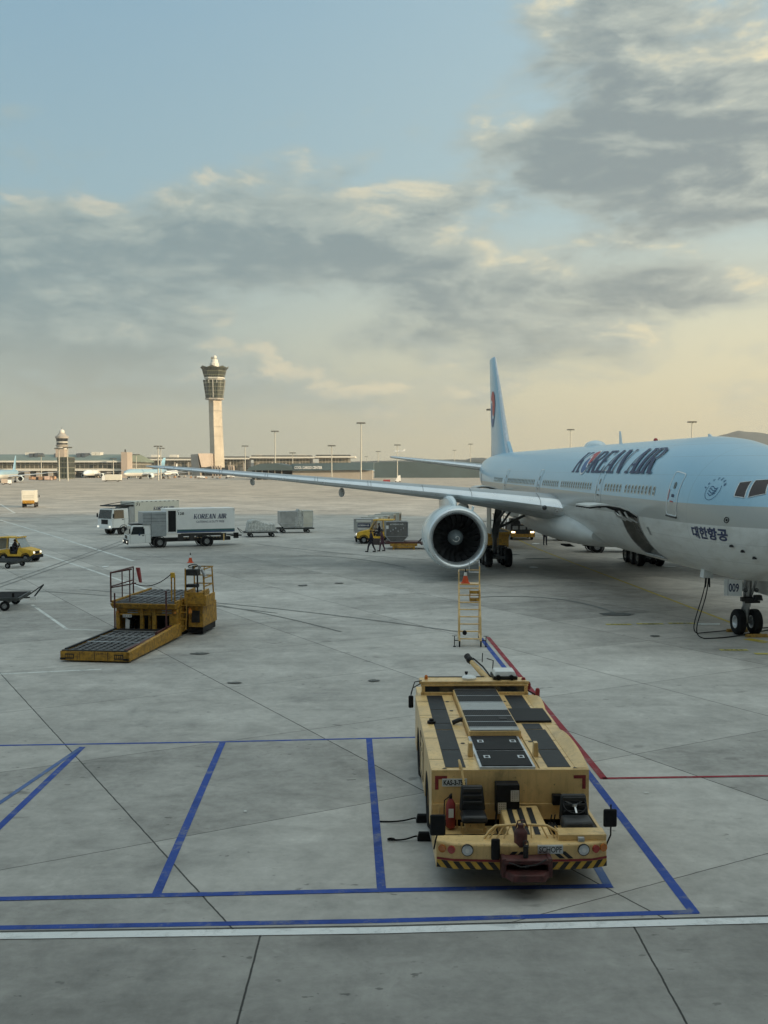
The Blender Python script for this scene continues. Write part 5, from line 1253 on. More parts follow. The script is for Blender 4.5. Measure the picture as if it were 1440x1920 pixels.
MB().tube(cp_, .02, 5).build('safety_chain', 'dark_metal', rl)
# operator stand on the right
op = thing('operator_stand', (0, 0, 0), 0, None, None); op.parent = LD
b = MB(); b.box(1.42, 2.35, 6.0, 7.3, 1.28, 1.36); b.box(1.42, 1.50, 6.0, 7.3, 1.36, 1.9); b.box(1.42, 2.30, 5.98, 6.04, 1.36, 1.85); b.box(2.28, 2.36, 6.0, 7.3, 1.36, 1.72)
b.build('stand_floor', 'worn_yellow', op, bevel=.01)
b = MB()
for x, y in ((1.46, 6.02), (2.30, 6.02), (2.32, 7.25), (1.46, 7.25)): b.cyl((x, y, 1.36), (x+(.0 if x < 2 else -.08), y, 2.85), .032, n=8)
for z in (2.1, 2.45, 2.83): b.tube([(1.46, 7.25, z), (2.28, 7.25, z), (2.27, 6.02, z)], .028)
b.tube([(1.9, 7.25, 1.36), (1.9, 7.25, 2.83)], .024)
b.build('stand_rail', 'worn_yellow', op, 60)
b = MB(); b.box(1.44, 1.98, 6.0, 6.5, 2.55, 2.80, .02); b.box(1.50, 1.98, 6.05, 6.3, 2.05, 2.18); b.bar((1.96, 6.1, 1.36), (1.96, 6.1, 2.6), .06); b.bar((1.48, 6.05, 1.36), (1.48, 6.05, 2.6), .04); b.build('control_desk', 'dark_metal', op, bevel=.01)
b = MB(); b.tube([(1.72+.2*math.cos(a*.5236), 6.25+.2*math.sin(a*.5236), 2.93+.05*math.sin(a*.5236)) for a in range(13)], .018); b.bar((1.72, 6.25, 2.8), (1.72, 6.25, 2.93), .04); b.bar((1.53, 6.25, 2.93), (1.92, 6.25, 2.93), .02); b.build('steering_wheel', 'black_paint', op, 60)
b = MB(); b.cyl((2.18, 6.0, 2.82), (2.34, 5.95, 2.55), .07, n=10); b.cyl((2.05, 6.05, 2.85), (2.08, 6.05, 2.98), .06); b.build('work_lamp', 'steel', op, 50)
b = MB(); b.box(1.50, 2.15, 6.25, 8.3, .35, 1.27, .02); pb = b.build('power_unit', 'worn_yellow', LD, bevel=.03)
MB().box(1.66, 2.0, 6.22, 6.26, .55, 1.05).build('louvre', 'dark_metal', pb); MB().box(1.53, 1.63, 6.22, 6.26, 1.05, 1.16).build('marker_lamp', 'lamp_amber', pb)
b = MB(); b.box(1.46, 2.10, 6.4, 8.2, .08, .36); b.build('skid', 'black_paint', LD)
ld2 = MB()
for x in (1.36, 1.62): ld2.bar((x, 5.55, .35), (x, 5.75, 1.75), .035)
for k in range(5): ld2.bar((1.36, 5.58+.03*k, .5+.28*k), (1.62, 5.58+.03*k, .5+.28*k), .03)
ld2.build('ladder', 'worn_yellow', LD)
MB().box(1.66, 1.78, 5.8, 5.9, 1.0, 1.14).build('marker_lamp', 'lamp_amber', LD)

# ================================================================ CONES, STEPS
def cone(loc, label, s_=1.):
    c = thing('traffic_cone', loc, 0, label, 'traffic cone')
    b = MB(); b.lathe([(.03, .17), (.36, .088)], ax='z', n=20); b.box(-.21, .21, -.21, .21, 0, .035, .01); b.build('cone_body', 'orange_cone', c, 50, bevel=.004)
    MB().lathe([(.362, .088), (.365, .0895), (.53, .05), (.53, .001)], ax='z', n=20).build('reflective_band', 'letter_white', c, 50)
    MB().lathe([(.531, .045), (.70, .025), (.72, .001)], ax='z', n=16).build('cone_tip', 'black_paint', c, 50)
    c.scale = (s_, s_, s_); return c
g = G(357, 1055); cone((g.x, g.y, 0), 'orange traffic cone standing on the concrete behind the yellow loader', 1.05)
ST = thing('rolling_steps', (3.40, 39.9, 0), R(-3), 'tall yellow ladder steps on castors standing in front of the engine', 'rolling steps')
W2 = .42
for sg in (-1, 1):
    b = MB(); b.bar((sg*W2, 0, .2), (sg*W2, 1.5, 2.32), .07); b.bar((sg*W2, 1.5, 2.32), (sg*W2, 1.55, 3.05 if sg > 0 else 2.78), .05); b.bar((sg*W2, 1.95, .2), (sg*W2, 1.75, 2.30), .05); b.bar((sg*W2, 0, .2), (sg*W2, 1.95, .2), .06); b.bar((sg*(W2), .15, .45), (sg*W2, .2, 1.15), .05); b.build('side_frame', 'cream_paint', ST)
for k in range(8):
    t = (k+.4)/8.; MB().box(-W2, W2, 1.5*t-.06, 1.5*t+.08, .2+2.12*t-.015, .2+2.12*t+.02).build('tread', 'cream_paint', ST)
b = MB(); b.box(-W2, W2, 1.45, 1.95, 2.28, 2.33); b.build('top_platform', 'cream_paint', ST)
b = MB(); b.bar((-W2, 1.95, 2.85), (W2, 1.95, 2.85), .03); b.bar((-W2, 1.55, 2.78), (-W2, 1.95, 2.85), .03); b.bar((-W2, 1.95, 2.3), (-W2, 1.95, 2.85), .03); b.bar((W2, 1.95, 2.3), (W2, 1.95, 2.85), .03); b.build('top_rail', 'cream_paint', ST)
b = MB(); b.tube([(0, 1.55, 2.80), (-.0, 1.55, 3.20), (.06, 1.55, 3.28), (W2-.02, 1.55, 3.28), (W2, 1.55, 2.3)], .018); b.tube([(0, 1.55, 2.80), (W2, 1.55, 2.80)], .018); b.build('hand_rail', 'alu', ST, 60)
bx = MB(); bx.box(0, .40, 1.0, 1.35, 1.68, 1.78); bx.box(0, .03, 1.0, 1.35, 1.78, 2.12); bx.box(.37, .40, 1.0, 1.35, 1.78, 2.12); bx.box(.03, .37, 1.0, 1.03, 1.98, 2.1); bx.build('tool_tray', 'worn_yellow', ST)
for sg in (-1, 1):
    wheel(ST, (sg*W2, .0, .12), .12, .06, 'x', 'steel', .5, 'castor'); wheel(ST, (sg*W2, 1.95, .12), .12, .06, 'x', 'steel', .5, 'castor')
    b = MB(); b.bar((sg*W2, .05, .25), (sg*(W2+.20), .0, .25), .03); b.bar((sg*(W2+.20), 0, .03), (sg*(W2+.20), 0, .42), .03); b.box(sg*(W2+.2)-.05, sg*(W2+.2)+.05, -.05, .05, 0, .03); b.bar((sg*(W2+.20)-.1, 0, .43), (sg*(W2+.20)+.1, 0, .43), .02); b.build('outrigger', 'black_paint', ST)
b = MB(); b.cyl((-W2+.2, -.05, .56), (-W2+.2, .05, .56), .09, n=14); b.build('rubber_bumper', 'rubber', ST)
q = Matrix.Translation((3.40, 39.9, 0)) @ Matrix.Rotation(R(-3), 4, 'Z') @ Vector((-.15, 1.7, 2.33)); cone(q, 'orange traffic cone standing on top of the yellow ladder steps', .85)

# ================================================================ CONTAINERS, DOLLIES
mat('container_alu', (.40, .405, .40), .45, .35, var=.15, scale=2, grime=.25, gcol=(.16, .15, .14)); mat('container_cream', (.60, .58, .50), .55, var=.08, scale=1.5, grime=.15, gcol=(.25, .22, .18))
mat('container_grey', (.16, .155, .15), .55, .2, var=.2, scale=3, grime=.4); mat('curtain', (.27, .22, .17), .8, var=.3, scale=4); mat('dolly_steel', (.045, .05, .05), .6, .2, var=.3, scale=5); mat('net_wrap', (.44, .45, .43), .55, var=.35, scale=7, bump=.8, grime=.5, gcol=(.12, .11, .10))
def uld(loc, rz, label, body='container_alu', group=None, lettering_=None, L=1.9, Wd=1.53, H=1.6, cham=True, sign='letter_navy'):
    """air freight container; long face looks along -y, lower right and left corners chamfered"""
    c = thing('cargo_container', loc, rz, label, 'container', group)
    k = .42 if cham else .02
    sec = [(-L/2, .45), (-L/2, H), (L/2, H), (L/2, .45), (L/2-k, 0), (-L/2+k, 0)]
    b = MB(); b.prism(sec, 'y', -Wd/2, Wd/2); b.build('container_shell', body, c, bevel=.02)
    for y in (-Wd/2-.012, Wd/2+.012):
        b = MB()
        for p, q_ in zip(sec, sec[1:]+sec[:1]): b.bar((p[0]*.985, y, p[1]*.985+.01), (q_[0]*.985, y, q_[1]*.985+.01), .045)
        b.bar((-L/2, y, .45), (L/2, y, .45), .03)
        b.build('edge_frame', 'alu', c)
    if lettering_:
        b = MB(); b.box(-L*.30, L*.36, -Wd/2-.03, -Wd/2-.015, .95, 1.22); s_ = b.build('sign_board', sign, c); lettering(lettering_, L*.56, .15, (L*.03, -Wd/2-.034, 1.085), (1, 0, 0), (0, 0, 1), 'letter_white', s_, bold=.02)
    b = MB()
    b.box(L/2+.002, L/2+.02, -Wd*.36, Wd*.36, .55, H-.15); b.build('door_curtain', 'curtain', c)
    return c
def dolly(loc, rz, label, L=3.3, Wd=1.7, m='dolly_steel', group=None, bar=True, low=False):
    d = thing('cargo_dolly', loc, rz, label, 'dolly', group)
    b = MB(); b.box(-L/2, L/2, -Wd/2, -Wd/2+.09, .42, .54); b.box(-L/2, L/2, Wd/2-.09, Wd/2, .42, .54); b.box(-L/2, -L/2+.09, -Wd/2+.09, Wd/2-.09, .42, .54); b.box(L/2-.09, L/2, -Wd/2+.09, Wd/2-.09, .42, .54)
    for i in range(5): b.box(-L/2+.3+i*(L-.6)/4-.04, -L/2+.3+i*(L-.6)/4+.04, -Wd/2+.09, Wd/2-.09, .42, .50)
    b.build('dolly_frame', m, d)
    b = MB()
    for j in range(10): b.cyl((-L/2+.12, -Wd/2+.16+j*(Wd-.32)/9, .53), (L/2-.12, -Wd/2+.16+j*(Wd-.32)/9, .53), .028, n=6)
    b.build('dolly_rollers', 'dark_metal', d)
    for x in (-L*.33, L*.33):
        b = MB(); b.box(x-.05, x+.05, -Wd/2+.1, Wd/2-.1, .24, .42); b.build('axle', m, d)
        for y in (-Wd/2+.12, Wd/2-.12): wheel(d, (x, y, .2), .2, .14, 'y', 'steel', .5)
    if bar:
        b = MB(); b.tube([(-L/2, 0, .4), (-L/2-.35, 0, .42), (-L/2-.75, 0, .95)], .035); b.tube([(-L/2, .3, .42), (-L/2-.75, 0, .95)], .025); b.tube([(-L/2, -.3, .42), (-L/2-.75, 0, .95)], .025); b.build('draw_bar', m, d)
    return d
# netted pallets and containers left of centre
a0 = R(14)
def gp_(u, v): g_ = G(u, v); return (g_.x, g_.y)
x, y = gp_(489, 1006); D_A = dolly((x, y, 0), a0, 'dark flat dolly with raised draw bar carrying the netted grey pallet', 3.3, 2.2)
def netted(loc, rz, label, L, Wd, H, sd):
    rnd = random.Random(sd); bm = bmesh.new(); bmesh.ops.create_cube(bm, size=1); bmesh.ops.subdivide_edges(bm, edges=bm.edges, cuts=7, use_grid_fill=True)
    import mathutils.noise as mn
    for v in bm.verts:
        p = v.co.copy(); k = 1 - .22*max(0, p.z+.1)*(abs(p.x)*1.2)**2
        h = .78 + .22*math.sin(p.x*5+sd) * (p.z > 0) + .1*mn.noise(Vector((p.x*6, p.y*6, sd)))
        v.co = Vector((p.x*L*k*(1-.10*(p.z+.5)), p.y*Wd*(1-.14*(p.z+.5)), (p.z+.5)*H*h)) + Vector((mn.noise(p*9+Vector((sd, 0, 0))), mn.noise(p*9+Vector((0, sd, 0))), 0))*.07
    me = bpy.data.meshes.new('netted_load'); bm.to_mesh(me); bm.free(); me.materials.append(M('net_wrap')); me.polygons.foreach_set('use_smooth', [True]*len(me.polygons))
    p = thing('cargo_pallet', loc, rz, label, 'cargo pallet'); o = bpy.data.objects.new('netted_load', me); COL.objects.link(o); o.parent = p
    MB().box(-L/2-.04, L/2+.04, -Wd/2-.04, Wd/2+.04, -.03, .0).build('pallet_sheet', 'alu', p)
    b = MB()
    for i in range(-4, 5): b.tube([(i*L/9, -Wd/2*1.0-.02, 0), (i*L/9*.97, -Wd/2*.92-.03, H*.5), (i*L/9*.92, -Wd/2*.84-.01, H*.8)], .012, 4)
    b.build('cargo_net', 'letter_white', p)
    return p
netted((x, y, .60), a0, 'low lumpy grey pallet wrapped in a cargo net, left of the containers', 3.0, 2.1, 1.15, 3)
x, y = gp_(548, 999); D_B = dolly((x+.2, y+.5, 0), a0, 'dark flat dolly carrying the two tall wrapped containers', 4.0, 2.2, bar=False)
c, s_ = math.cos(a0), math.sin(a0)
uld((x-.75*c+.2, y-.75*s_+.5, .60), a0, 'tall silver container with chamfered corners right behind the netted pallet', 'container_alu', 'containers on the dark dolly', L=1.95, Wd=1.6, H=1.75)
netted((x+.42*c+.2, y+.42*s_+.45, .60), a0, 'tall crumpled silver foil load wedged between the silver and the cream container', .9, 1.6, 1.95, 8)
uld((x+1.35*c+.2, y+1.35*s_+.5, .60), a0, 'narrow cream container at the right end of the dark dolly', 'container_cream', 'containers on the dark dolly', None, L=1.1, Wd=1.6, H=1.8, cham=False)
# train of containers behind the yellow tractor
TR = 'containers of the train behind the yellow tractor'
labs = ['silver container with a dark blue sign, first of the train on the left', 'cream container with brown curtain, second of the train', 'cream container with pale panel, third of the train', 'cream container with dark curtain, fourth of the train', 'bright cream container at the far right end of the train']
for k in range(5):
    t = k/4; g0 = G(690, 1003); g1 = G(745, 998)
    g0 = Vector((-1.75, 97.3, 0)); d = Vector((.185, .983, 0)).normalized(); p = g0 + d*(3.4*k)
    rz = math.atan2(d.y, d.x) - R(90)
    dolly((p.x, p.y, 0), R(90)+rz, ['dark', 'dark', 'dark', 'dark', 'dark'][k] + ' container dolly under the ' + ['silver container with the blue sign', 'second container of the train', 'third container of the train', 'fourth container of the train', 'last container of the train'][k], 2.5, 1.7, group='dollies of the container train', bar=(k == 0))
    u = uld((p.x, p.y, .56), rz, labs[k], 'container_alu' if k == 0 else 'container_cream', TR, 'CARGO' if 0 else None, L=2.0, Wd=1.55, H=1.62)
    if k == 0:
        s_b = MB().box(-.62, .58, -.80, -.785, .85, 1.2).build('sign_board', 'letter_navy', u); lettering('KOREAN AIR', 1.05, .17, (-.02, -.806, 1.02), (1, 0, 0), (0, 0, 1), 'letter_white', s_b, bold=.02)
        MB().box(-.62, .58, -.80, -.785, .62, .74).build('label_strip', 'letter_white', u); MB().box(-.75, .7, -.80, -.785, 1.38, 1.5).build('label_strip', 'letter_white', u)
    if k in (2, 4): MB().box(1.022, 1.03, -.3, .3, 1.0, 1.35).build('label_frame', 'dark_metal', u)
# single container by the engine, on a transporter
x, y = gp_(743, 1030); uld((x, y+1.0, .66), R(4), 'dark grey container with chamfered base on the brown transporter beside the engine', 'container_grey', L=1.95, Wd=1.6, H=1.72)
u = [o for o in COL.objects if o.name.startswith('cargo_container') and o.parent is None][-1]
lettering('KOREAN AIR', 1.15, .13, (.0, -.835, 1.50), (1, 0, 0), (0, 0, 1), 'letter_white', u, bold=.01)
for i in range(6): MB().box(-.6+i*.22+(.05 if i > 3 else 0), -.5+i*.22, -.835, -.825, .85+.12*(i % 3), .95+.14*(i % 3)).build('stencil', 'alu', u)
MB().box(-.93, -.72, -.83, -.82, 1.1, 1.4).build('label_strip', 'letter_white', u)
t = thing('container_transporter', (x+.55, y, 0), R(2), 'brown and yellow container transporter standing beside the engine', 'transporter')
b = MB(); b.box(-1.5, 1.6, -.2, 2.0, .50, .64); b.box(1.6, 3.2, .1, 1.5, .36, .60); b.build('transporter_deck', 'coupling_red', t, bevel=.01)
b = MB(); b.box(-1.1, 1.25, -.32, -.2, .30, .52); b.box(-.9, 1.05, -.31, -.18, .12, .28); b.build('transporter_frame', 'worn_yellow', t, bevel=.01)
for xx in (-.8, .95): MB().box(xx-.09, xx+.09, -.34, -.1, .0, .32).build('leg', 'worn_yellow', t)
b = MB(); b.tube([(1.3, -.1, .6), (1.6, 0, .9), (2.4, .2, 1.1)], .05); b.tube([(1.5, .8, .6), (2.0, .8, 1.2), (2.7, .8, 1.25)], .05); b.box(2.0, 2.8, .3, 1.3, 1.12, 1.25); b.build('conveyor_arm', 'dark_metal', t)
for xx in (-.6, 2.6): wheel(t, (xx, 1.4, .22), .22, .16, 'y', 'steel')
# dark dolly at the left edge of the frame
g = G(-38, 1142); d = dolly((g.x-.1, g.y+.4, 0), R(188), 'dark empty roller dolly with raised draw bar at the left edge of the frame', 3.6, 2.3); d.scale = (1.2, 1.2, 1.2)
MB().box(-1.0, -.35, 1.152, 1.16, .41, .53).build('label_strip', 'alu', d)
for x_ in (-1.5, .4, 1.3): MB().cyl((x_, .9, .54), (x_, .9, .72), .05, n=8).build('stake', 'black_paint', d)
MB().box(-2.3, -2.05, .25, .3, .32, .48).build('number_plate', 'letter_white', d)
# ================================================================ YELLOW TRACTORS AND PEOPLE
def person(loc, rz, label, pose, cloth='navy', hair=True, scale=1.):
    """one skinned body: joints given in metres, x right, y forward"""
    P_ = thing('person', loc, rz, label, 'person')
    def skin(name, joints, edges, m, sub=2, root=0):
        me = bpy.data.meshes.new(name); me.from_pydata([j[:3] for j in joints], edges, []); o = bpy.data.objects.new(name, me); COL.objects.link(o); o.parent = P_
        md = o.modifiers.new('skin', 'SKIN'); md.use_smooth_shade = True
        for i, j in enumerate(joints): me.skin_vertices[0].data[i].radius = (j[3], j[4] if len(j) > 4 else j[3]); me.skin_vertices[0].data[i].use_root = (i == root)
        s_ = o.modifiers.new('sub', 'SUBSURF'); s_.levels = sub; s_.render_levels = sub; me.materials.append(M(m)); return o
    J = pose['j']; E = [(0, 1), (1, 2), (2, 3), (3, 4), (2, 5), (5, 6), (6, 7), (2, 8), (8, 9), (9, 10), (0, 11), (11, 12), (12, 13), (13, 14), (0, 15), (15, 16), (16, 17), (17, 18)]
    skin('body', [(*J[i], r) for i, r in zip(range(19), [.17, .16, .175, .06, .10, .085, .062, .04, .085, .062, .04, .125, .08, .058, .045, .125, .08, .058, .045])], E, cloth)
    hd = Vector(J[4]); MB().sphere(hd+Vector((0, .015, .02)), .095, 16, 12, 1.22).build('head', 'skin_tone', P_, 80)
    MB().lathe([(-.01, .112), (.05, .108), (.10, .07), (.115, .001)], hd+Vector((0, 0, .03)), 'z', 16).build('cap', 'black_paint', P_, 60)
    for k in (7, 10):
        h = Vector(J[k]); b = MB(); b.sphere(h+Vector((0, 0, -.04)), .036, 10, 8, 1.3)
        for f in range(4): b.tube([h+Vector((-.024+.016*f, .01, -.07)), h+Vector((-.024+.016*f, .02, -.105-.006*(f in (1, 2)))), h+Vector((-.024+.016*f, .035, -.125))], .0085, 5)
        b.tube([h+Vector((.03, .015, -.05)), h+Vector((.045, .035, -.08))], .009, 5); b.build('hand', 'skin_tone', P_, 80)
    for k in (14, 18):
        h = Vector(J[k]); b = MB(); b.box(h.x-.05, h.x+.05, h.y-.09, h.y+.19, 0 if J[k][2] < .2 else J[k][2]-.1, .09 if J[k][2] < .2 else J[k][2], .012); b.build('shoe', 'black_paint', P_, 60, bevel=.02)
    P_.scale = (scale,)*3; return P_
mat('navy', (.025, .022, .035), .85, var=.3, scale=9); mat('skin_tone', (.38, .22, .15), .6); mat('plum', (.09, .035, .06), .85, var=.2); mat('dark_brown', (.06, .045, .045), .8)
def walk(st, armL=(-.26, .25, 1.02), armR=(.28, -.22, .98), lean=.04):
    return dict(j=[(0, 0, .95), (0, lean*.4, 1.2), (0, lean, 1.42), (0, lean, 1.55), (0, lean+.02, 1.66), (-.19, lean, 1.42), (-.25, lean-.02, 1.17), armL, (.19, lean, 1.42), (.25, lean-.02, 1.17), armR,
        (-.10, 0, .9), (-.11, st*.55+.04, .50), (-.12, st*.8, .10), (-.12, st*.8+.04, .07), (.10, 0, .9), (.11, -st*.30, .50), (.12, -st*.8, .14), (.12, -st*.8+.04, .07)])
g = G(700, 1035); person((g.x-.15, g.y, 0), R(75), 'person in dark clothes striding left past the yellow tractor, dark bag in hand', walk(.36), 'navy', scale=1.02)
g2 = Vector((g.x+.75, g.y+.9, 0)); person(g2, R(95), 'person in dark plum top walking just behind the striding one', walk(.28, (-.3, .2, 1.05), (.3, .12, 1.05)), 'plum')
b = MB(); b.box(-.13, .13, -.3, .3, .0, .52, .03); o = b.build('bag', 'dark_brown', None, bevel=.04); o.location = (g.x+.28, g.y-.25, .62); o.rotation_euler = (0, 0, R(70)); tag(o, 'dark brown bag carried at the side of the striding person', 'bag')
g = G(1022, 1022); person((g.x, g.y, 0), R(180), 'person standing under the fuselage beside the lit truck, in dark clothes', walk(.05, (-.25, .0, .98), (.26, 0, .98), .0), 'navy')
def tractor(loc, rz, label, cab=True, s_=1., seated=True):
    """baggage tractor: bonnet towards +x"""
    T_ = thing('baggage_tractor', loc, rz, label, 'baggage tractor')
    b = MB(); sec = [(-1.5, .45), (-1.5, .95), (-.55, 1.0), (-.45, .62), (.20, .62), (.35, 1.18), (.7, 1.15), (1.45, .98), (1.62, .85), (1.62, .45)]
    bm = bmesh.new(); vs = [bm.verts.new((p[0], -.72, p[1])) for p in sec]; f = bm.faces.new(vs); r = bmesh.ops.extrude_face_region(bm, geom=[f])
    for v in [q for q in r['geom'] if isinstance(q, bmesh.types.BMVert)]: v.co.y = .72
    bmesh.ops.triangulate(bm, faces=[fc for fc in bm.faces if len(fc.verts) > 4]); bmesh.ops.recalc_face_normals(bm, faces=bm.faces); me = bpy.data.meshes.new('body'); bm.to_mesh(me); bm.free(); me.materials.append(M('yellow_paint')); o = bpy.data.objects.new('body', me); COL.objects.link(o); o.parent = T_
    md = o.modifiers.new('bevel', 'BEVEL'); md.width = .04; md.segments = 2; md.limit_method = 'ANGLE'
    b = MB(); b.box(1.60, 1.74, -.75, .75, .32, .58); b.build('bumper', 'black_paint', T_, bevel=.03); b = MB(); b.box(-1.45, 1.5, -.66, .66, .28, .46); b.build('chassis', 'black_paint', T_)
    for y in (-.5, .5): MB().sphere((1.62, y, .78), .10, 12, 8).build('headlight', 'lamp_white', T_, 60)
    MB().box(1.615, 1.63, -.3, .3, .64, .88).build('radiator_grille', 'black_paint', T_)
    for x in (-1.0, 1.0):
        for y in (-.66, .66):
            wheel(T_, (x, y, .32), .32, .22, 'y', 'steel', .5); b = MB(); b.lathe([(-.115, .36), (-.115, .40), (.115, .40), (.115, .36)], (x, y+math.copysign(.03, y), .34), 'y', 20); b.build('wheel_arch', 'black_paint', T_)
    b = MB(); b.box(-.50, -.40, -.60, .60, .62, 1.25); b.box(-.48, .0, -.55, .55, .62, .85); b.build('bench_seat', 'seat_vinyl', T_, bevel=.03)
    if cab:
        b = MB()
        for y in (-.68, .68):
            b.bar((.55, y, 1.12), (.10, y, 1.95), .06); b.bar((-.70, y, .95), (-.62, y, 1.95), .06); b.bar((-1.40, y, .95), (-1.35, y, 1.9), .05)
        b.box(-1.42, .25, -.74, .74, 1.93, 2.02); b.build('canopy', 'yellow_paint', T_, bevel=.02)
        MB().hexa([(.56, -.65, 1.16), (.60, -.65, 1.16), (.60, .65, 1.16), (.56, .65, 1.16), (.12, -.65, 1.9), (.16, -.65, 1.9), (.16, .65, 1.9), (.12, .65, 1.9)]).build('windscreen', mat('pale_glass', (.30, .34, .35), .15, spec=.8), T_)
        MB().box(-1.40, -1.37, -.65, .65, 1.0, 1.9).build('rear_screen', 'pale_glass', T_)
        MB().box(-.1, .2, -.3, .3, 2.03, 2.13, .04).build('roof_lamp', 'letter_white', T_, bevel=.02); MB().box(.50, .54, -.92, -.78, 1.30, 1.55).build('mirror', 'black_paint', T_); MB().bar((.5, -.85, 1.4), (.45, -.68, 1.3), .02).build('mirror_arm', 'black_paint', T_)
    b = MB(); b.tube([(.22+.1*math.cos(a*.5236)*.5, .18*math.sin(a*.5236), 1.15+.16*math.cos(a*.5236)) for a in range(13)], .015); b.build('steering_wheel', 'black_paint', T_)
    T_.scale = (s_,)*3; return T_
g = G(38, 1054); TA = tractor((g.x-.35, g.y+.8, 0), R(-12), 'bright yellow baggage tractor with cab and driver at the left edge', True, .92)
sit = dict(j=[(0, 0, .0), (0, .02, .22), (0, .04, .46), (0, .05, .6), (0, .07, .70), (-.19, .04, .46), (-.24, .14, .24), (-.16, .38, .32), (.19, .04, .46), (.24, .14, .24), (.16, .38, .32), (-.10, .05, .0), (-.12, .42, .02), (-.12, .50, -.36), (-.12, .54, -.40), (.10, .05, 0), (.12, .42, .02), (.12, .50, -.36), (.12, .54, -.40)])
p = person(tuple(Vector((g.x-.35, g.y+.8, 0)) + Matrix.Rotation(R(-12), 3, 'Z') @ Vector((-.26, -.25, .84))), R(-100), 'driver in dark clothes sitting in the yellow tractor at the left edge', sit, 'navy')
g = G(15, 1064); dolly((g.x-.9, g.y+.35, 0), R(-10+180), 'dark flat trailer at the left edge, in front of the yellow tractor', 4.2, 2.2)
g = G(705, 1020); TB = tractor((g.x+.1, g.y+.9, 0), R(172), 'yellow baggage tractor with canopy facing left beside the container train', True, 1.12)
p = person(tuple(Vector((g.x+.1, g.y+.9, 0)) + Matrix.Rotation(R(172), 3, 'Z') @ Vector((-.28, .3, 1.06))), R(82), 'driver in dark clothes sitting in the yellow tractor facing left', sit, 'navy')

# ================================================================ TRUCKS (x forward from the front bumper going back, y to the left side)
mat('truck_white', (.80, .82, .82), .42, var=.04, scale=1., coat=.15, grime=.12, gcol=(.35, .35, .33)); mat('truck_silver', (.36, .39, .41), .45, .3, var=.1, scale=3)
mat('stripe_green', (.04, .12, .12), .5); mat('stripe_blue', (.05, .09, .20), .5); mat('truck_under', (.035, .033, .032), .7, var=.3, scale=5, grime=.3); mat('box_cream', (.66, .65, .58), .5, var=.04, scale=1.)
def place(u, v, ang):
    g = G(u, v); return (g.x, g.y, 0), R(ang)
def truck_cab(t, W, z0, z1, L, low):
    """cab with front at x = 0, growing towards -x"""
    h = W/2; zs = z0 + (z1-z0)*.47
    c = thing('cab', (0, 0, 0), 0, None, None); c.parent = t
    b = MB(); b.hexa([(0, -h, z0), (0, h, z0), (-L, h, z0), (-L, -h, z0), (0, -h, zs), (0, h, zs), (-L, h, zs), (-L, -h, zs)]); b.hexa([(-.005, -h, zs), (-.005, h, zs), (-L, h, zs), (-L, -h, zs), (-.38 if low else -.22, -h*.93, z1), (-.38 if low else -.22, h*.93, z1), (-L, h*.95, z1), (-L, -h*.95, z1)])
    b.build('cab_body', 'truck_white', c, bevel=.05)
    k = .38 if low else .22
    MB().hexa([(.012, -h*.90, zs+.03), (.012, h*.90, zs+.03), (-.02, h*.90, zs+.03), (-.02, -h*.90, zs+.03), (-k+.06, -h*.83, z1-.12), (-k+.06, h*.83, z1-.12), (-k-.0, h*.83, z1-.12), (-k-.0, -h*.83, z1-.12)]).build('windscreen', 'window_glass', c)
    for sg in (1, -1):
        b = MB(); y0, y1 = sg*(h+.012), sg*(h*.95+.004)
        b.add([(-.22, y0, zs+.04), (-L*.72, y0, zs+.04), (-L*.72, y1, z1-.14), (-.22-k*.55, y1, z1-.14)], [(0, 1, 2, 3)]); b.build('side_window', 'window_glass', c)
        MB().box(-.14, -.04, min(sg*(h+.08), sg*(h+.24)), max(sg*(h+.08), sg*(h+.24)), zs+.12, zs+.55).build('mirror', 'black_paint', c, bevel=.02)
        b = MB(); b.tube([(-.14, sg*(h+.011), z0+.02), (-.14, sg*(h+.012), zs), ], .008, 4); b.tube([(-L*.75, sg*(h+.011), z0+.02), (-L*.75, sg*(h+.012), zs)], .008, 4); b.build('door_seam', 'dark_metal', c)
        MB().box(-L*.7, -L*.6, min(sg*(h+.002), sg*(h+.014)), max(sg*(h+.002), sg*(h+.014)), zs-.12, zs-.05).build('door_handle', 'black_paint', c)
    b = MB(); b.box(.0, .10, -h, h, z0-.1, z0+.30); b.build('bumper', 'black_paint' if low else 'truck_white', c, bevel=.03)
    MB().box(.012, .03, -h*.45, h*.45, z0+.38, zs-.08).build('radiator_grille', 'black_paint', c)
    for sg in (1, -1): 
        MB().box(.10, .125, min(sg*h*.72, sg*h*.93), max(sg*h*.72, sg*h*.93), z0+.05, z0+.20).build('headlight', 'lamp_white', c)
    return c
def truck_wheels(t, xs, W, r, chassis_to):
    b = MB(); b.box(-chassis_to, -.5, -.42, .42, r, r+.32); b.build('chassis_frame', 'truck_under', t)
    for x in xs:
        for sg in (1, -1):
            w_ = wheel(t, (-x, sg*(W/2-.18), r), r, .32, 'y', 'steel', .5)
            MB().lathe([(-.17, r+.06), (-.17, r+.11), (.17, r+.11), (.17, r+.06)], (-x, sg*(W/2-.17), r), 'y', 20).build('mudguard', 'truck_under', t, 50)
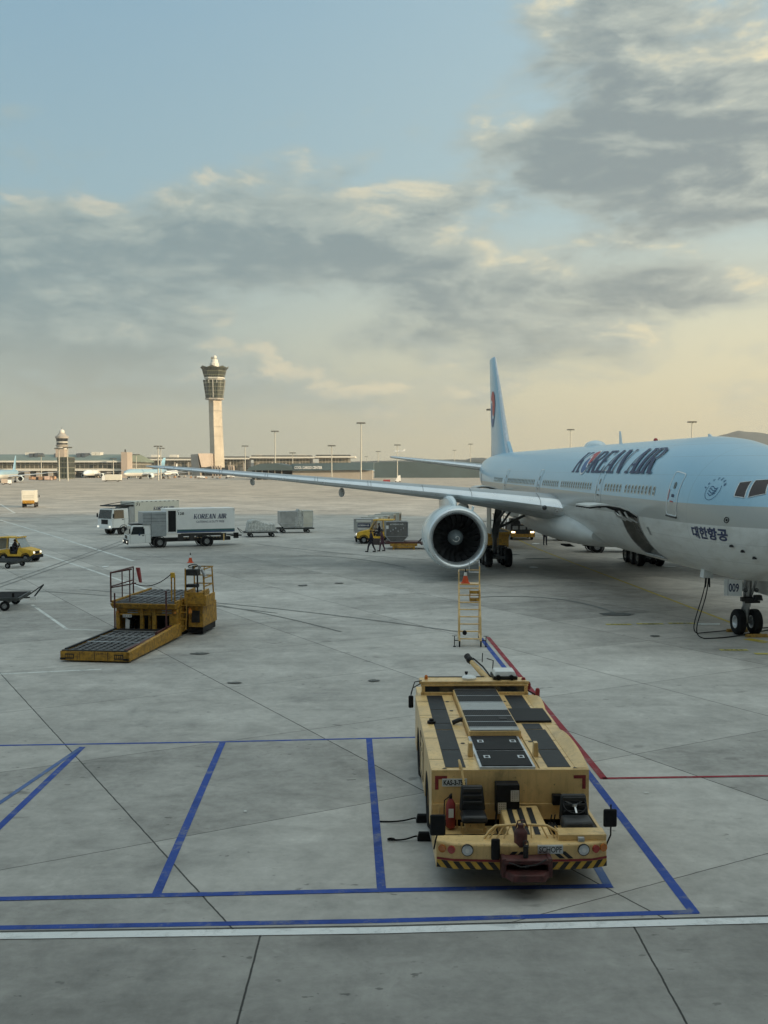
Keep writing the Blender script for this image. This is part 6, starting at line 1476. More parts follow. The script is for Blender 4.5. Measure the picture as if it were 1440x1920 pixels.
# --- catering truck in front, side on
loc, rz = place(247, 1029, 180+24); L = 9.6; W_ = 2.35
T1 = thing('catering_truck', (loc[0]-.75, loc[1]+1.1, 0), rz, 'white catering truck with a low cab and a white lettered box, the nearer of two', 'catering truck')
truck_cab(T1, 2.2, .45, 2.02, 1.95, True); truck_wheels(T1, (2.75, 6.95), 2.3, .46, 9.3)
b = MB(); b.box(-3.35, -1.25, -1.1, 1.1, 2.05, 3.15); b.box(-3.3, -1.98, -1.12, 1.12, 1.0, 2.05); b.build('front_compartment', 'truck_silver', T1, bevel=.02)
b = MB()
for z in (2.3, 2.6, 2.9): b.box(-3.3, -1.3, 1.101, 1.112, z, z+.02)
b.box(-2.0, -1.98, 1.101, 1.115, 2.08, 3.12); b.build('shutter_rib', 'dark_metal', T1)
b = MB(); b.box(-2.2, -.3, -.9, .9, 2.04, 2.10); b.bar((-.3, .9, 2.1), (-2.2, .9, 2.1), .05); b.build('loading_platform', 'dark_metal', T1)
body = MB().box(-9.5, -3.3, -1.17, 1.17, 1.25, 3.42).build('cargo_box', 'truck_white', T1, bevel=.02)
MB().box(-4.15, -3.45, 1.171, 1.18, 1.38, 3.25).build('side_opening', 'black_paint', body); b = MB()
for a in ((-4.22, -4.15, 1.30, 3.32), (-3.45, -3.38, 1.30, 3.32)): b.box(a[0], a[1], 1.171, 1.20, a[2], a[3])
b.box(-4.15, -3.45, 1.171, 1.20, 3.25, 3.32); b.build('opening_frame', 'letter_white', body)
MB().box(-9.49, -4.24, 1.171, 1.178, 1.40, 1.56).build('green_stripe', 'stripe_green', body); MB().box(-9.49, -4.24, 1.171, 1.177, 1.26, 1.40).build('blue_stripe', 'stripe_blue', body)
# letters on the near (left) side: reading direction is -x there
def side_disp(txt, w_, h_, xc, zc, y, m, par, name='lettering'):
    fn = lambda a, b_, off=0.: (xc - a, y+off, zc+b_)
    o, ox = display_wrap(txt, w_, h_, fn, m, par, name, .004, 9., .12); return o
side_disp('KOREAN AIR', 3.0, .42, -7.25, 2.70, 1.172, 'letter_navy', body)
lettering('CATERING & DUTY FREE', 2.55, .19, (-7.25, 1.178, 2.22), (-1, 0, 0), (0, 0, 1), 'letter_navy', body, bold=.012)
lettering('128', .52, .24, (-4.62, 1.178, 2.98), (-1, 0, 0), (0, 0, 1), 'letter_black', body, bold=.02)
b = MB()
for x, z in ((-4.3, 3.25), (-9.3, 3.3)): b.box(x-.16, x, 1.172, 1.178, z, z+.02); b.box(x-.02 if x > -5 else x-.16, x if x > -5 else x-.14, 1.172, 1.178, z-.18, z)
b.build('corner_mark', 'dark_metal', body)
b = MB()
for x in (-4.6, -5.6, -8.5): b.box(x-.22, x+.22, .85, 1.1, .55, 1.15)
b.box(-8.3, -4.6, .98, 1.02, .75, .82); b.box(-8.3, -4.6, .98, 1.02, .95, 1.2); b.build('under_frame', 'truck_under', T1)
b = MB()
for i in range(13): b.box(-8.2+i*.29, -8.1+i*.29, 1.021, 1.03, .78, .81)
b.box(-8.55, -8.45, 1.02, 1.12, .45, 1.1); b.build('reflector_strip', 'cream_paint', T1)
b = MB(); b.box(-10.2, -9.3, -1.0, 1.0, .85, .95); b.box(-9.9, -9.5, .7, 1.0, .65, 1.15); b.build('tail_step', 'black_paint', T1)
MB().cyl((-.95, 1.113, 1.2), (-.95, 1.117, 1.2), .09, n=16).build('door_badge', 'letter_navy', T1)
# --- second catering truck behind
loc, rz = place(203, 1004, 180+53)
T2 = thing('catering_truck', (loc[0]-.6, loc[1]+.9, 0), rz, 'white catering truck with a tall cab, half hidden behind the nearer truck', 'catering truck')
truck_cab(T2, 2.35, .75, 2.75, 2.2, False); truck_wheels(T2, (1.5, 6.2), 2.4, .48, 8.6)
body = MB().box(-9.2, -3.0, -1.2, 1.2, 1.3, 3.45).build('cargo_box', 'box_cream', T2, bevel=.02)
b = MB(); b.box(-3.0, -.2, -1.0, 1.0, 2.98, 3.10); b.bar((-.2, 1.0, 3.05), (-3, 1.0, 3.35), .06); b.bar((-.2, -1.0, 3.05), (-3, -1.0, 3.35), .06); b.bar((-.2, 1.0, 3.05), (-.2, -1.0, 3.05), .08); b.bar((-1.2, 1.0, 3.1), (-1.2, -1.0, 3.1), .07); b.build('loading_platform', 'dark_metal', T2)
b = MB(); b.box(-3.0, -2.3, -1.15, 1.15, 1.2, 2.9); b.build('front_compartment', 'truck_silver', T2)
b = MB()
for i in range(10): b.box(-9.1+i*.62, -8.85+i*.62, 1.201, 1.21, 3.36, 3.42)
b.build('roof_marker', 'dark_metal', body); lettering('71', .5, .26, (-3.4, 1.212, 3.1), (-1, 0, 0), (0, 0, 1), 'letter_black', body, bold=.02)
side_disp('KOREAN AIR', 2.9, .38, -7.0, 2.62, 1.202, 'letter_navy', body)
# --- small box truck far left, rear lit by the sun
loc, rz = place(55, 952, 104)
T3 = thing('box_truck', (loc[0]-1.8, loc[1]+6.6, 0), rz, 'small white box truck alone on the sunlit apron, seen from behind', 'box truck')
truck_cab(T3, 2.2, .7, 2.4, 1.8, False); truck_wheels(T3, (1.3, 5.0), 2.3, .48, 6.4)
body = MB().box(-6.6, -2.0, -1.15, 1.15, .95, 3.05).build('cargo_box', 'box_cream', T3, bevel=.03)
b = MB(); b.box(-6.62, -6.605, -.95, .95, 1.35, 2.8); b.build('rear_shutter', 'box_cream', body); b = MB(); b.box(-6.64, -6.625, -.9, .9, 2.05, 2.09); b.box(-6.64, -6.625, -.9, .9, 1.72, 1.75); b.build('shutter_rail', 'dark_metal', body)
b = MB(); b.box(-6.66, -6.605, -1.0, 1.0, .75, 1.28); b.build('tail_gear', 'worn_yellow', T3)
b = MB()
for x in (-2.6, -3.3, -4.0): b.box(x-.28, x, 1.152, 1.16, 2.15, 2.75)
b.build('side_vent', 'dark_metal', body)
# --- vehicles seen under the fuselage
def service_truck(u, v, label, rz_=180, s_=1.):
    g = G(u, v); t = thing('service_truck', (g.x, g.y+.9, 0), R(rz_), label, 'service truck')
    truck_cab(t, 2.3, .8, 2.3, 1.9, False); truck_wheels(t, (1.45, 5.2, 6.4), 2.4, .50, 8.2)
    b = MB(); b.lathe([(-8.1, .3), (-8.0, .78), (-7.8, .85), (-2.6, .85), (-2.4, .78), (-2.3, .3)], (0, 0, 1.75), 'x', 24, (1, 1)); b.build('tank', 'truck_white', t, 50)
    b = MB(); b.box(-4.8, -2.5, -1.1, 1.1, .6, 1.05); b.build('pump_cabinet', 'dark_metal', t); t.scale = (s_,)*3; return t
service_truck(1086, 1036, 'tank truck whose bumper and wheels show beneath the fuselage, the nearer one')
service_truck(1029, 1014, 'tank truck whose bumper and wheels show beneath the fuselage, the farther one', 176, .9)
g = G(980, 1013); t = thing('belt_loader', (g.x, g.y, 0), R(-90), 'dark loader with two lit lamps standing behind the main wheels under the wing', 'belt loader')
b = MB(); b.box(-4.5, 0, -1.18, 1.18, .45, 1.55); b.box(-1.6, -.02, -1.15, -.25, 1.56, 2.1); b.box(-1.6, -.02, .25, 1.15, 1.56, 2.1); b.build('body', 'dark_metal', t, bevel=.03)
MB().box(.0, .06, -1.18, 1.18, .30, .62).build('bumper', 'worn_yellow', t)
for y in (-.92, .92): MB().box(.01, .05, y-.17, y+.17, .72, .86).build('headlight', mat('lamp_warm', (.9, .7, .4), .3, emit=(1, .72, .35, 5.)), t)
for i in range(3): MB().box(.005, .03, -1.0+.72*i, -.45+.72*i, 1.05, 1.4).build('panel', 'steel', t)
for x in (-.9, -3.6):
    for y in (-1.0, 1.0): wheel(t, (x, y, .38), .38, .26, 'y')
b = MB(); b.bar((-4, -.4, 1.6), (1.6, -.4, 3.0), .1, .2); b.bar((-4, .4, 1.6), (1.6, .4, 3.0), .1, .2); b.build('conveyor_arm', 'dark_metal', t)
g = G(893, 1014); t = copy_thing(LD, (g.x, g.y, 0), R(184), 'yellow cargo loader standing in shade behind the engine and the main wheels')

# ================================================================ FAR SIDE OF THE APRON
mat('far_concrete', (.36, .34, .31), .75, var=.08, scale=.1); mat('far_stone', (.42, .36, .31), .75, var=.08, scale=.1); mat('roof_green', (.17, .215, .185), .6, var=.1, scale=.05); mat('far_white', (.62, .62, .58), .6, var=.05, scale=.1)
mat('far_dark', (.06, .065, .065), .6, var=.2, scale=.2); mat('teal_roof', (.06, .095, .108), .6, var=.12, scale=.08); mat('mast_steel', (.42, .42, .38), .5, .2); mat('lamp_head', (.10, .10, .085), .6)
def facade_mat(name, nx, nz, ca, cb_, fr):
    m = bpy.data.materials.new(name); m.use_nodes = True; T = NT(m.node_tree); b = T.n['Principled BSDF']
    P = T.new('ShaderNodeTexCoord').outputs['Object']; x, y, z = T.sep(P); xx = T.m('ADD', x, y)
    fx = T.m('FRACT', T.m('MULTIPLY', xx, nx)); fz_ = T.m('FRACT', T.m('MULTIPLY', z, nz))
    k = T.m('MAXIMUM', T.m('LESS_THAN', fx, .14), T.m('LESS_THAN', fz_, .16))
    wn = T.new('ShaderNodeTexWhiteNoise', noise_dimensions='2D'); T.l.new(T.vec(T.m('FLOOR', T.m('MULTIPLY', xx, nx)), T.m('FLOOR', T.m('MULTIPLY', z, nz))), wn.inputs[0])
    c = T.mix(k, T.mix(wn.outputs[0], ca, cb_), fr); T.l.new(c, b.inputs['Base Color']); b.inputs['Roughness'].default_value = .35; MATS[name] = m
facade_mat('terminal_facade', .32, .33, (.035, .045, .045), (.14, .13, .10), (.36, .34, .29)); facade_mat('tower_glass', .55, .30, (.012, .02, .018), (.035, .045, .035), (.16, .17, .13))
def Xp(u, D): return (u-720)/F_*D
def Zp(v, D): return A(720, v, D).z
D0 = 700
# terminal with green vaulted roof (left)
t = thing('terminal_building', (Xp(90, D0), D0, 0), 0, 'long low terminal with a grey green vaulted roof at the far left', 'building'); x0, x1 = Xp(-160, D0)-t.location.x, Xp(236, D0)-t.location.x
zr, ze = Zp(850.5, D0), Zp(863.5, D0)
b = MB(); n = 10; ring = [(y, ze + (zr-ze)*math.sin(math.pi*.5*min(1, y/45.))**.8) for y in [45*i/n for i in range(n+1)]] + [(90, ze), (90, ze-1), (0, ze-.6)]
b.loft([[(x0, y-3, z) for y, z in ring], [(x1, y-3, z) for y, z in ring]]); b.build('roof', 'roof_green', t, 40)
MB().box(x0, x1, -4.2, -2.9, ze-1.3, ze-.1).build('eave', 'far_white', t)
MB().box(x0, x1-1, 0, 80, Zp(879, D0), ze-1.2).build('window_wall', 'terminal_facade', t)
MB().box(x0, x1, -2.5, 80, Zp(883, D0), Zp(879, D0)).build('balcony_band', 'far_white', t); MB().box(x0, x1, .5, 80, 0, Zp(883, D0)).build('ground_floor', 'far_dark', t)
for u in range(-150, 236, 22): MB().box(Xp(u, D0)-t.location.x, Xp(u+6+u % 5, D0)-t.location.x, -1.8, .4, 0, Zp(884.5, D0)).build('gate_wall', 'far_concrete', t)
for u0, u1, v0, v1 in ((27, 34, 847.5, 852), (35, 42, 848, 854), (155, 163, 846.5, 851), (164, 172, 847, 852)): MB().box(Xp(u0, D0)-t.location.x, Xp(u1, D0)-t.location.x, 22, 30, Zp(v1+3, D0), Zp(v0, D0)).build('roof_cabin', 'far_white', t)
for u in (48, 58, 96, 138, 148): 
    b = MB(); xx = Xp(u, D0)-t.location.x; b.hexa([(xx, 8, ze+2.2), (xx+2, 8, ze+2.2), (xx+2, 24, ze+3.5), (xx, 24, ze+3.5), (xx-3, 16, ze+5.0), (xx, 16, ze+5.0), (xx, 26, ze+5.5), (xx-3, 26, ze+5.5)]); b.build('roof_vent', 'far_dark', t)
t = thing('stair_tower', (Xp(239, D0), D0-6, 0), 0, 'narrow tan stair tower with plants on top, joining the two terminal wings', 'building')
b = MB(); b.box(-2.6, 1.6, 0, 14, 0, Zp(848, D0)); b.build('wall', 'far_stone', t); MB().box(-.3, .6, .2, .9, Zp(848, D0), Zp(843, D0)).build('roof_mast', 'far_dark', t)
# flat-roofed terminal wing (middle)
t = thing('terminal_building', (Xp(450, D0+270), D0+270, 0), 0, 'flat-roofed glass terminal wing running behind the control tower', 'building'); D1_ = D0+270; ox = t.location.x
for u0, u1, v in ((244, 372, 861.5), (368, 470, 859.5), (470, 592, 857.5), (592, 666, 856.5)):
    a, c = Xp(u0, D1_)-ox, Xp(u1, D1_)-ox; ze = Zp(v, D1_)
    MB().box(a, c-.3, -6, 60, ze-.9, ze+.6).build('roof', 'far_white', t); MB().box(a+3, c-6, 0, 50, Zp(879, D1_), ze-.8).build('window_wall', 'terminal_facade', t); MB().box(a, c-5, 6, 30, ze+.6, ze+2.0).build('roof_plant', 'far_dark' if u0 % 3 else 'roof_green', t)
MB().box(Xp(244, D1_)-ox, Xp(660, D1_)-ox, -2, 58, 0, Zp(879, D1_)).build('ground_floor', 'far_dark', t)
for u in range(250, 640, 26): MB().box(Xp(u, D1_)-ox, Xp(u+2.2, D1_)-ox, -3.4, -2.1, 0, Zp(866+u % 3, D1_)).build('pier_column', 'far_concrete', t)
for u0, u1 in ((280, 294), (315, 330), (478, 488), (555, 572), (590, 602), (602, 616)): MB().box(Xp(u0, D1_)-ox, Xp(u1, D1_)-ox, 8, 16, Zp(858, D1_), Zp(852.5, D1_)).build('roof_cabin', 'far_white', t)
# small control tower
DS = 640; t = thing('control_tower', (Xp(117.5, DS), DS, 0), 0, 'short control tower with a round two-tier cab at the far left', 'control tower'); s_ = DS/F_
Z_ = lambda v: Zp(v, DS)
b = MB(); b.box(-7.0*.45, 6.5*.35, -3, 5, Z_(858), Z_(840)); b.build('shaft', 'far_stone', t)
MB().box(-1.9, 5.4, -4, 8, 0, Z_(857)).build('lower_block', 'tower_glass', t)
for v in (862, 869, 875): MB().box(-2.1, 5.6, -4.3, 8, Z_(v), Z_(v)+.6).build('floor_band', 'far_dark', t)
b = MB(); b.lathe([(Z_(843), 3.0), (Z_(840), 3.7), (Z_(838.5), 3.7)], ax='z', n=16, cap=(1, 1)); b.build('lower_tier', 'far_white', t, 40)
b = MB(); b.lathe([(Z_(838.5), 3.1), (Z_(835), 3.9), (Z_(834), 4.0)], ax='z', n=16, cap=(1, 1)); b.build('gallery', 'far_concrete', t, 40)
MB().lathe([(Z_(834), 3.3), (Z_(828.5), 3.4)], ax='z', n=16, cap=(1, 1)).build('upper_tier', 'far_dark', t, 40); MB().lathe([(Z_(830), 3.5), (Z_(828), 3.6)], ax='z', n=16, cap=(1, 1)).build('tier_band', 'far_white', t, 40)
MB().lathe([(Z_(828), 3.4), (Z_(822), 3.7)], ax='z', n=16, cap=(1, 1)).build('cab_glass', 'window_glass', t, 40); MB().lathe([(Z_(822), 4.0), (Z_(818.5), 4.2), (Z_(817), 3.2), (Z_(812), 1.8)], ax='z', n=16, cap=(1, 1)).build('cab_roof', 'far_concrete', t, 40)
MB().sphere((0, 0, Z_(810)), 1.7, 16, 10).build('radome', 'far_white', t, 60); MB().cyl((0, 0, Z_(808)), (0, 0, Z_(801)), .12, n=6).build('aerial', 'far_dark', t)
# large control tower
DT = 888; t = thing('control_tower', (Xp(403.5, DT), DT, 0), 0, 'tall concrete control tower with a flaring glazed cab and radome', 'control tower'); Z_ = lambda v: Zp(v, DT); k = DT/F_
def octo(w_, d_, z, ch=.38, ox=0.): 
    a, c = w_/2, d_/2; e = ch*min(a, c); return [(ox-a, -c+e, z), (ox-a+e, -c, z), (ox+a-e, -c, z), (ox+a, -c+e, z), (ox+a, c-e, z), (ox+a-e, c, z), (ox-a+e, c, z), (ox-a, c-e, z)]
def tower_ring(u0, u1, v, split, um=None):
    """plan of the shaft: left face, centre face, narrow right face"""
    x0_, x1_ = Xp(u0, DT)-t.location.x, Xp(u1, DT)-t.location.x; w_ = x1_-x0_; xm = x0_ + w_*split; z = Z_(v)
    return [(x0_, 0, z), (xm, -5.0, z), (x1_-w_*.10 if um is None else Xp(um, DT)-t.location.x, -1.0, z), (x1_, 5, z), (x0_+w_*.6, 11, z), (x0_+w_*.15, 8, z)]
rg = [tower_ring(395, 420.5, 893, .42, 417), tower_ring(394.5, 419.5, 865, .42, 416.5), tower_ring(394, 417.5, 825, .43, 414.5), tower_ring(393, 416, 790, .44, 412), tower_ring(392.2, 415, 747, .48, 410.8)]
MB().loft(rg).build('shaft', mat('tower_concrete', (.47, .43, .36), .8, var=.12, scale=.12), t)
b = MB()
for v in (855, 838, 818, 800, 770): 
    q = tower_ring(394, 417.5, v, .43, 414.5); b.tube([(p[0]*1.0, p[1]-.05, p[2]) for p in q[:4]], .12, 4)
b.build('joint_line', 'far_concrete', t)
def module(us, vs, name, m, ch=.5):
    rr = []
    for w_, v in zip(us, vs): rr.append(octo(w_*k, w_*k*.9, Z_(v), ch))
    return MB().loft(rr).build(name, m, t)
module((31, 40), (747, 713), 'lower_cab', 'tower_glass', .55); module((32.5, 33), (749.5, 746.8), 'cab_floor', 'far_concrete', .55); module((30, 31), (713, 709.5), 'neck', 'far_white', .55)
module((35, 43), (709.5, 694.5), 'upper_cab', 'tower_glass', .55); module((36, 37), (710.5, 708), 'gallery_rail', 'far_white', .55)
# crown of pointed fins
b = MB(); r0, r1 = 21.5*k, 26.5*k
for i in range(8):
    a0, a1, am = R(45*i), R(45*(i+1)), R(45*i+22.5); z0, z1 = Z_(694.8), Z_(687)
    for s0, s1, sm in ((a0, am, 0), (am, a1, 0)):
        b.add([(r0*math.cos(s0), r0*math.sin(s0), z0), (r0*math.cos(s1), r0*math.sin(s1), z0), (r1*math.cos(s1), r1*math.sin(s1), z1-(1.4 if s1 == am else 0)), (r1*math.cos(s0), r1*math.sin(s0), z1-(1.4 if s0 == am else 0))], [(0, 1, 2, 3)])
b.build('crown', 'tower_glass', t); MB().lathe([(Z_(694.5), 20*k), (Z_(692), 18*k)], ax='z', n=8, cap=(1, 1)).build('cab_roof', 'far_dark', t)
for nm, u0, u1, v0, v1 in (('mullion', 0, 0, 0, 0),):
    for i in range(16):
        a = R(22.5*i); MB().bar((15.2*k*math.cos(a), 14.5*k*math.sin(a), Z_(746)), (20.0*k*math.cos(a), 19*k*math.sin(a), Z_(713)), .45).build('mullion', 'far_white', t)
b = MB(); b.lathe([(Z_(692), 9.5*k), (Z_(684), 8.6*k), (Z_(682), 8.8*k), (Z_(680), 7.4*k), (Z_(674), 6.2*k)], ax='z', n=10, cap=(1, 1)); b.build('equipment_drum', 'far_white', t, 30)
MB().sphere((1.2*k*.6, 0, Z_(670)), 3.9*k, 16, 10).build('radome', 'far_white', t, 60); MB().sphere((-4.2*k, 0, Z_(671)), 2.3*k, 12, 8).build('dish', 'far_concrete', t, 60)
t = thing('facility_building', (Xp(374, DT-20), DT-20, 0), 0, 'blocky stone building with slanting walls at the foot of the tall tower', 'building'); Z_ = lambda v: Zp(v, DT-20); X_ = lambda u: Xp(u, DT-20)-t.location.x
b = MB(); b.hexa([(X_(359), 3, 0), (X_(378), -5, 0), (X_(378), 25, 0), (X_(359), 25, 0), (X_(356.5), 4, Z_(852)), (X_(373), -5, Z_(851.5)), (X_(373), 25, Z_(851.5)), (X_(356.5), 25, Z_(852))]); b.build('west_block', 'far_concrete', t)
b = MB(); b.hexa([(X_(380), -5, Z_(876)), (X_(395), 2, Z_(876)), (X_(395), 20, Z_(876)), (X_(380), 20, Z_(876)), (X_(374.5), -6, Z_(850.5)), (X_(394), 2, Z_(850)), (X_(394), 22, Z_(850)), (X_(374.5), 22, Z_(850.5))]); b.build('east_block', 'far_stone', t); MB().box(X_(381), X_(450), 3, 20, 0, Z_(876.5)).build('ground_floor', 'far_dark', t)
for u in (399, 404, 409, 414, 430, 434, 438): MB().hexa([(X_(u), -2, 0), (X_(u+1.6), -2, 0), (X_(u+1.6), 3, 0), (X_(u), 3, 0), (X_(u)-.3, -3, Z_(873)), (X_(u+1.2), -3, Z_(873)), (X_(u+1.2), 2, Z_(873)), (X_(u)-.3, 2, Z_(873))]).build('buttress', 'far_stone', t)
# cargo centre
DC = 560; t = thing('cargo_centre', (Xp(560, DC), DC+25, 0), 0, 'low dark teal cargo building with white lettering on its long side', 'building'); DC_ = DC+25; X_ = lambda u: Xp(u, DC_)-t.location.x; Z_ = lambda v: Zp(v, DC_)
b = MB(); b.hexa([(X_(463), 0, Z_(882)), (X_(549), 0, Z_(882)), (X_(549), 50, Z_(882)), (X_(463), 50, Z_(882)), (X_(468), 0, Z_(876)), (X_(546), 0, Z_(874)), (X_(546), 50, Z_(874)), (X_(468), 50, Z_(876))]); b.prism([(X_(468), Z_(876)), (X_(488), Z_(869.5)), (X_(516), Z_(868.5)), (X_(546), Z_(874))], 'y', 0, 50); b.build('gable_front', 'teal_roof', t)
MB().box(X_(470), X_(545), 6, 50, 0, Z_(882)).build('loading_bay', 'black_paint', t)
b = MB(); b.hexa([(X_(546.2), 1, Z_(882.5)), (X_(700), 1, Z_(881)), (X_(700), 60, Z_(881)), (X_(546.2), 60, Z_(882.5)), (X_(546.2), 3, Z_(869.5)), (X_(700), 3, Z_(866.5)), (X_(700), 60, Z_(866.5)), (X_(530), 60, Z_(868.5))]); b.build('long_wall', 'teal_roof', t)
MB().box(X_(547), X_(698), 4, 58, 0, Z_(882)).build('base_wall', 'far_concrete', t)
for u in (478, 490, 502, 514, 527): MB().box(X_(u), X_(u+1.4), 2, 3, 0, Z_(882)).build('bay_column', 'far_concrete', t)
lettering('COOL CARGO CENTER', X_(604)-X_(552), Z_(873.8)-Z_(879.2), ((X_(604)+X_(552))/2, .8, Z_(876.7)), (1, -.012, 0), (0, .12, 1), 'letter_white', t, bold=.02)
t = thing('cargo_shed', (Xp(800, 700), 700, 0), 0, 'long low dark cargo shed beyond the raised tailplane', 'building')
b = MB(); b.box(Xp(702, 700)-t.location.x, Xp(905, 700)-t.location.x, 0, 40, 0, Zp(866.5, 700)-.8, 0); b.prism([(Xp(702, 700)-t.location.x, Zp(866.5, 700)-.8), (Xp(905, 700)-t.location.x, Zp(866.5, 700)-.8), (Xp(890, 700)-t.location.x, Zp(866.0, 700)), (Xp(712, 700)-t.location.x, Zp(866.0, 700))], 'y', 0, 40); b.build('wall', 'teal_roof', t)
# ---- light masts
def mast(u, v, D, label, H0=None):
    z = Zp(v, D); t = thing('light_mast', (Xp(u, D), D, 0), 0, label, 'light mast', 'floodlight masts round the apron')
    b = MB(); b.cyl((0, 0, 0), (0, 0, z-.6), .42, .22, 10); b.build('mast_pole', 'mast_steel', t, 50)
    b = MB(); b.lathe([(z-.9, .3), (z-.75, 1.7), (z-.55, 1.7), (z-.5, .3)], ax='z', n=12, cap=(1, 1)); hd = b.build('lamp_ring', 'lamp_head', t)
    for i in range(8):
        a = R(45*i+12); MB().box(1.9*math.cos(a)-.42, 1.9*math.cos(a)+.42, 1.9*math.sin(a)-.35, 1.9*math.sin(a)+.35, z-1.15, z-.55, .08).build('floodlight', 'lamp_head', hd)
    return t
for u, v, D, lab in ((677, 790, 505, 'tallest looking light mast, standing alone in the middle of the picture'), (516, 806, 600, 'light mast in front of the left gable of the dark cargo building'), (460, 834, 690, 'light mast just right of the tall control tower'), (622, 833, 575, 'light mast rising from the right part of the lettered cargo building'),
        (549, 847, 720, 'distant thin light mast above the start of the building lettering'), (745, 832, 680, 'light mast above the tip of the tailplane'), (709, 845, 960, 'distant light mast left of the tailplane tip'), (852, 843, 1250, 'small distant light mast above the middle of the tailplane'), (882, 831, 950, 'light mast above the root of the tailplane'),
        (297, 834, 560, 'left one of two light masts standing close together'), (302, 838, 610, 'right one of two light masts standing close together'), (78, 853, 680, 'light mast left of the short control tower'), (111.5, 838, 540, 'left one of the two masts in front of the short control tower'), (127.5, 836, 530, 'right one of the two masts in front of the short control tower'),
        (213, 858, 690, 'low light mast left of the tan stair tower'), (256, 850, 670, 'light mast right of the tan stair tower'), (1069, 803, 600, 'light mast showing above the fuselage behind the large lettering'), (1296, 788, 500, 'light mast showing above the fuselage near the cockpit'), (922, 764, 395, 'light mast whose head peeps out behind the tail fin'), (687, 855, 1350, 'tiny distant mast between the tallest mast and the tailplane tip')):
    mast(u, v, D, lab)
# ---- distant airliners
def small_jet(name, body, label, loc, rz, s_, fly=False):
    t = thing(name, loc, rz, label, 'airliner'); t.scale = (s_,)*3
    b = MB(); rings = []
    for x in (0, .3, 1, 2.2, 3.6, 5.5, 8, 12, 30, 42, 46, 50, 54, 56.5, 58):
        q = x if x < 14 else 14 + (x-14)*(59/45.) ; T_, B_, C_, W_ = fsec(min(q, 73)); k = .9
        rings.append([(x, W_*k*math.cos(a*math.pi/10), (C_ + ((T_-C_) if math.sin(a*math.pi/10) > 0 else (C_-B_))*math.sin(a*math.pi/10))*k) for a in range(20)])
    b.loft(rings); f = b.build('fuselage', body, t, 50)
    for sg in (1, -1):
        surf('wing', [(0, 18, 12, 3.4, .13, 0), (3, 20, 10.5, 3.7, .13, 0), (9.5, 24.6, 7, 4.3, .12, 0), (29, 38, 2.4, 6.4, .1, 0)], sg, ['wing_grey', 'polished', 'wing_under'], t); surf('tailplane', [(0, 49, 6, 5.8, .1, 0), (9, 55.5, 2.2, 6.8, .1, 0)], sg, ['wing_grey', 'polished', 'wing_under'], t)
        e = MB(); e.lathe([(20.0, 1.35), (19.8, 1.5), (20.2, 1.62), (22, 1.65), (24.5, 1.3), (25, 1.0), (25, .3)], (0, sg*9.2, 2.3), 'x', 20); e.box(21, 26, sg*9.2-.15, sg*9.2+.15, 3.6, 4.4); e = e.build('engine', 'nacelle_blue', t, 50); MB().lathe([(20.8, .001), (20.81, 1.4)], (0, sg*9.2, 2.3), 'x', 20).build('fan', 'black_paint', e)
        if not fly:
            g_ = thing('main_gear', (29, sg*4.6, 0), 0, None, None); g_.parent = t; MB().cyl((0, 0, .5), (0, 0, 3.6), .25).build('strut', 'dark_metal', g_)
            for x in (-.7, .7): wheel(g_, (x, 0, .6), .6, 1.1, 'y')
    surf('fin', [(0, 45.5, 9, 7.2, .1, 0), (0, 53.6, 3.6, 16.2, .09, 0), (0, 54, 3, 16.5, .05, 0)], 1, ['fin_blue' if body != 'truck_white' else 'truck_white', 'alu', 'fin_blue' if body != 'truck_white' else 'truck_white'], t, True, .03)
    if not fly:
        g_ = thing('nose_gear', (5, 0, 0), 0, None, None); g_.parent = t; MB().cyl((0, 0, .5), (0, 0, 2.4), .15).build('strut', 'dark_metal', g_); wheel(g_, (0, 0, .5), .5, .8, 'y')
    return t
def jetskin():
    m = bpy.data.materials.new('jet_skin'); m.use_nodes = True; T = NT(m.node_tree); b = T.n['Principled BSDF']; P = T.new('ShaderNodeTexCoord').outputs['Object']; x, y, z = T.sep(P)
    c = T.mix(T.step(z, 4.85, 4.9), (.55, .56, .54), (.27, .42, .52)); T.l.new(c, b.inputs['Base Color']); b.inputs['Roughness'].default_value = .35; MATS['jet_skin'] = m
jetskin()
def jet_at(u, v, body, label, ang, s_, **kw):
    g = G(u, v); return small_jet('distant_airliner', body, label, (g.x, g.y, 0), R(ang), s_)
jet_at(232, 899, 'jet_skin', 'pale blue airliner left of the tall tower, its thin fin against the terminal', 70, .80)
jet_at(157, 896.5, 'truck_white', 'white airliner seen head-on right of the short control tower', 84, .72)
jet_at(-6, 906, 'jet_skin', 'pale blue airliner cut by the left edge, its wing and engine showing', 99, .78)
jet_at(309, 894, 'truck_white', 'white airliner seen head-on just right of the pair of masts', 86, .62)
jet_at(566, 889, 'jet_skin', 'pale blue airliner standing in front of the lettered cargo building', 22, .33)
jet_at(682, 886, 'jet_skin', 'pale blue airliner right of the tallest mast, beside the cargo shed', 22, .50)
p = A(738, 848, 1800); small_jet('flying_airliner', 'truck_white', 'tiny airliner in the air above the tailplane tip', tuple(p), R(0), .36, True)
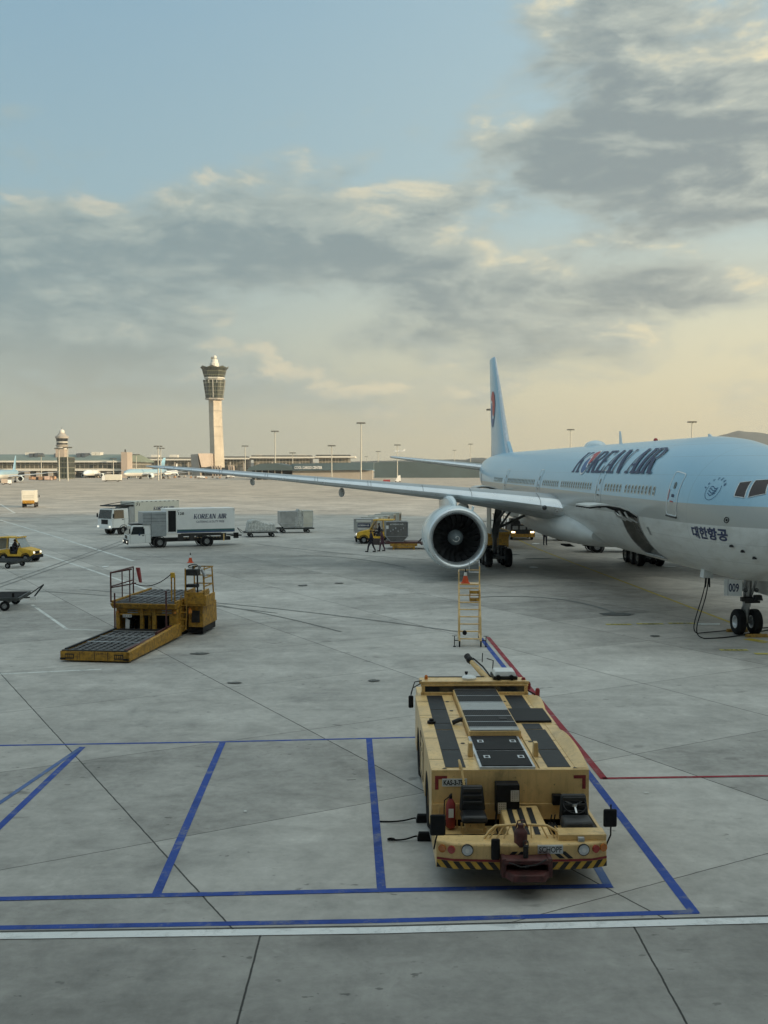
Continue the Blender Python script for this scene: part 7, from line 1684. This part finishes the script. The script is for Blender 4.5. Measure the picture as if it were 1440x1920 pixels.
# ---- vehicles and equipment across the apron
def van(u, v, label, L, Wd, H, ang, m='box_cream'):
    g = G(u, v); t = thing('apron_truck', (g.x, g.y, 0), R(ang), label, 'truck')
    MB().box(-L/2, L/2-1.6, -Wd/2, Wd/2, .7, H).build('cargo_box', m, t, bevel=.05); MB().box(L/2-1.55, L/2, -Wd/2, Wd/2, .6, H*.82, .05).build('cab', 'truck_white', t, bevel=.05); MB().box(L/2-.6, L/2+.01, -Wd/2+.1, Wd/2-.1, H*.5, H*.76).build('windscreen', 'window_glass', t)
    b = MB(); b.box(-L/2+.2, L/2-.2, -Wd/2+.2, Wd/2-.2, .4, .72); b.build('chassis', 'black_paint', t)
    for x in (-L*.3, L*.33):
        for y in (-Wd/2+.15, Wd/2-.15): wheel(t, (x, y, .45), .45, .28, 'y')
    return t
van(210, 903, 'cream and white box truck parked left of the pale blue far airliner', 9.5, 2.5, 3.6, 182); van(122, 896, 'small white truck beneath the short control tower', 4, 2.3, 3.2, 90)
van(377, 898, 'white car-sized truck under the wing tip, left of the tower foot', 5, 2, 1.9, 0, 'truck_white'); van(433, 896, 'white low truck under the wing near the tower foot', 5, 2, 2., 0, 'truck_white'); van(648, 892, 'small tan truck left of the tallest mast', 4, 2, 2.4, 0)
van(862, 884, 'small white truck under the tailplane on the far apron', 5, 2.2, 2.6, 0, 'truck_white'); van(12, 909, 'small brownish truck under the far left wing', 4, 2.2, 2.4, 20, 'far_stone')
mat('crate_tan', (.42, .26, .16), .7, var=.3, scale=.6); mat('crate_pink', (.50, .38, .33), .7, var=.2, scale=.6); mat('crate_dark', (.09, .07, .06), .7, var=.3, scale=.6)
ORD = 'first second third fourth fifth sixth seventh eighth ninth tenth eleventh twelfth thirteenth fourteenth fifteenth sixteenth seventeenth eighteenth nineteenth twentieth twenty-first twenty-second twenty-third twenty-fourth twenty-fifth twenty-sixth twenty-seventh twenty-eighth twenty-ninth thirtieth thirty-first thirty-second thirty-third thirty-fourth'.split()
WORD = {'crate_tan': 'tan', 'crate_pink': 'pale pink', 'crate_dark': 'dark brown', 'far_concrete': 'grey', 'far_white': 'white'}
def crates(name, us, v, n, where, grp, mats_, seed, h=(1.2, 2.4)):
    """container loads standing one beside the other, each a thing"""
    rnd = random.Random(seed); base = []
    label = ''
    for m in mats_:
        c = thing('cargo_load', (0, 0, 0), 0, WORD[m]+' cargo load '+where, 'cargo load', grp); MB().box(-1, 1, -.8, .8, .45, 2.0, .05).build('load_box', m, c); MB().box(-1.2, 1.2, -.85, .85, .25, .43).build('load_base', 'black_paint', c)
        base.append(c)
    for i in range(n):
        u = us[0] + (us[1]-us[0])*(i+rnd.random()*.8)/n; g = G(u, v + rnd.uniform(-1.2, 1.2)); b = base[i % len(base)]
        if i >= len(base): b = copy_thing(b, (0, 0, 0), 0, b['label'], grp)
        b['label'] = b['label'].split(',')[0]
        if n <= 16 or 1: b['label'] = b['label'] + ', ' + ORD[i] + ' from the left'
        b.location = (g.x, g.y, 0); b.rotation_euler = (0, 0, rnd.uniform(-.4, .4)); s_ = rnd.uniform(*h)/2; b.scale = (s_*rnd.uniform(.8, 1.3), s_, s_)
crates('a', (58, 104), 900, 16, 'in the row left of the short tower', 'tan loads left of the short tower', ['crate_tan', 'crate_pink', 'crate_dark'], 3)
crates('b', (722, 905), 884.5, 34, 'in the row beneath the tailplane', 'pale loads in the row beneath the tailplane', ['crate_pink', 'far_concrete', 'crate_pink', 'crate_dark'], 5, (2.2, 3.4))
crates('c', (592, 660), 890, 16, 'beside the lettered cargo building', 'pale loads beside the cargo building', ['crate_pink', 'crate_tan', 'far_white'], 6, (1.4, 2.4))
crates('d', (305, 440), 897, 14, 'behind the wing tip', 'dark loads behind the wing tip', ['crate_dark', 'far_concrete', 'crate_tan'], 8, (1., 1.8))
crates('e', (515, 545), 887, 6, 'at the open cargo bay', 'brown loads at the cargo bay', ['crate_tan', 'crate_dark'], 9, (1.2, 2.))
g = G(725, 906); t = thing('baggage_cart', (g.x, g.y, 0), 0, 'bright red cart alone on the far apron above the wing', 'cart'); MB().box(-1.6, 1.6, -.8, .8, .5, 1.6, .1).build('cart_body', 'red_paint', t); MB().box(-1.7, 1.7, -.6, .6, .2, .49).build('cart_base', 'black_paint', t)
g = G(746, 904); t = thing('passenger_steps', (g.x, g.y, 0), 0, 'small pale boarding steps right of the red cart', 'boarding steps'); MB().hexa([(-1.5, -.6, .3), (1.5, -.6, .3), (1.5, .6, .3), (-1.5, .6, .3), (.2, -.6, 3.2), (1.2, -.6, 3.4), (1.2, .6, 3.4), (.2, .6, 3.2)]).build('stair_flight', 'letter_white', t)
for x in (-1, 1): MB().cyl((x, -.7, .3), (x, .7, .3), .3).build('wheel', 'rubber', t)
# ---- air between here and the far side
hz = bpy.data.materials.new('haze'); hz.use_nodes = True; T = NT(hz.node_tree); T.n.clear(); pv = T.new('ShaderNodeVolumePrincipled'); pv.inputs['Color'].default_value = (.86, .87, .86, 1); pv.inputs['Density'].default_value = .00011; pv.inputs['Anisotropy'].default_value = .2
ou = T.new('ShaderNodeOutputMaterial'); T.l.new(pv.outputs[0], ou.inputs['Volume'])
o = MB().box(-3300, 3300, -450, 6200, -4, 330).build('haze', hz); o['kind'] = 'stuff'
